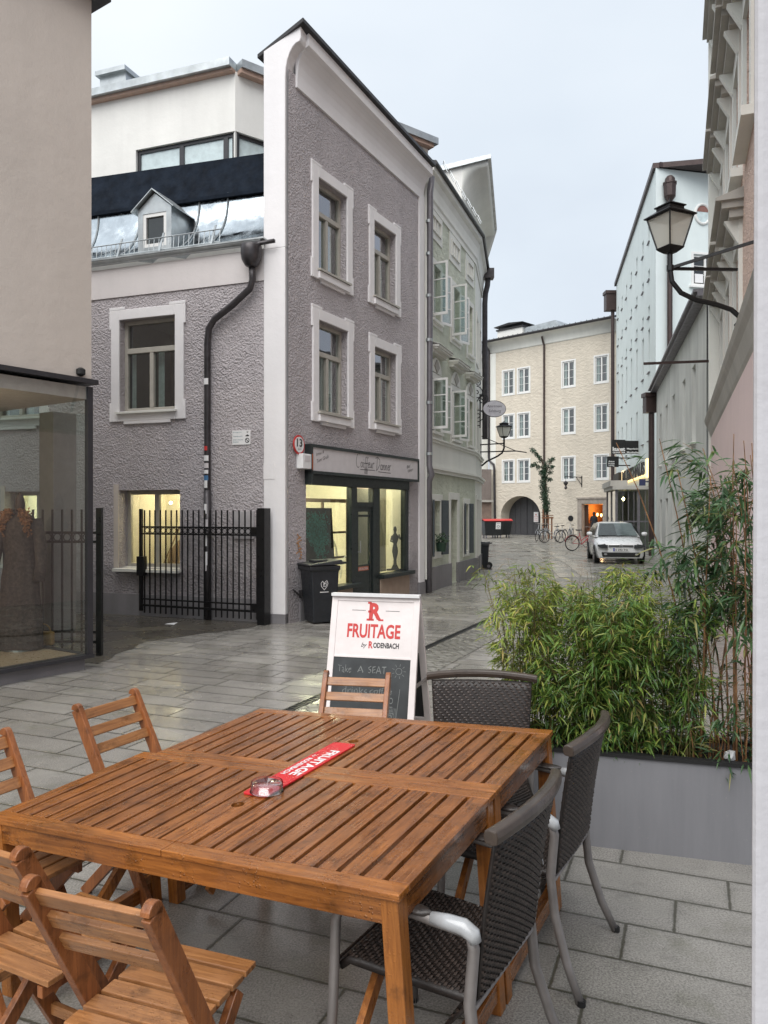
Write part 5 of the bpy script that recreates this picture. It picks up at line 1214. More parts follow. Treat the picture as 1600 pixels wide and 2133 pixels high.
for a_, b_, c_, d_, r_ in wi:
    cw = casement(IS, sh, a_, b_, c_, d_, .09, M['wwhite'], .66, .06, pane=M['paneopaque'])
    mb = MB()
    for q0, q1 in ((a_ - .2, a_), (b_, b_ + .2)): mb.fb(IS, q0, q1, c_ - .1, d_ + .28, -.05, .001)
    mb.fb(IS, a_, b_, d_, d_ + .28, -.05, .001); mb.build('window_surround', M['offwhite'], cw)
    hm = M['stonegrey']
    mb = MB(); mb.fb(IS, a_ - .3, b_ + .3, d_ + .28, d_ + .40, -.18, 0); mb.fb(IS, a_ - .35, b_ + .35, d_ + .40, d_ + .5, -.28, 0)
    mb.hexa([IS.w(a_ - .4, -.36, d_ + .5), IS.w(b_ + .4, -.36, d_ + .5), IS.w(b_ + .4, 0, d_ + .5), IS.w(a_ - .4, 0, d_ + .5), IS.w(a_ - .4, -.36, d_ + .54), IS.w(b_ + .4, -.36, d_ + .54), IS.w(b_ + .4, 0, d_ + .66), IS.w(a_ - .4, 0, d_ + .66)])
    mb.build('hood', hm, cw)
    mb = MB()
    for q in (a_ - .17, b_ + .05): mb.hexa([IS.w(q, -.06, d_ - .05), IS.w(q + .12, -.06, d_ - .05), IS.w(q + .12, 0, d_ - .05), IS.w(q, 0, d_ - .05), IS.w(q, -.24, d_ + .28), IS.w(q + .12, -.24, d_ + .28), IS.w(q + .12, 0, d_ + .28), IS.w(q, 0, d_ + .28)])
    each(mb, 'corbel', M['offwhite'], cw)
    mb = MB(); mb.fb(IS, a_ - .24, b_ + .24, c_ - .18, c_ - .06, -.16, .02); mb.build('sill', M['offwhite'], cw)
mb = MB(); mb.bar(IS.w(.2, -.2, 4.85), IS.w(.5, -1.5, 4.83), .04, .05); tag(mb.build('sign_arm', M['pipebrown']), 'bare horizontal iron arm reaching over the lane from the salmon house end', 'bracket')

# ------------------------------------------------------------------ big lantern on a swan-neck arm, right
def lantern(name, label, c, w, h, cat='street lamp'):
    """square tapering lantern: c = centre of its foot"""
    g = empty(name, c, label, cat); x, y, z = c; r0, r1 = w * .26, w * .46
    rot = R(24)
    def ring(r, zz): return [(x + r * 1.414 * math.cos(rot + R(45 + 90 * i)), y + r * 1.414 * math.sin(rot + R(45 + 90 * i)), z + zz) for i in range(4)]
    def frus(mb, rs): 
        k = len(mb.v)
        for r, zz in rs: mb.v += ring(r, zz)
        for i in range(len(rs) - 1):
            for j in range(4): mb.f.append((k + i * 4 + j, k + i * 4 + (j + 1) % 4, k + i * 4 + 4 + (j + 1) % 4, k + i * 4 + 4 + j))
        mb.f.append((k + 3, k + 2, k + 1, k)); e_ = k + (len(rs) - 1) * 4; mb.f.append((e_, e_ + 1, e_ + 2, e_ + 3))
    zb, zt = h * .10, h * .66
    mb = MB(); frus(mb, [(r0 * .5, 0), (r0 * 1.0, zb * .7), (r0 * 1.1, zb)])
    for i in range(4): mb.bar(ring(r0, zb)[i], ring(r1, zt)[i], w * .045, w * .045)
    for i in range(4): mb.bar(ring(r1, zt)[i], ring(r1, zt)[(i + 1) % 4], w * .05, w * .05)
    mb.tube([(x, y, z - h * .08), (x, y, z + .02)], w * .07, 8); mb.build('lantern_frame', M['iron'], g)
    mb = MB(); frus(mb, [(r1 * 1.14, zt), (r1 * 1.16, zt + h * .02), (r1 * .60, zt + h * .13), (r1 * .60, zt + h * .17), (r1 * .70, zt + h * .18), (r1 * .70, zt + h * .20), (r1 * .06, zt + h * .30), (.004, zt + h * .36)]); mb.build('lantern_roof', M['iron'], g)
    mb = MB(); k = 0; frus(mb, [(r0 * .96, zb), (r1 * .96, zt)]); mb.build('lantern_glass', M['frosted'], g)
    return g
t = NT('frosted lantern glass'); t.b.inputs['Base Color'].default_value = (.86, .86, .78, 1); t.b.inputs['Roughness'].default_value = .25
tr = t.n('ShaderNodeBsdfTranslucent'); tr.inputs[0].default_value = (.9, .9, .84, 1); tp = t.n('ShaderNodeBsdfTransparent')
ms = t.n('ShaderNodeMixShader'); ms.inputs[0].default_value = .55; t.l(t.b.outputs[0], ms.inputs[1]); t.l(tr.outputs[0], ms.inputs[2])
ms2 = t.n('ShaderNodeMixShader'); ms2.inputs[0].default_value = .25; t.l(ms.outputs[0], ms2.inputs[1]); t.l(tp.outputs[0], ms2.inputs[2]); t.l(ms2.outputs[0], t.o.inputs[0]); M['frosted'] = t.m
dL = 8.45
xL = (1396 - CX) / FPX * dL; zL = CAMZ + (CY - 529) / FPX * dL
lt = lantern('wall_lantern', 'large black lantern on a swan-neck arm at the right, before the mint building', (xL, dL, zL), .37, .60)
sw = (((1541 - CX) / FPX) * 8.35, 8.35); zz = lambda y: CAMZ + (CY - y) / FPX * dL
Xp = lambda x: (x - CX) / FPX * 8.42
mb = MB(); mb.tube([(xL, dL, zL), (xL, dL, zz(560)), (Xp(1402), dL, zz(588)), (Xp(1420), 8.44, zz(612)), (Xp(1450), 8.42, zz(628)), (Xp(1490), 8.4, zz(638)), (Xp(1520), 8.38, zz(650)), (Xp(1538), 8.36, zz(668)), (Xp(1542), 8.35, zz(690)), (Xp(1532), 8.35, zz(692)), (Xp(1528), 8.35, zz(683)), (Xp(1534), 8.35, zz(678))], .028, 8)
mb.bar((xL, dL, zz(560)), (Xp(1546), 8.1, zz(527)), .03, .03); mb.bar((xL, dL, zz(561)), (Xp(1536), 8.42, zz(565)), .03, .03); mb.lathe([(.04, -.03), (.04, .03)], (xL, dL, zz(560)), 8); mb.build('arm', M['iron'], lt)
# smaller lantern on the green house
dS = 23.4; Xs = lambda x: (x - CX) / FPX * dS; Zs = lambda y: CAMZ + (CY - y) / FPX * dS
lt2 = lantern('wall_lantern', 'small black lantern on a curved arm at the green house bend, below the oval sign', (Xs(1050), dS, Zs(914)), .35, .52)
mb = MB(); mb.tube([(Xs(1050), dS, Zs(914)), (Xs(1050), dS, Zs(935)), (Xs(1046), dS, Zs(945)), (Xs(1036), dS, Zs(952)), (Xs(1015), dS, Zs(962)), (Xs(1003), dS, Zs(972))], .03, 6)
mb.bar((Xs(1000), dS, Zs(928)), (Xs(1051), dS, Zs(925)), .035, .035); mb.bar((Xs(1000), dS, Zs(943)), (Xs(1075), dS, Zs(941)), .035, .035); mb.bar((Xs(1075), dS, Zs(941)), (Xs(1097), dS, Zs(944)), .03, .03); mb.bar((Xs(1003), dS, Zs(910)), (Xs(1075), dS, Zs(941)), .02, .02)
mb.build('arm', M['iron'], lt2)
# oval apartment sign with scrollwork
dO = 21.6; Xo = lambda x: (x - CX) / FPX * dO; Zo = lambda y: CAMZ + (CY - y) / FPX * dO
os_ = empty('oval_sign', (Xo(1030), dO, Zo(853)), 'oval white sign reading Apartment Salzburg hung from black scrollwork', 'sign')
OF = Frame((Xo(1030), dO), u=(1, .1))
mb = MB(); disc(mb, OF, 0, Zo(853), .335, 0, .03, 36, .235); mb.build('rim', M['iron'], os_)
mb = MB(); disc(mb, OF, 0, Zo(853), .32, -.008, .0, 36, .22); pl = mb.build('plate', simple('pale lilac enamel', (.55, .54, .58), .35), os_)
mb = MB(); put_text(mb, 'Apartment', lambda x, y: OF.w(x, -.012, Zo(853) + y), -.21, .22, .02, .11, -.005, .2); put_text(mb, 'Salzburg', lambda x, y: OF.w(x, -.012, Zo(853) + y), -.17, .19, -.12, -.02, -.005, .2); mb.build('lettering', M['ink'], pl)
mb = MB()
def spiral(cx_, cy_, r0, r1, a0, turns, n=26):
    return [(Xo(cx_) + (r0 + (r1 - r0) * i / n) * math.cos(R(a0 + 360 * turns * i / n)), dO, Zo(cy_) + (r0 + (r1 - r0) * i / n) * math.sin(R(a0 + 360 * turns * i / n))) for i in range(n + 1)]
for cx_, cy_, r_, a0, tn in ((983, 803, .10, -60, 1.6), (993, 820, .19, 90, -1.5), (1008, 831, .15, 200, 1.7), (984, 840, .09, 0, 1.8), (995, 866, .19, -90, 1.7), (987, 880, .12, 120, 1.7), (996, 800, .09, 180, -1.5)):
    mb.tube(spiral(cx_, cy_, r_, .015, a0, tn), .013, 5)
mb.tube([(Xo(978), dO, Zo(831)), (Xo(978), dO, Zo(880)), (Xo(990), dO, Zo(888)), (Xo(1001), dO, Zo(888))], .014, 5)
mb.tube([(Xo(981), dO, Zo(865)), (Xo(988), dO, Zo(848)), (Xo(997), dO, Zo(832)), (Xo(1003), dO, Zo(824)), (Xo(1012), dO, Zo(808))], .016, 5)
mb.tube([(Xo(1000), dO, Zo(822)), (Xo(1000), dO, Zo(893))], .018, 5)
mb.tube([(Xo(1007), dO, Zo(856)), (Xo(1000), dO, Zo(858))], .012, 5)
mb.build('scrollwork', M['iron'], os_)

# ------------------------------------------------------------------ the door jamb beside the viewer
jm = empty('door_jamb', (.48, .9, 0), 'pale grey wall end close to the viewer at the right edge of the picture', 'wall')
mb = MB(); x0 = .4275
mb.hexa([(x0 - .002, .90, 0), (2.2, .95, 0), (2.2, 1.15, 0), (x0 + .115, 1.10, 0), (x0 + .008, .90, 3.4), (2.2, .95, 3.4), (2.2, 1.15, 3.4), (x0 + .125, 1.10, 3.4)])
mb.build('jamb', plaster('pale lilac render', (.52, .51, .53), 'smooth', .05), jm, bevel=.012, segs=3)
# ------------------------------------------------------------------ materials of the loose things
M['teak'] = wood('wet table slats', (.17, .055, .013), (.43, .155, .036), 'y', .28, 1.0, .7)
M['teakx'] = wood('wet table rails', (.20, .064, .013), (.47, .17, .034), 'x', .28, 1.0, .35)
M['teakz'] = wood('table legs', (.24, .078, .014), (.48, .175, .034), 'z', .4, .3, .3)
M['chairx'] = wood('chair slats', (.27, .11, .038), (.50, .225, .08), 'x', .38, .7, .4)
M['chairz'] = wood('chair posts', (.20, .065, .02), (.40, .14, .042), 'z', .42, .4, .4)
M['rattan'] = simple('dark wicker', (.018, .013, .011), .5, 0, .3, 30, .001, 300)
M['rattanl'] = simple('wicker strands', (.055, .04, .033), .30, 0, .4, 40, .0006, 400)
M['railbrown'] = wood('brown chair rail', (.02, .014, .011), (.05, .037, .031), 'x', .5, 1.0, .1)
M['alu'] = simple('taupe metal tube', (.25, .23, .22), .42, .35, .1, 12)
M['aluwet'] = simple('wet pale arm end', (.42, .43, .44), .25, .1, .1, 12)

# ------------------------------------------------------------------ tables
TYAW = -.476; t1_, t2_ = .057, .029; TW, TD = 1.594, .775
A_ = Vector((math.cos(TYAW), math.sin(TYAW), t1_)).normalized(); B0 = Vector((-math.sin(TYAW), math.cos(TYAW), t2_))
Z_ = A_.cross(B0).normalized(); B_ = Z_.cross(A_)
TM = Matrix((A_, B_, Z_)).transposed(); T0 = Vector((.039, 2.025, .74))
def table(label, off, TW=1.594):
    o0 = T0 + B_ * off
    g = empty('folding_table', (0, 0, 0), label, 'table', 'two slatted wooden tables pushed together')
    W, D = TW, TD; rw = .066; th = .021
    def slat_bar(mb, x0, x1, y0, y1, z0=-th, z1=0): mb.box(x0, x1, y0, y1, z0, z1)
    mid = -W / 2
    for x0, x1 in ((-W, mid - .0015), (mid + .0015, 0)):
        for y0, y1 in ((0, rw), (D - rw, D)):
            mb = MB(); slat_bar(mb, x0, x1, y0, y1); mb.build('rim_board', M['teakx'], g, bevel=.003)
    xs = [(-.066, 0), (-W, -W + .066)]
    n = 10; pitch = (W / 2 - .066 - .0015) / n
    for k in range(n):
        a = -.066 - pitch * (k + 1); xs.append((a + (0.0 if k == n - 1 else 0), a + pitch - .0155))
        b = -W + .066 + pitch * k; xs.append((b + .0155, b + pitch))
    hole = (mid, D * .5, .024)
    for x0, x1 in xs:
        mb = MB()
        if abs((x0 + x1) / 2 - mid) < pitch * .8:      # the two middle slats carry half of the parasol hole each
            left = (x0 + x1) / 2 < mid; xe = x1 if left else x0; xo = x0 if left else x1; sg_ = -1 if left else 1
            cv = [(xe if abs(math.sin(R(a_))) == 1 else mid + sg_ * hole[2] * math.cos(R(a_)), hole[1] + hole[2] * math.sin(R(a_))) for a_ in range(-90, 91, 15)]
            y0, y1 = rw + .001, D - rw - .001
            k = len(mb.v); strip_ = [(xe, y0, xo, y0)] + [(c[0], c[1], xo, c[1]) for c in cv] + [(xe, y1, xo, y1)]
            for c in strip_:
                mb.v += [(c[0], c[1], 0), (c[2], c[3], 0), (c[0], c[1], -th), (c[2], c[3], -th)]
            for i in range(len(strip_) - 1):
                q = k + i * 4; mb.f += [(q, q + 1, q + 5, q + 4), (q + 2, q + 6, q + 7, q + 3), (q, q + 4, q + 6, q + 2), (q + 1, q + 3, q + 7, q + 5)]
            mb.f += [(k, k + 2, k + 3, k + 1)]; q = k + (len(strip_) - 1) * 4; mb.f += [(q, q + 1, q + 3, q + 2)]
            mb.build('slat', M['teak'], g)
        else:
            slat_bar(mb, x0, x1, rw + .001, D - rw - .001); mb.build('slat', M['teak'], g, bevel=.003)
    mb = MB(); mb.lathe([(.034, -.06), (.034, -th - .001), (.026, -th - .001), (.026, -.055)], (mid, D * .5, 0), 16, cap=False); mb.lathe([(.026, -.059), (.026, -.056)], (mid, D * .5, 0), 16); mb.build('parasol_ring', M['black'], g)  # black cup added under the hole, stands in for the dark below
    for y0, y1 in ((.012, .034), (D - .034, D - .012)):
        mb = MB(); mb.box(-W + .06, -.06, y0, y1, -th - .072, -th - .0005); mb.build('apron', M['teakx'], g, bevel=.002)
    for x0, x1 in ((-W + .012, -W + .034), (-.034, -.012)):
        mb = MB(); mb.box(x0, x1, .06, D - .06, -th - .072, -th - .0005); mb.build('apron', M['teak'], g, bevel=.002)
    for x0 in (-W * .30, -W * .70):
        mb = MB(); mb.box(x0 - .02, x0 + .02, .034, D - .034, -th - .035, -th - .0005); mb.build('cross_batten', M['teak'], g)
    for x0 in (-W + .008, -.062):
        for y0 in (.008, D - .062):
            top = o0 + A_ * (x0 + .027) + B_ * (y0 + .027); L = top.z / Z_.z
            mb = MB(); mb.box(x0, x0 + .054, y0, y0 + .054, -L, -th - .0005); mb.build('leg', M['teakz'], g, bevel=.003)
    for x0 in (-W + .015, -.055):
        Lz = (o0 + A_ * x0).z - .06
        mb = MB(); mb.box(x0, x0 + .04, .062, D - .062, -Lz - .03, -Lz + .03); mb.build('stretcher', M['teak'], g, bevel=.002)
    for x0 in (-W + .20, -.25):
        mb = MB(); mb.bar((x0, .06, -.62), (x0, D - .08, -.12), .045, .022, (1, 0, 0)); mb.build('gate_brace', M['teakz'], g)
    g.rotation_euler = TM.to_euler(); g.location = o0
    return g
near_t = table('nearer slatted wooden table, wet, with the end of the red mat on it', 0, 1.665)
far_t = table('farther slatted wooden table, wet, pushed against the nearer one', TD + .004)
def tp(x, y, h=0):
    """point of the table top (raised h) seen under a pixel"""
    d = Vector(((x - CX) / FPX, 1, (CY - y) / FPX)); o = T0 + Z_ * h; C = Vector((0, 0, CAMZ))
    t_ = (o - C).dot(Z_) / d.dot(Z_); return C + d * t_
# red bar mat
c1, c2, c3, c4 = tp(495, 1654), tp(566, 1667), tp(749, 1558), tp(690, 1548)
near_m, far_m = (c1 + c2) / 2, (c3 + c4) / 2
ey = (near_m - far_m).normalized(); ex = Z_.cross(ey) * 1.0       # reading direction runs towards the viewer
if ex.dot(A_) < 0: ex = -ex
Lm = (far_m - near_m).length; Wm = .112
def mt(x, y, h): return tuple(far_m + ey * x + ex * y + Z_ * h)      # x along the words, y up the letters
mat = empty('bar_mat', tuple(near_m), 'long red rubber bar mat with white lettering lying across both tables', 'bar mat')
mb = MB(); n = 6; hw = Wm / 2; rr = .012; out = []
for cx_, cy_, a0 in ((Lm - rr, hw - rr, 0), (rr, hw - rr, 90), (rr, -hw + rr, 180), (Lm - rr, -hw + rr, 270)):
    out += [(cx_ + rr * math.cos(R(a0 + 90 * i / n)), cy_ + rr * math.sin(R(a0 + 90 * i / n))) for i in range(n + 1)]
k = len(out); mb.add([mt(x, y, .001) for x, y in out] + [mt(x, y, .008) for x, y in out], [tuple(range(k - 1, -1, -1)), tuple(range(k, 2 * k))] + [(i, (i + 1) % k, k + (i + 1) % k, k + i) for i in range(k)])
t = NT('red rubber'); t.col((.62, .022, .028)); vv = t.n('ShaderNodeTexVoronoi'); vv.inputs['Scale'].default_value = 130; t.l(t.P, vv.inputs['Vector'])
t.nrm(t.bump(vv.outputs[0], .8, .003)); t.rough(t.ramp(t.noise(20, 3), [(.4, .16), (.6, .5)])); M['rubber'] = t.m
mbody = mb.build('mat_body', M['rubber'], mat, bevel=.001, segs=1)
mb = MB(); fnm = lambda x, y: mt(x, y, .0088)
put_text(mb, 'FRUITAGE', fnm, Lm * .17, Lm * .66, -.004, .044, .03)
put_text(mb, 'by', fnm, Lm * .28, Lm * .325, -.046, -.024, .0, .4); put_text(mb, 'RODENBACH', fnm, Lm * .35, Lm * .66, -.042, -.018, .025)
mb.build('lettering', M['plainwhite'], mbody)
# clear plastic lid / ashtray
gc_ = tp(556, 1648, .009)
t = NT('clear glass dish'); t.b.inputs['Base Color'].default_value = (.96, .97, .97, 1); t.b.inputs['Transmission Weight'].default_value = 1; t.b.inputs['Roughness'].default_value = .04; t.b.inputs['IOR'].default_value = 1.3; M['clear'] = t.m
mb = MB(); mb.lathe([(.0, .033), (.048, .033), (.054, .036), (.058, .033), (.059, .027), (.060, .006), (.063, .0), (.058, .001), (.056, .024), (.05, .029), (.0, .029)], (gc_.x, gc_.y, gc_.z), 32, cap=False)
o = mb.build('glass_dish', glass('thin clear glass', (.93, .95, .95), 3.4, .05), smooth=True); tag(o, 'clear upturned glass dish standing on the near end of the red mat', 'dish')

# ------------------------------------------------------------------ wooden folding chairs
def wooden_chair(label):
    g = empty('folding_chair', (0, 0, 0), label, 'chair', 'slatted wooden folding chairs round the tables')
    def P(z): return .20 - z * .535     # y of the post at height z
    hwid = .175
    for s_ in (-1, 1):
        mb = MB(); x = s_ * hwid; mb.bar((x, P(0), 0), (x, P(.845), .845), .026, .054, (0, 1, 0))
        k = [(P(.845) + .027 * math.cos(R(a_)), .845 + .027 * math.sin(R(a_))) for a_ in range(-20, 200, 20)]
        m_ = len(k); mb.add([(x - .013, a_, b_) for a_, b_ in k] + [(x + .013, a_, b_) for a_, b_ in k], [tuple(range(m_)), tuple(range(2 * m_ - 1, m_ - 1, -1))] + [(i, i + m_, i + 1 + m_, i + 1) for i in range(m_ - 1)])
        mb.build('front_leg', M['chairz'], g, bevel=.003)
        mb = MB(); x = s_ * .145; mb.bar((x, -.24, 0), (x, .17, .415), .024, .048, (0, 1, 0)); mb.build('rear_leg', M['chairz'], g, bevel=.003)
        mb = MB(); x = s_ * .120; mb.bar((x, -.15, .415), (x, .235, .425), .021, .034); mb.build('seat_rail', M['chairz'], g, bevel=.002)
    for z in (.815, .742, .668):
        mb = MB(); y = P(z); mb.bar((-hwid + .011, y, z), (hwid - .011, y, z), .018, .046, (0, -.46, .89)); mb.build('back_slat', M['chairx'], g, bevel=.003)
    for k in range(6):
        y = -.13 + k * .069; mb = MB(); mb.box(-.163, .163, y - .028, y + .028, .443, .461); mb.build('seat_slat', M['chairx'], g, bevel=.003)
    for y, z, w_ in ((P(.13), .13, hwid), (-.24 + .41 * .13 / .415, .13, .145)):
        mb = MB(); mb.bar((-w_ + .011, y, z), (w_ - .011, y, z), .02, .035); mb.build('stretcher', M['chairx'], g, bevel=.002)
    return g
wc0 = wooden_chair('')
def put_chair(first, cx, cy, rz, label, back=.252):
    rz = R(rz); o = first if not first.get('placed') else copy_tree(first)
    first['placed'] = 1
    o.location = (cx - math.sin(rz) * back, cy + math.cos(rz) * back, 0); o.rotation_euler = (0, 0, rz); o['label'] = label; return o
cb = put_chair(wc0, -.69, 1.80, -20, 'wooden folding chair nearest the viewer, its back turned to the camera at the bottom left')
put_chair(wc0, -1.11, 2.10, -27, 'wooden folding chair cut off by the left edge, beside the nearest folding chair')
put_chair(wc0, -1.62, 2.98, -117, 'wooden folding chair pushed under the left end of the nearer table')
put_chair(wc0, -1.325, 3.68, -117, 'wooden folding chair pushed under the left end of the farther table')
put_chair(wc0, -.148, 4.24, 170, 'wooden folding chair behind the tables, in front of the chalkboard sign')

# ------------------------------------------------------------------ rattan armchairs
def rattan_chair():
    g = empty('rattan_armchair', (0, 0, 0), '', 'armchair', 'dark rattan armchairs with metal legs')
    def back(u, z):        # u -1..1 across, z height -> point on the back shell
        k = (z - .30) / .60; y = -.205 - .055 * max(k, 0) - .05 * max(k, 0) ** 2 + .035 * (u * u) * k - .0; w_ = .222 + .035 * k
        if k < .22: y += .09 * (.22 - k) / .22 * 1.2
        return Vector((u * w_, y, z))
    mb = MB(); mb.grid([[back(-1 + 2 * i / 14, .31 + .57 * j / 14) for i in range(15)] for j in range(15)])
    bk = mb.build('backrest', M['rattan'], g, smooth=True, solid=.010); bk.modifiers['solid'].offset = 0
    mb = MB(); rows, cols = 44, 15
    for j in range(rows):
        z0 = .325 + .55 * j / rows; z1 = z0 + .55 / rows * .72
        for i in range(-1, cols):
            u0 = -1 + 2 * (i + (j % 3) / 3) / cols; u1 = u0 + 2 / cols * .80
            u0 = max(u0, -.99); u1 = min(u1, .99)
            if u1 - u0 < .03: continue
            for side in (1, -1):
                off = .0055 * side
                a, b = back(u0, z0), back(u1, z0); c, d = back(u1, z1), back(u0, z1); m0, m1 = back((u0 + u1) / 2, z0), back((u0 + u1) / 2, z1)
                dy = Vector((0, off, 0)); mid = Vector((0, .0035 * side, 0))
                mb.add([a + dy - mid * .6, m0 + dy + mid, b + dy - mid * .6, c + dy - mid * .6, m1 + dy + mid, d + dy - mid * .6, (m0 + m1) / 2 + dy + mid * 1.5], [(0, 1, 6, 5), (1, 2, 3, 6), (6, 3, 4), (6, 4, 5)] if side > 0 else [(5, 6, 1, 0), (6, 3, 2, 1), (4, 3, 6), (5, 4, 6)])
    mb.build('weave', M['rattanl'], bk)['kind'] = 'stuff'
    # top rail, thick and bowed
    mb = MB(); n = 16; sec = [(-.022, -.018), (-.010, -.022), (.012, -.018), (.017, .0), (.014, .016), (-.0, .021), (-.019, .017), (-.024, 0)]
    k = 0
    for i in range(n + 1):
        u = -1.1 + 2.2 * i / n; c = back(u, .89); c.z = .90 + .012 * (1 - u * u)
        for a, b in sec: mb.v.append((c.x, c.y - .0 + a, c.z + b))
    m_ = len(sec)
    for i in range(n):
        for j in range(m_): mb.f.append((i * m_ + j, i * m_ + (j + 1) % m_, (i + 1) * m_ + (j + 1) % m_, (i + 1) * m_ + j))
    mb.f.append(tuple(range(m_ - 1, -1, -1))); mb.f.append(tuple(n * m_ + j for j in range(m_)))
    mb.build('top_rail', M['railbrown'], g, smooth=False, bevel=.004)
    # seat
    def seat(u, v): return Vector((u * (.225 + .02 * v), -.20 + .43 * v, .425 + .012 * v - .018 * (1 - u * u) * math.sin(math.pi * v) - .03 * max(0, (v - .9) / .1) ** 2))
    mb = MB(); mb.grid([[seat(-1 + i / 6, j / 12) for i in range(13)] for j in range(13)]); st = mb.build('seat', M['rattan'], g, smooth=True, solid=.022)
    mb = MB()
    for j in range(34):
        v0 = j / 34; v1 = v0 + .72 / 34
        for i in range(-1, 14):
            u0 = -1 + 2 * (i + (j % 3) / 3) / 14; u1 = u0 + 2 / 14 * .8; u0 = max(u0, -.99); u1 = min(u1, .99)
            if u1 - u0 < .03: continue
            up = Vector((0, 0, .003)); m0, m1 = seat((u0 + u1) / 2, v0), seat((u0 + u1) / 2, v1)
            mb.add([seat(u0, v0) + up * .4, m0 + up * 1.4, seat(u1, v0) + up * .4, seat(u1, v1) + up * .4, m1 + up * 1.4, seat(u0, v1) + up * .4, (m0 + m1) / 2 + up * 2], [(0, 1, 6, 5), (1, 2, 3, 6), (6, 3, 4), (6, 4, 5)])
    mb.build('weave', M['rattanl'], st)['kind'] = 'stuff'
    mb = MB()
    for i in range(60):
        u = -1 + 2 * i / 59; c = seat(u, 1.0); mb.bar((c.x, c.y + .006, c.z + .01), (c.x, c.y + .004, c.z - .024), .006, .006)
    mb.build('edge_binding', M['rattanl'], st)['kind'] = 'stuff'
    for s_ in (-1, 1):
        x = s_ * .265
        pts = [(x + s_ * .01, .25, 0), (x, .235, .3), (x, .225, .55), (x, .205, .605), (x, .16, .632), (x, .05, .64), (x - s_ * .0, -.10, .628), (x - s_ * .005, -.19, .62)]
        mb = MB(); mb.tube(pts, .0155, 10); mb.build('front_leg', M['alu'], g, smooth=True)
        mb = MB(); mb.tube([(x - s_ * .005, -.205, .612), (x - s_ * .01, -.212, .58), (x - s_ * .02, -.195, .42), (x - s_ * .02, -.21, .28), (x - s_ * .005, -.26, .12), (x + s_ * .012, -.315, 0)], [.015, .017, .0175, .0175, .0165, .015], 10); mb.build('rear_leg', M['alu'], g, smooth=True)
        mb = MB(); mb.tube([(x, -.09, .634), (x - s_ * .001, -.14, .635), (x - s_ * .004, -.185, .632), (x - s_ * .005, -.212, .618), (x - s_ * .006, -.218, .60)], [.017, .021, .023, .022, .018], 12); mb.build('arm_end', M['aluwet'], g, smooth=True)
        mb = MB(); k = 0; R_ = []
        for i in range(13):
            a_ = i / 12; y = .17 - .26 * a_; wd = .026 * math.sqrt(max(0, 1 - (2 * a_ - 1) ** 4)) + .002
            R_.append([(x + wd * math.cos(R(q)), y, .644 + .010 * math.sin(R(q)) + .004 * math.sin(math.pi * a_)) for q in range(0, 361, 30)])
        mb.grid(R_); mb.build('arm_pad', M['railbrown'], g, smooth=True)
        mb = MB(); mb.lathe([(.016, 0), (.016, .02)], (x + s_ * .01, .25, 0), 10); mb.lathe([(.016, 0), (.016, .02)], (x + s_ * .012, -.315, 0), 10); each(mb, 'rubber_foot', M['black'], g)
    mb = MB(); mb.tube([(-.255, .232, .40), (.255, .232, .40)], .010, 8); mb.tube([(-.245, -.2, .40), (.245, -.2, .40)], .010, 8); each(mb, 'cross_tube', M['alu'], g)
    return g
rc0 = rattan_chair()
put_chair(rc0, .445, 2.24, 60, 'dark rattan armchair nearest the viewer, tucked under the near table corner', .30)
put_chair(rc0, .82, 2.975, 61, 'dark rattan armchair between the farther table end and the grey planter', .30)
put_chair(rc0, .505, 3.99, 173, 'dark rattan armchair behind the tables, facing the viewer in front of the bamboo', .30)

# ------------------------------------------------------------------ A-frame board
AF_ = R(-15); ax = Vector((math.cos(AF_), math.sin(AF_), 0)); ay = Vector((-math.sin(AF_), math.cos(AF_), 0))
top_c = Vector((-.058, 5.5, 1.155)); HH = 1.155; lean = .30
ab = empty('sandwich_board', (top_c.x, top_c.y, 0), 'white A-frame board with red FRUITAGE lettering over a chalkboard, behind the tables', 'sign')
def bf(x, h, e=0):      # front leaf: x across, h distance down from the top, e outward
    d = Vector((0, 0, -1)) * (HH / math.hypot(HH, lean)) - ay * (lean / math.hypot(HH, lean)); nrm_ = (-ay * HH + Vector((0, 0, 1)) * lean).normalized() 
    return tuple(top_c + ax * x + d * h + nrm_ * e)
def bk_(x, h, e=0, lean=.42):
    d = Vector((0, 0, -1)) * (HH / math.hypot(HH, lean)) + ay * (lean / math.hypot(HH, lean)); nrm_ = (ay * HH + Vector((0, 0, 1)) * lean).normalized()
    return tuple(top_c + ay * .03 + ax * x + d * h + nrm_ * e)
SL = math.hypot(HH, lean); hw = .325
def slab(mb, f_, x0, x1, h0, h1, e0, e1): mb.hexa([f_(x0, h1, e0), f_(x1, h1, e0), f_(x1, h1, e1), f_(x0, h1, e1), f_(x0, h0, e0), f_(x1, h0, e0), f_(x1, h0, e1), f_(x0, h0, e1)])
M['signpaint'] = simple('painted pale board', (.74, .68, .665), .45, 0, .05, 6, .002, 25)
for nm, f_ in (('front_frame', bf), ('rear_frame', bk_)):
    mb = MB(); slab(mb, f_, -hw, -hw + .045, 0, SL, -.03, 0); slab(mb, f_, hw - .045, hw, 0, SL, -.03, 0); slab(mb, f_, -hw + .045, hw - .045, 0, .045, -.03, 0); slab(mb, f_, -hw + .045, hw - .045, SL - .20, SL - .15, -.03, 0); slab(mb, f_, -hw + .045, hw - .045, .43, .445, -.03, -.003)
    mb.build(nm, M['signpaint'], ab, bevel=.002)
for nm, f_ in (('front_chalkboard', bf), ('rear_chalkboard', bk_)):
    mb = MB(); slab(mb, f_, -hw + .045, hw - .045, .445, SL - .2, -.02, -.008); cbd = mb.build(nm, simple('slate grey chalkboard', (.028, .032, .034), .5, 0, .4, 4), ab)
    if f_ is bf: fcb = cbd
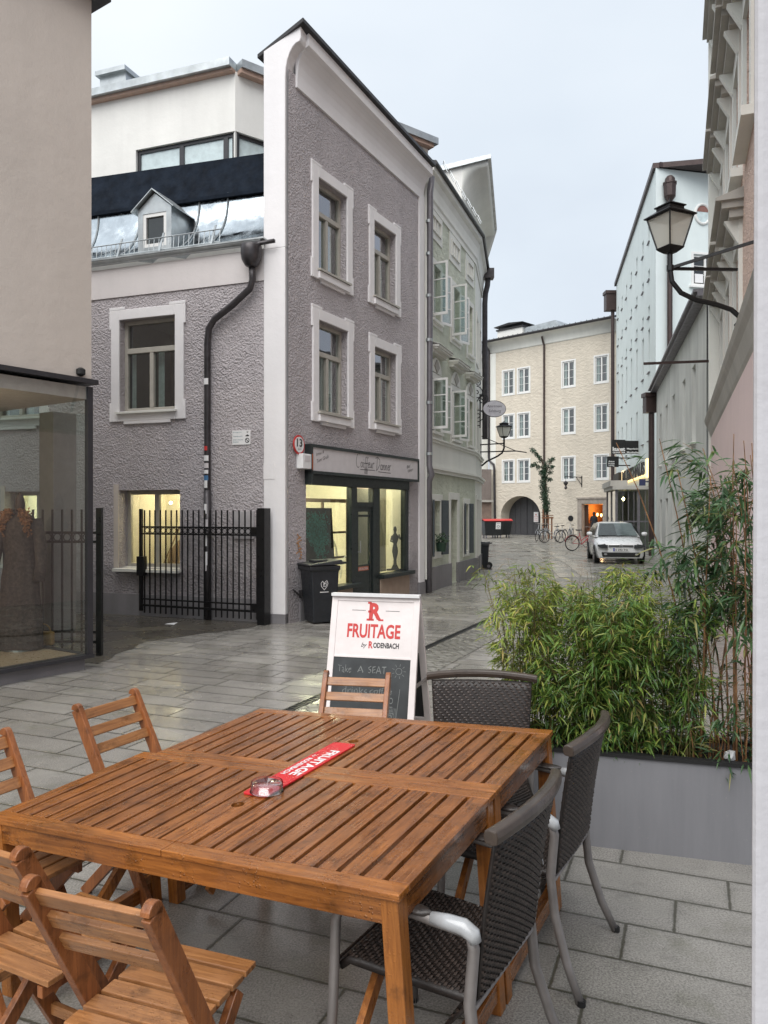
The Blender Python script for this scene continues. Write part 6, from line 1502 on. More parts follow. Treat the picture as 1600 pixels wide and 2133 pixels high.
mb = MB(); slab(mb, bf, -hw + .045, hw - .045, .045, .43, -.02, -.006); pnl = mb.build('printed_panel', M['signpaint'], ab)
mb = MB(); slab(mb, bk_, -hw + .045, hw - .045, .045, .43, -.02, -.006); each(mb, 'rear_panel', M['signpaint'], ab)
mb = MB(); mb.bar(bf(hw, .62, -.015), bk_(hw, .66, -.015), .012, .022); mb.bar(bf(-hw, .62, -.015), bk_(-hw, .66, -.015), .012, .022); each(mb, 'stay', M['alu'], ab)
mb = MB(); mb.bar(bf(-hw, .0, .0), bf(hw, .0, .0), .06, .02); mb.build('top_cap', M['plainwhite'], ab)
fs = lambda x, y: bf(x, .46 - y, -.0045)
mb = MB(); put_text(mb, 'R', fs, -.042, .05, .285, .405, .045)
for x0, x1, y0, y1 in ((-.058, -.005, .278, .292), (-.055, -.028, .398, .412), (.028, .066, .278, .290), (-.05, -.026, .335, .35)): mb.add([fs(x0, y0), fs(x1, y0), fs(x1, y1), fs(x0, y1)], [(0, 1, 2, 3)])
put_text(mb, 'FRUITAGE', fs, -.195, .195, .155, .255, .028)
put_text(mb, 'R', fs, -.03, .001, .084, .134, .035); mb.build('red_lettering', M['red'], pnl)
mb = MB(); ribbon(mb, [(-.17, .35), (-.07, .35)], .003, fs); ribbon(mb, [(.08, .35), (.18, .35)], .003, fs)
put_text(mb, 'ODENBACH', fs, .004, .19, .088, .126, .03); put_text(mb, 'by', fs, -.085, -.042, .082, .122, -.002, .4); mb.build('black_lettering', M['ink'], pnl)
fc_ = lambda x, y: bf(x, .445 + y, -.0065)
mb = MB(); rp = random.Random(4)
def chalk(txt, x0, x1, y0, y1): put_text(mb, txt, lambda x, y: fc_(x0 + x * (x1 - x0), y1 - y * (y1 - y0) + .004 * math.sin(30 * x)), 0, 1, 0, 1, -.012)
chalk('Take', -.245, -.145, .055, .105); chalk('A', -.10, -.055, .055, .10); chalk('SEAT', -.02, .11, .055, .10)
ribbon(mb, arc(.20, .08, .022, 0, 360, 14), .0035, fc_)
for a_ in range(0, 360, 40): ribbon(mb, [(.20 + .034 * math.cos(R(a_)), .08 + .034 * math.sin(R(a_))), (.20 + .05 * math.cos(R(a_)), .08 + .05 * math.sin(R(a_)))], .003, fc_)
chalk('drinks', -.2, -.02, .2, .25); chalk('coffee', .0, .16, .2, .24); ribbon(mb, arc(-.17, .25, .03, 20, 200, 8), .003, fc_)
put_text(mb, 'MOJITO', lambda x, y: fc_(.18 - y * .04 + .0, .46 - x * .2), 0, 1, 0, 1, -.006); ribbon(mb, [(.215, .2), (.19, .5)], .003, fc_)
for k in range(6): ribbon(mb, [(.13 + k * .012, .40 + k * .01), (.145 + k * .01, .33)], .0025, fc_)
mb.build('chalk_writing', simple('chalk', (.20, .21, .205), .9), fcb)

# ------------------------------------------------------------------ wheelie bins and dumpsters
def bin_(label, loc, rz, s, mark=False):
    g = empty('wheelie_bin', (0, 0, 0), label, 'bin', 'black wheelie bins')
    pl_ = simple('black bin plastic', (.016, .019, .023), .42, 0, .15, 12)
    mb = MB(); w, d, h = .25, .26, .93
    def ring(w0, w1, y0, y1, z): return [(-w0, y0, z), (w0, y0, z), (w1, y1, z), (-w1, y1, z)]
    secs = [ring(.19, .19, -.19, .20, .02), ring(.235, .235, -.25, .235, .84), ring(.262, .262, -.285, .25, .86), ring(.262, .262, -.285, .25, .93)]
    k = 0
    for r_ in secs: mb.v += r_
    for i in range(len(secs) - 1):
        for j in range(4): mb.f.append((i * 4 + j, i * 4 + (j + 1) % 4, i * 4 + 4 + (j + 1) % 4, i * 4 + 4 + j))
    mb.f.append((3, 2, 1, 0)); mb.f.append((12, 13, 14, 15)); body = mb.build('body', pl_, g, bevel=.02)
    mb = MB(); mb.hexa([(-.28, -.31, .935), (.28, -.31, .935), (.28, .28, .945), (-.28, .28, .945), (-.27, -.30, .955), (.27, -.30, .955), (.25, .28, 1.02), (-.25, .28, 1.02)])
    mb.box(-.12, .12, -.15, .1, .97, 1.015); mb.build('lid', pl_, g, bevel=.015)
    mb = MB(); mb.tube([(-.24, .28, .96), (-.24, .36, .97), (.24, .36, .97), (.24, .28, .96)], .016, 8); mb.build('handle', pl_, g)
    for x in (-.27, .23):
        mb = MB(); k = [(.115 * math.cos(R(a_)), .115 * math.sin(R(a_))) for a_ in range(0, 360, 20)]; n_ = len(k)
        mb.add([(x, .24 + a, .115 + b) for a, b in k] + [(x + .045, .24 + a, .115 + b) for a, b in k], [tuple(range(n_)), tuple(range(2 * n_ - 1, n_ - 1, -1))] + [(i, (i + 1) % n_, n_ + (i + 1) % n_, n_ + i) for i in range(n_)]); wh = mb.build('wheel', M['black'], g, bevel=.008)
        mb = MB(); xs_ = x - .004 if x < 0 else x + .046; mb.add([(xs_, .24 + .5 * a, .115 + .5 * b) for a, b in k] + [(xs_ + .003, .24 + .5 * a, .115 + .5 * b) for a, b in k], [tuple(range(n_)), tuple(range(2 * n_ - 1, n_ - 1, -1))] + [(i, (i + 1) % n_, n_ + (i + 1) % n_, n_ + i) for i in range(n_)]); mb.build('hub', M['pipegrey'], wh)
    if mark:
        mb = MB(); fq = lambda x, y: (.2415 - (.66 - y) * .055 + .003, x, y)
        ff = lambda x, y: (.19 + .045 * (y - .02) / .82 + .004, x, y)
        H_ = [(0, -.075), (-.05, -.02), (-.06, .03), (-.035, .065), (-.008, .04), (0, .02), (.01, .05), (.04, .075), (.06, .03), (.045, -.02), (0, -.075)]
        ribbon(mb, [(x - .02, y + .62) for x, y in H_], .008, ff); ribbon(mb, [(-.04, .62), (-.03, .66), (-.01, .65), (-.035, .6), (0, .6)], .007, ff); ribbon(mb, [(.02, .66), (0, .645), (.02, .625), (.0, .6)], .007, ff)
        ribbon(mb, [(-.09, .51), (.05, .51)], .012, ff); mb.build('chalk_heart', M['plainwhite'], body)
    g.rotation_euler = (0, 0, rz); g.location = loc; g.scale = (s, s, s); return g
pb = gp(668, 1300)
bin_('large black wheelie bin with a chalked heart, in front of the hairdresser window', (pb[0] - .02, pb[1] + .12, 0), R(-62), .98, True)
pb = gp(1005, 1187); bin_('small black wheelie bin alone at the far end of the green house', (pb[0] + .03, pb[1] + .2, 0), R(-100), .82)
def dumpster(label, x, y, rz, lab=True):
    g = empty('waste_container', (0, 0, 0), label, 'container', 'black waste containers with red lids')
    pl_ = simple('black container plastic', (.014, .016, .018), .45, 0, .2, 8)
    mb = MB(); mb.hexa([(-.56, -.38, .2), (.56, -.38, .2), (.56, .42, .2), (-.56, .42, .2), (-.66, -.52, 1.12), (.66, -.52, 1.12), (.66, .5, 1.16), (-.66, .5, 1.16)]); mb.build('body', pl_, g, bevel=.03)
    mb = MB(); rows = [[(-.69 + 1.38 * i / 8, -.56 + 1.1 * j / 6, 1.15 + .14 * math.sin(math.pi * min(1, (j + .4) / 6.8)) ) for i in range(9)] for j in range(7)]; mb.grid(rows); mb.build('lid', simple('red lid', (.55, .02, .02), .35), g, solid=.03)
    for a_, b_ in ((-.48, -.3), (.48, -.3), (-.48, .34), (.48, .34)):
        mb = MB(); k = [(.1 * math.cos(R(q)), .1 * math.sin(R(q))) for q in range(0, 360, 30)]; n_ = 12
        mb.add([(a_ - .03, b_ + u_, .1 + v_) for u_, v_ in k] + [(a_ + .03, b_ + u_, .1 + v_) for u_, v_ in k], [tuple(range(n_)), tuple(range(2 * n_ - 1, n_ - 1, -1))] + [(i, (i + 1) % n_, n_ + (i + 1) % n_, n_ + i) for i in range(n_)]); mb.build('wheel', M['pipegrey'], g)
    if lab:
      mb = MB(); mb.hexa([(.12, -.452, .62), (.45, -.452, .62), (.45, -.44, .62), (.12, -.44, .62), (.12, -.52, 1.06), (.45, -.52, 1.06), (.45, -.50, 1.06), (.12, -.50, 1.06)]); lb = mb.build('paper_label', M['plainwhite'], g)
    if lab:
      mb = MB(); fl = lambda x, y: (x, -.459 - (y - .62) * .155, y)
      ribbon(mb, arc(.285, .80, .09, 0, 360, 14, .06), .02, fl); ribbon(mb, [(.17, .98), (.4, .98)], .02, fl); ribbon(mb, [(.19, .68), (.38, .68)], .015, fl); mb.build('print', M['ink'], lb)
    g.location = (x, y, 0); g.rotation_euler = (0, 0, rz); return g
pd = gp(1026, 1123); dumpster('red-lidded black waste container with a white label, by the arched gateway', pd[0], pd[1] + .2, R(8))
dumpster('red-lidded black waste container without a label, standing behind the labelled one', pd[0] + .75, pd[1] + 1.35, R(6), False)

# ------------------------------------------------------------------ car
def car():
    g = empty('parked_car', (0, 0, 0), 'white compact hatchback parked facing the viewer beside the bamboo top', 'car')
    paint = simple('white car paint', (.82, .83, .84), .3, 0, .02, 3, coat=.8)
    st = [  # y, half width, z top, z bottom, hood crown
        (1.98, .60, .56, .24), (1.95, .70, .66, .21), (1.86, .78, .74, .19), (1.6, .82, .80, .18), (1.2, .835, .88, .18), (.85, .84, .945, .18), (.3, .84, .95, .18), (-.6, .84, .96, .18), (-1.3, .83, .97, .18), (-1.75, .80, .96, .2), (-1.93, .74, .9, .24), (-1.98, .66, .8, .3)]
    mb = MB(); R_ = []
    for y, w_, zt, zb in st:
        h = [(0, zt + .015), (w_ * .5, zt + .01), (w_ * .8, zt - .015), (w_ * .93, zt - .06), (w_ * .985, zt - .16), (w_, zb + (zt - zb) * .5), (w_ * .985, zb + .12), (w_ * .93, zb + .02), (w_ * .7, zb), (0, zb)]
        R_.append([(x, y, z) for x, z in h] + [(-x, y, z) for x, z in h[::-1]])
    mb.grid(R_); k = len(R_[0]); mb.f.append(tuple(range(k))); mb.f.append(tuple(range(len(mb.v) - 1, len(mb.v) - 1 - k, -1)))
    body = mb.build('body', paint, g, smooth=True, split=32)
    gst = [(.98, .72, .93, 0), (.55, .66, 1.22, .0), (.22, .60, 1.405, 0), (.0, .585, 1.435, 0), (-.6, .58, 1.455, 0), (-1.3, .57, 1.42, 0), (-1.62, .58, 1.32, 0), (-1.9, .68, .95, 0)]
    mb = MB(); R_ = []
    for y, w_, zt, q in gst:
        wb = .80 if zt > 1.0 else .78
        zb = .92
        h = [(0, zt + .01), (w_ * .7, zt), (w_ * .95, zt - .025), (w_ + .01, zt - .06 if zt > 1.1 else zt - .01), (wb, zb)]
        R_.append([(x, y, z) for x, z in h] + [(-x, y, z) for x, z in h[::-1]])
    mb.grid(R_); mb.build('roof', paint, g, smooth=True, split=32)
    gl = simple('car glass', (.10, .13, .13), .05, 0, .3, 2, spec=.9)
    gl2 = simple('car side glass', (.015, .017, .018), .06, spec=.8)
    def quad(p, off=.0): return [Vector(q) for q in p]
    mb = MB(); mb.add([(-.70, 1.0, .965), (.70, 1.0, .965), (.57, .26, 1.40), (-.57, .26, 1.40)], [(0, 1, 2, 3)]); mb.v = [(x, y + .012, z + .012) for x, y, z in mb.v]; ws = mb.build('windscreen', gl, g)
    mb = MB(); mb.add([(0.02, 1.03, .985), (.66, 1.03, .985), (.53, .32, 1.395), (0.06, .32, 1.395)], [(0, 1, 2, 3)]); mb.build('dark_interior', simple('dark cabin behind glass', (.02, .03, .028), .1, 0, .3, 6, spec=.9), ws)
    for s_ in (-1, 1):
        mb = MB(); mb.add([(s_ * .80, .80, .99), (s_ * .80, -.45, .99), (s_ * .612, -.45, 1.40), (s_ * .625, .28, 1.37)], [(0, 1, 2, 3) if s_ < 0 else (3, 2, 1, 0)]); mb.add([(s_ * .80, -.52, .99), (s_ * .80, -1.5, 1.0), (s_ * .61, -1.35, 1.36), (s_ * .612, -.52, 1.40)], [(0, 1, 2, 3) if s_ < 0 else (3, 2, 1, 0)])
        mb.v = [(x + s_ * .012, y, z + .004) for x, y, z in mb.v]; each(mb, 'side_window', gl2, g)
        mb = MB(); mb.tube([(s_ * .80, .80, 1.0), (s_ * .92, .78, 1.02)], .02, 6); mb.build('mirror_arm', M['black'], g)
        mb = MB(); mb.lathe([(.01, -.065), (.07, -.055), (.085, 0), (.07, .06), (.01, .075)], (s_ * .96, .79, 1.03), 12, 1.25, .75); mb.build('mirror', paint, g, smooth=True)
        mb = MB(); mb.prism([(-.17, .0), (.05, .01), (.17, .07), (.15, .12), (-.02, .14), (-.16, .12)] if s_ > 0 else [(.17, .0), (-.05, .01), (-.17, .07), (-.15, .12), (.02, .14), (.16, .12)], Frame((s_ * .60, 1.965), u=(-1, -s_ * -.38)) if False else Frame((s_ * .60 , 1.93), u=(1, -s_ * .40)), -.035, .12)
        mb.v = [(x, y + .03, z + .56) for x, y, z in mb.v]
        hl = mb.build('headlight', simple('dark headlight', (.06, .065, .07), .12, .2, .2, 30, spec=.9), g)
        mb = MB(); mb.lathe([(.05, -.012), (.05, .012)], (s_ * .56, 2.03 - .05, .67), 14); mb.v = [(x, 2.00 + (z - .67) * .4, .67 + (y - 1.98) * .9) for x, y, z in mb.v]; mb.build('lamp_lens', simple('lens', (.5, .52, .55), .1, .8), hl)
        for y_ in (1.28, -1.25):
            k = [(.30 * math.cos(R(a_)), .30 * math.sin(R(a_))) for a_ in range(0, 360, 15)]; n_ = 24
            x0, x1 = (s_ * .68, s_ * .855)
            mb = MB(); mb.add([(x0, y_ + a, .30 + b) for a, b in k] + [(x1, y_ + a, .30 + b) for a, b in k], [tuple(range(n_)), tuple(range(2 * n_ - 1, n_ - 1, -1))] + [(i, (i + 1) % n_, n_ + (i + 1) % n_, n_ + i) for i in range(n_)]); wh = mb.build('wheel', M['black'], g, bevel=.02)
            mb = MB(); x2 = x1 + s_ * .006
            for i in range(10):
                a_ = R(36 * i); mb.bar((x2, y_ + .03 * math.cos(a_), .3 + .03 * math.sin(a_)), (x2, y_ + .2 * math.cos(a_), .3 + .2 * math.sin(a_)), .04, .01, (1, 0, 0))
            mb.build('rim', M['alu'], wh)
            mb = MB(); mb.tube([(s_ * .846, y_ + .345 * math.cos(R(a_)), .30 + .345 * math.sin(R(a_))) for a_ in range(-8, 189, 12)], .016, 6); mb.build('wheel_arch', M['black'], g)
    mb = MB(); mb.hexa([(-.42, 1.995, .60), (.42, 1.995, .60), (.42, 1.93, .60), (-.42, 1.93, .60), (-.42, 1.975, .67), (.42, 1.975, .67), (.42, 1.9, .67), (-.42, 1.9, .67)]); gr = mb.build('grille', M['black'], g)
    mb = MB(); mb.bar((-.41, 1.998, .603), (.41, 1.998, .603), .006, .01); mb.build('chrome_strip', M['aluwet'], gr)
    em = []
    mb = MB(); ec = (0, 2.003, .645)
    mb.tube([(ec[0] + .055 * math.cos(R(a_)), ec[1], ec[2] + .055 * math.sin(R(a_))) for a_ in range(0, 360, 20)], .006, 5, closed=True)
    for pts in ([(-.034, .038), (0, -.008), (.034, .038)], [(-.044, .012), (-.018, -.042), (0, 0), (.018, -.042), (.044, .012)]):
        mb.tube([(a, ec[1] + .003, ec[2] + b) for a, b in pts], .005, 4)
    mb.build('emblem', M['aluwet'], g)
    mb = MB(); mb.hexa([(-.62, 2.0, .25), (.62, 2.0, .25), (.62, 1.85, .25), (-.62, 1.85, .25), (-.66, 2.0, .42), (.66, 2.0, .42), (.66, 1.85, .42), (-.66, 1.85, .42)]); mb.build('lower_intake', M['black'], g, bevel=.03)
    for s_ in (-1, 1):
        mb = MB(); mb.lathe([(.035, -.004), (.035, .004)], (0, 0, 0), 10, 1.6); mb.v = [(s_ * .52 + x, 2.005 + z, .355 + y) for x, y, z in mb.v]; mb.build('fog_lamp', M['aluwet'], g)
    mb = MB(); mb.box(-.26, .26, 1.985, 2.0, .455, .565); npl = mb.build('number_plate', M['plainwhite'], g)
    ft = lambda x, y: (-x, 2.003, y)
    mb = MB(); mb.add([ft(-.26, .455), ft(-.215, .455), ft(-.215, .565), ft(-.26, .565)], [(0, 1, 2, 3)]); mb.build('blue_band', simple('plate blue', (.03, .05, .4), .4), npl)
    mb = MB(); put_text(mb, 'S 293 TG', ft, -.19, .22, .475, .545, .02); mb.build('lettering', M['ink'], npl)
    mb = MB(); mb.bar((.55, 1.06, .965), (.02, .86, 1.05), .012, .014); mb.bar((-.05, 1.06, .965), (-.5, .9, 1.03), .012, .014); each(mb, 'wiper', M['black'], g)
    mb = MB(); mb.tube([(0, -.3, 1.46), (0, -.45, 1.62)], .006, 5); mb.build('aerial', M['black'], g)
    return g
cr = car(); fx, fy = 7.90, 25.6; ca = R(170)
cr.scale = (.96, .96, .96); cr.rotation_euler = (0, 0, ca); cr.location = (fx + math.sin(ca) * 1.98, fy - math.cos(ca) * 1.98, 0)

# ------------------------------------------------------------------ bicycles
def bike(frame_mat, label, step=True):
    g = empty('bicycle', (0, 0, 0), label, 'bicycle', 'bicycles parked in front of the beige building')
    r = .335
    for y in (-.53, .53):
        mb = MB(); mb.tube([(0, y + r * math.cos(R(a_)), r + .02 + r * math.sin(R(a_))) for a_ in range(0, 360, 15)], .019, 6, closed=True); wh = mb.build('wheel', M['black'], g)
        mb = MB(); mb.tube([(0, y + .31 * math.cos(R(a_)), r + .02 + .31 * math.sin(R(a_))) for a_ in range(0, 360, 20)], .009, 4, closed=True); mb.build('rim', M['alu'], wh)
        mb = MB()
        for i in range(14): mb.bar((0, y, r + .02), (0, y + .31 * math.cos(R(i * 25.7)), r + .02 + .31 * math.sin(R(i * 25.7))), .003, .003)
        mb.lathe([(.02, -.03), (.02, .03)], (0, y, r + .02), 8); mb.build('spokes', M['alu'], wh)
        mb = MB(); mb.tube([(0, y + .37 * math.cos(R(a_)), r + .02 + .37 * math.sin(R(a_))) for a_ in (range(20, 171, 15))], .012, 5); mb.build('mudguard', frame_mat, g)
    bb, hd, sp_ = (0, -.08, .30), (0, .42, .86), (0, -.22, .78)
    mb = MB()
    for a, b, q in (((0, .40, .74), bb, .020), ((0, .43, .84), (0, -.13, .46), .017), (bb, (0, -.20, .80), .017), (bb, (0, -.53, .355), .011), ((0, -.19, .70), (0, -.53, .355), .010), ((0, .36, .97), (0, .53, .355), .016)): mb.tube([a, b], q, 7)
    mb.build('frame', frame_mat, g)
    mb = MB(); mb.tube([(0, .36, .97), (0, .34, 1.06)], .013, 6); mb.tube([(-.28, .18, 1.05), (-.22, .30, 1.07), (0, .35, 1.06), (.22, .30, 1.07), (.28, .18, 1.05)], .012, 6); mb.build('handlebar', M['alu'], g)
    mb = MB(); mb.tube([(0, -.20, .8), (0, -.23, .92)], .013, 6); mb.hexa([(-.09, -.36, .92), (.09, -.36, .92), (.02, -.08, .93), (-.02, -.08, .93), (-.08, -.36, .97), (.08, -.36, .97), (.015, -.08, .955), (-.015, -.08, .955)]); mb.build('saddle', M['black'], g, bevel=.01)
    mb = MB(); mb.box(-.07, .07, -.78, -.36, .74, .755); mb.bar((.06, -.74, .75), (.03, -.53, .36), .01, .01); mb.bar((-.06, -.74, .75), (-.03, -.53, .36), .01, .01); mb.build('rack', M['alu'], g)
    mb = MB(); mb.tube([(.03 , -.08 + .09 * math.cos(R(a_)), .30 + .09 * math.sin(R(a_))) for a_ in range(0, 360, 30)], .006, 4, closed=True); mb.bar((.05, -.08, .30), (.06, .06, .20), .012, .02); mb.box(.06, .14, .03, .1, .18, .20); mb.bar((-.05, -.08, .3), (-.06, -.2, .42), .012, .02); mb.build('crank', M['pipegrey'], g)
    mb = MB(); mb.bar((.04, -.2, .28), (.1, -.26, .01), .014, .014); mb.build('kickstand', M['pipegrey'], g)
    return g
red_b = bike(simple('red bicycle paint', (.42, .02, .04), .3), 'red bicycle with pannier rack standing left of the white car')
pr = gp(1212, 1149); red_b.location = (pr[0] + .05, pr[1], 0); red_b.rotation_euler = (0, R(5), R(-78))
greyb = bike(simple('silver bicycle paint', (.42, .43, .45), .3, .4), '')
labs = ['silver bicycle at the left end of the parked row, by the young tree', 'silver bicycle second from the left in the parked row', 'silver bicycle in the middle of the row with its front wheel turned to the viewer', 'silver bicycle just right of the middle of the parked row', 'silver bicycle at the right end of the parked row, next to the red one']
for i, (px_, py_, rz) in enumerate(((1120, 1129, 150), (1131, 1130, 148), (1147, 1133, 112), (1166, 1130, 140), (1184, 1127, 155))):
    o = greyb if i == 0 else copy_tree(greyb)
    q = gp(px_ + 6, py_); o.location = (q[0], q[1] + .3, 0); o.rotation_euler = (0, R(4 if i % 2 else -5), R(rz)); o['label'] = labs[i]

# ------------------------------------------------------------------ person in the lit doorway
def person():
    px_, py_ = FF.w(9.25, -.5, 0)[:2]
    g = empty('person', (px_, py_, 0), 'person in a dark coat standing in the lit doorway, seen from behind', 'person')
    J = {'pel': (0, 0, .95), 'wst': (0, 0, 1.12), 'chs': (0, .01, 1.33), 'nck': (0, 0, 1.47), 'hd1': (0, 0, 1.56), 'hd2': (0, 0, 1.68), 'sl': (-.18, 0, 1.41), 'sr': (.18, 0, 1.41), 'el': (-.24, .02, 1.12), 'er': (.24, .02, 1.12), 'wl': (-.24, .12, .88), 'wr': (.24, .12, .88), 'hl': (-.24, .15, .80), 'hr': (.24, .15, .80), 'kl': (-.10, .02, .5), 'kr': (.10, .02, .5), 'al': (-.10, -.02, .09), 'ar': (.10, -.02, .09), 'tl': (-.11, .13, .04), 'tr': (.11, .13, .04), 'pl': (-.09, 0, .88), 'pr': (.09, 0, .88)}
    rad = {'pel': .15, 'wst': .135, 'chs': .15, 'nck': .06, 'hd1': .085, 'hd2': .095, 'sl': .075, 'sr': .075, 'el': .055, 'er': .055, 'wl': .038, 'wr': .038, 'hl': .04, 'hr': .04, 'kl': .065, 'kr': .065, 'al': .045, 'ar': .045, 'tl': .04, 'tr': .04, 'pl': .10, 'pr': .10}
    E_ = [('pel', 'wst'), ('wst', 'chs'), ('chs', 'nck'), ('nck', 'hd1'), ('hd1', 'hd2'), ('chs', 'sl'), ('chs', 'sr'), ('sl', 'el'), ('sr', 'er'), ('el', 'wl'), ('er', 'wr'), ('wl', 'hl'), ('wr', 'hr'), ('pel', 'pl'), ('pel', 'pr'), ('pl', 'kl'), ('pr', 'kr'), ('kl', 'al'), ('kr', 'ar'), ('al', 'tl'), ('ar', 'tr')]
    ks = list(J); me = bpy.data.meshes.new('body'); me.from_pydata([J[k] for k in ks], [(ks.index(a), ks.index(b)) for a, b in E_], []); o = bpy.data.objects.new('body', me); COL.objects.link(o); o.parent = g
    me.materials.append(simple('dark coat cloth', (.02, .02, .024), .85))
    md = o.modifiers.new('skin', 'SKIN'); 
    for i, k in enumerate(ks): me.skin_vertices[0].data[i].radius = (rad[k], rad[k] * .8)
    me.skin_vertices[0].data[0].use_root = True
    o.modifiers.new('sub', 'SUBSURF').render_levels = 1
    mb = MB(); mb.lathe([(.05, -.08), (.1, -.03), (.112, .04), (.085, .11), (.02, .135)], (px_, py_ - .01, 1.63), 14, .9, 1.05); mb.build('hair', simple('dark hair', (.025, .018, .014), .7), g, smooth=True)
    mb = MB(); mb.lathe([(.245, .62), (.21, .85), (.185, 1.1), (.20, 1.3), (.19, 1.40), (.09, 1.48)], (px_, py_, 0), 18, 1, .68); mb.build('coat', simple('dark coat cloth', (.02, .02, .024), .85), g, smooth=True)
person()

# ------------------------------------------------------------------ young tree with its stakes
def leaf_cloud(mb, centers, n, rl, size, rp, flat=.6, droop=.3):
    for i in range(n):
        c, r_ = centers[rp.randrange(len(centers))]
        d = Vector((rp.gauss(0, 1), rp.gauss(0, 1), rp.gauss(0, 1))).normalized() * r_ * rp.random() ** .45
        p = Vector(c) + d; L = size * rp.uniform(.7, 1.3)
        a = Vector((rp.uniform(-1, 1), rp.uniform(-1, 1), rp.uniform(-.8, .3))).normalized() * L; s_ = a.orthogonal().normalized(); s_.rotate(Matrix.Rotation(rp.uniform(0, 6.28), 3, a.normalized())); s_ *= L * flat * .5
        mb.add([p, p + a * .4 + s_, p + a, p + a * .4 - s_], [(0, 1, 2, 3)])
tq = Vector(((1135 - CX) / FPX * 50, 50, 0)); rp = random.Random(21)
tr_ = empty('young_tree', tuple(tq), 'slender dark young tree tied to stakes in front of the beige facade', 'tree')
zt = lambda y: CAMZ + (CY - y) / FPX * 50
xt = lambda x: (x - CX) / FPX * 50
path = [(1139, 1112), (1140, 1075), (1138, 1040), (1136, 1000), (1133, 975), (1128, 958), (1118, 946)]
mb = MB(); mb.tube([(xt(a), 50, max(0, zt(b))) for a, b in path], [.09, .08, .07, .06, .05, .04, .02], 8)
for a, b, c, d in ((1136, 990, 1146, 962), (1134, 978, 1114, 968), (1135, 1000, 1146, 985)): mb.tube([(xt(a), 50, zt(b)), (xt(c), 50 + rp.uniform(-.3, .3), zt(d))], [.04, .015], 6)
mb.build('trunk', simple('dark bark', (.09, .06, .04), .9, 0, .3, 20), tr_)
cen = []
for i in range(30):
    a_ = i / 29; y = 1068 - a_ * 98; cen.append(((xt(1137 - a_ * 5 + rp.uniform(-5, 5)), 50 + rp.uniform(-.2, .2), zt(y)), rp.uniform(.16, .28)))
for a, b in ((1118, 948), (1112, 942), (1122, 954), (1110, 938), (1146, 962), (1150, 958), (1114, 968), (1108, 971), (1120, 974), (1148, 984), (1150, 974), (1128, 960), (1147, 1000), (1126, 985)): cen.append(((xt(a), 50 + rp.uniform(-.2, .2), zt(b)), rp.uniform(.14, .20)))
mb = MB(); leaf_cloud(mb, cen, 5200, 1, .085, rp, .7)
t = NT('dark tree leaf'); gi = t.n('ShaderNodeNewGeometry').outputs['Random Per Island']; t.col(t.ramp(gi, [(0, (.018, .045, .025)), (.6, (.035, .075, .04)), (1, (.07, .12, .06))])); t.rough(.5); mb.build('crown', t.m, tr_)
stake = simple('stake timber', (.22, .10, .05), .7, 0, .2, 20)
sk = empty('tree_stakes', (tq.x, 49.9, 0), 'brown timber stakes with crossbar holding the young tree', 'stakes')
for x_, h_ in ((1130, 1080), (1148, 1078), (1141, 1076)):
    mb = MB(); mb.tube([(xt(x_), 49.8, 0), (xt(x_), 49.8, zt(h_) if x_ != 1130 else zt(1062))], .05, 8); each(mb, 'stake', stake, sk)
mb = MB(); mb.bar((xt(1127), 49.75, zt(1080)), (xt(1151), 49.75, zt(1080)), .08, .1); mb.bar((xt(1127), 49.75, zt(1075)), (xt(1151), 49.75, zt(1075)), .05, .05); each(mb, 'crossbar', stake, sk)
mb = MB(); b0 = gp(1193, 1112); mb.box(b0[0] - 1.4, b0[0] + 1.2, 53.5, 53.9, .42, .5); mb.box(b0[0] - 1.3, b0[0] - 1.2, 53.5, 53.9, 0, .42); mb.box(b0[0] + 1.0, b0[0] + 1.1, 53.5, 53.9, 0, .42); mb.box(b0[0] - 1.4, b0[0] + 1.2, 53.88, 53.95, .5, .95)
tag(mb.build('bench', stake), 'low brown bench against the beige wall left of the lit doorway', 'bench')

# ------------------------------------------------------------------ planter and bamboo
t = NT('weathered grey powder coat'); sz = t.n('ShaderNodeSeparateXYZ'); t.l(t.P, sz.inputs[0])
st_ = t.ramp(t.noise(2.2, 5, .65, t.map(t.P, (6, 6, .5))), [(.38, .94), (.6, 1.02)])
foot = t.ramp(t.math('SUBTRACT', t.math('ADD', sz.outputs[2], .44), t.math('MULTIPLY', t.noise(9, 5, .7), .22)), [(-.0, .55), (.10, 1)])
cc_ = t.mix(1.0, t.mix(1.0, (.235, .235, .25), st_, 'MULTIPLY'), foot, 'MULTIPLY')
sp_ = t.ramp(t.noise(70, 3, .7), [(.66, 0), (.72, .5)]); t.col(t.mix(sp_, cc_, (.34, .33, .30)))
t.rough(t.ramp(t.noise(6, 4), [(.4, .38), (.65, .62)])); t.nrm(t.bump(t.noise(1.4, 2), .3, .01)); M['planter'] = t.m
PF = Frame((.62, 4.17), u=(.957, -.289)); PL, PD, PH = 1.48, .44, .50
pt = empty('planter_box', PF.w(PL / 2, PD / 2, 0), 'long grey metal planter with a black rim, filled with bamboo, right of the tables', 'planter')
mb = MB()
for a in ((0, PL, 0, .025), (0, PL, PD - .025, PD), ): mb.fb(PF, a[0], a[1], .0, PH - .02, a[2], a[3])
mb.fb(PF, 0, .025, 0, PH - .02, .025, PD - .025); mb.fb(PF, PL - .025, PL, 0, PH - .02, .025, PD - .025)
mb.build('trough', M['planter'], pt)
mb = MB()
for a in ((-.01, PL + .01, -.01, .035), (-.01, PL + .01, PD - .035, PD + .01)): mb.fb(PF, a[0], a[1], PH - .02, PH, a[2], a[3])
mb.fb(PF, -.01, .035, PH - .02, PH, .035, PD - .035); mb.fb(PF, PL - .035, PL + .01, PH - .02, PH, .035, PD - .035); mb.build('rim', M['black'], pt)
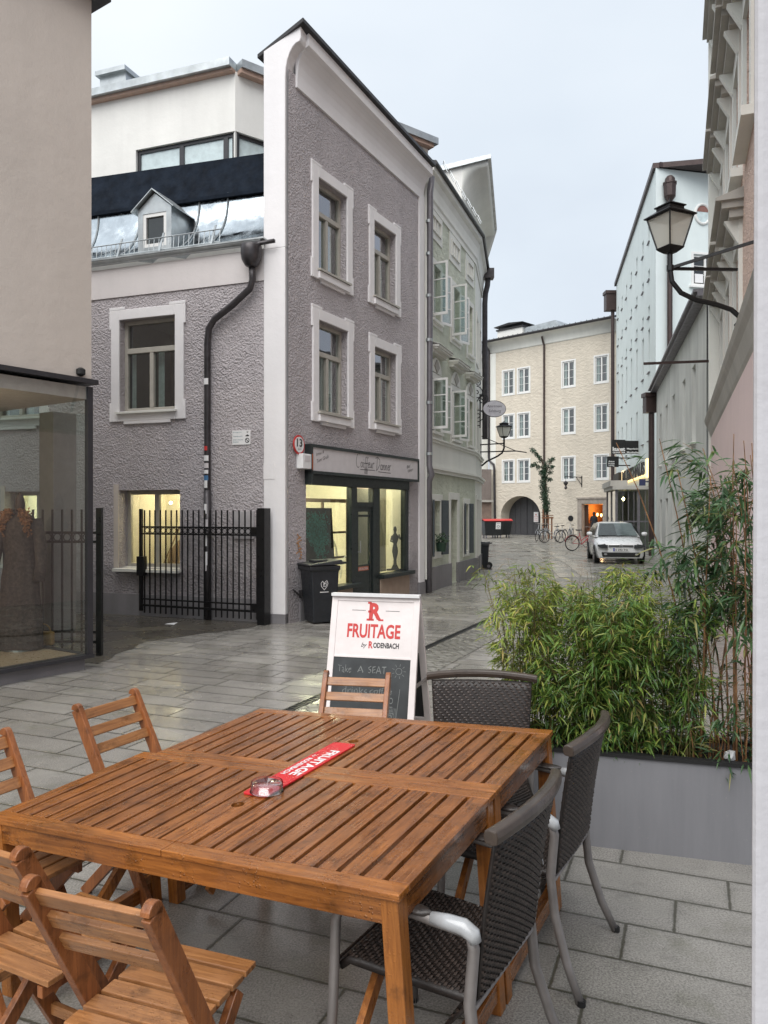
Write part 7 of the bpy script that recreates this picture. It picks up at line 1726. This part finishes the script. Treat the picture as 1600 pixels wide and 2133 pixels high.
mb = MB(); mb.add([PF.w(.02, .02, PH - .06), PF.w(PL - .02, .02, PH - .06), PF.w(PL - .02, PD - .02, PH - .06), PF.w(.02, PD - .02, PH - .06)], [(0, 1, 2, 3)]); so_ = mb.build('soil', simple('dark soil', (.02, .015, .01), .95, 0, .4, 30, .02, 40), pt)
def leafmat(name, stops, tl=.35):
    t = NT(name); gi = t.n('ShaderNodeNewGeometry').outputs['Random Per Island']
    c = t.ramp(gi, stops); c = t.mix(1.0, c, t.ramp(t.noise(3.0, 2), [(.35, .7), (.65, 1.15)]), 'MULTIPLY')
    t.col(c); t.rough(.32); tr = t.n('ShaderNodeBsdfTranslucent'); t.l(c, tr.inputs[0]); ms = t.n('ShaderNodeMixShader'); ms.inputs[0].default_value = tl
    t.l(t.b.outputs[0], ms.inputs[1]); t.l(tr.outputs[0], ms.inputs[2]); t.l(ms.outputs[0], t.o.inputs[0]); return t.m
M['leaflow'] = leafmat('low bamboo leaf', [(0, (.10, .19, .035)), (.3, (.20, .31, .05)), (.65, (.36, .43, .08)), (.9, (.50, .50, .12)), (1, (.52, .38, .16))])
M['leafmid'] = leafmat('dense bamboo leaf', [(0, (.05, .12, .03)), (.4, (.11, .22, .045)), (.75, (.22, .34, .06)), (.93, (.38, .43, .10)), (1, (.45, .33, .14))])
M['leaftall'] = leafmat('tall bamboo leaf', [(0, (.04, .085, .04)), (.5, (.07, .15, .06)), (.85, (.14, .24, .09)), (1, (.32, .30, .11))])
M['culm'] = simple('orange bamboo culm', (.30, .15, .065), .4, 0, .5, 9)
M['culmg'] = simple('thin green brown culm', (.12, .10, .035), .5, 0, .35, 14)
def leaf(mb, p, d, L, wd, rp):
    d = d.normalized(); s_ = d.cross(Vector((0, 0, 1))); s_ = s_.normalized() if s_.length > .05 else Vector((1, 0, 0))
    s_ = (s_ + Vector((rp.uniform(-.5, .5), rp.uniform(-.5, .5), rp.uniform(-.7, .7)))); s_ = (s_ - d * s_.dot(d)).normalized()
    n = s_.cross(d); a = p + d * L * .33; t_ = p + d * L + Vector((0, 0, -.18 * L)); f = n * wd * .35
    b = p + d * L * .68 + Vector((0, 0, -.06 * L))
    mb.add([p, a + s_ * wd + f, a, a - s_ * wd + f, b + s_ * wd * .7 + f, b, b - s_ * wd * .7 + f, t_], [(0, 2, 1), (0, 3, 2), (1, 2, 5, 4), (2, 3, 6, 5), (4, 5, 7), (5, 6, 7)])
def clump(label, s_rng, o_rng, n, h_rng, lean, r, leafm, culmm, nl, L, wd, zmin, rp, fan=4, spread=.10):
    g = empty('bamboo_plant', PF.w((s_rng[0] + s_rng[1]) / 2, PD / 2, PH - .06), label, 'plant', 'bamboo growing in the grey planter')
    cm, lm = MB(), MB(); culms = []
    for i in range(n):
        s0 = rp.uniform(*s_rng); o0 = rp.uniform(*o_rng); H = rp.uniform(*h_rng)
        base = Vector(PF.w(s0, o0, PH - .07)); dx = Vector((rp.gauss(lean[0], lean[2]), rp.gauss(lean[1], lean[2]), 0))
        pts = [base + dx * (k / 6) ** 1.6 * H + Vector((0, 0, H * k / 6 - (.06 * H * (k / 6) ** 3))) + Vector((rp.uniform(-.004, .004), rp.uniform(-.004, .004), 0)) for k in range(7)]
        cm.tube(pts, [r * (1 - .11 * k) for k in range(7)], 6); culms.append(pts)
    cnt = 0; nodes = []
    while len(nodes) < max(30, nl // 26):      # leaf sprays sit on a limited number of nodes, with gaps between them
        pts = culms[rp.randrange(n)]; k = 6 * rp.random() ** .8 * .998; i = int(k); p = pts[i].lerp(pts[i + 1], k - i)
        if p.z > zmin: nodes.append((p, rp.uniform(0, 6.28)))
    while cnt < nl:
        p, a = nodes[rp.randrange(len(nodes))]; p = p + Vector((rp.gauss(0, .012), rp.gauss(0, .012), rp.gauss(0, .02)))
        a = a + rp.gauss(0, .9); tw = Vector((math.cos(a), math.sin(a), rp.uniform(-.2, .7))) * rp.uniform(.03, spread)
        q = p + tw
        if rp.random() < .35: cm.bar(p, q, .0016, .0016)
        for f in range(fan):
            dd_ = Vector((math.cos(a) + rp.uniform(-.8, .8), math.sin(a) + rp.uniform(-.8, .8), rp.uniform(-1.0, .45)))
            leaf(lm, q + Vector((rp.uniform(-.02, .02), rp.uniform(-.02, .02), rp.uniform(-.03, .03))), dd_, L * rp.uniform(.6, 1.25), wd * rp.uniform(.7, 1.2), rp); cnt += 1
    cm.build('culms', culmm, g); lm.build('foliage', leafm, g)
    return g
rp = random.Random(17)
clump('airy pale yellow-green bamboo at the left end of the planter', (.04, .30), (.08, .36), 44, (.80, 1.12), (-.09, -.02, .10), .0030, M['leaflow'], M['culmg'], 3800, .070, .0044, .50, rp, 4, .09)
clump('dense mid-green bamboo filling the middle of the planter', (.28, .72), (.06, .38), 66, (.50, .98), (-.02, -.02, .13), .0030, M['leafmid'], M['culmg'], 7400, .068, .0045, .48, rp, 4, .10)
clump('dense green bamboo between the middle clump and the orange canes', (.60, .99), (.06, .38), 62, (.50, 1.0), (.02, -.02, .13), .0030, M['leafmid'], M['culmg'], 6800, .070, .0048, .48, rp, 4, .10)
clump('bright tips of pale bamboo rising behind the dense clumps', (.22, .88), (.20, .40), 64, (.80, 1.12), (.0, .0, .10), .0026, M['leaflow'], M['culmg'], 4600, .070, .0044, .95, rp, 4, .08)  # paler leaves along the hedge top, sunlight put into their colour
clump('tall dark bamboo with orange canes at the right end of the planter', (1.02, 1.40), (.06, .38), 22, (1.30, 1.85), (-.05, -.02, .085), .0060, M['leaftall'], M['culm'], 1950, .115, .0078, 1.12, rp, 5, .18)
clump('short rusty undergrowth of the tall bamboo by the planter corner', (.98, 1.4), (.05, .38), 34, (.3, .8), (-.05, -.04, .12), .0034, M['leaftall'], M['culm'], 700, .085, .006, .46, rp, 4, .1)
# crumpled wrapper in the planter corner, paper scrap by the gate
bpy_rp = random.Random(8); c = Vector(PF.w(1.16, .05, PH + .02)); mb = MB()
mb.lathe([(.01, -.02), (.022, -.015), (.026, .0), (.02, .018), (.004, .02)], tuple(c), 12); mb.v = [(x + bpy_rp.uniform(-.009, .009), y + bpy_rp.uniform(-.009, .009), z + bpy_rp.uniform(-.009, .009)) for x, y, z in mb.v]
tag(mb.build('crumpled_wrapper', simple('crumpled clear foil', (.5, .5, .5), .3)), 'crumpled pale wrapper among the canes at the right planter corner', 'wrapper')
q = gp(355, 1303); mb = MB(); mb.add([(q[0] - .09, q[1], .012), (q[0] + .07, q[1] - .05, .01), (q[0] + .1, q[1] + .05, .03), (q[0] - .05, q[1] + .08, .014)], [(0, 1, 2, 3)])
tag(mb.build('paper_scrap', M['plainwhite'], solid=.002), 'scrap of white paper on the wet asphalt inside the gate', 'litter')
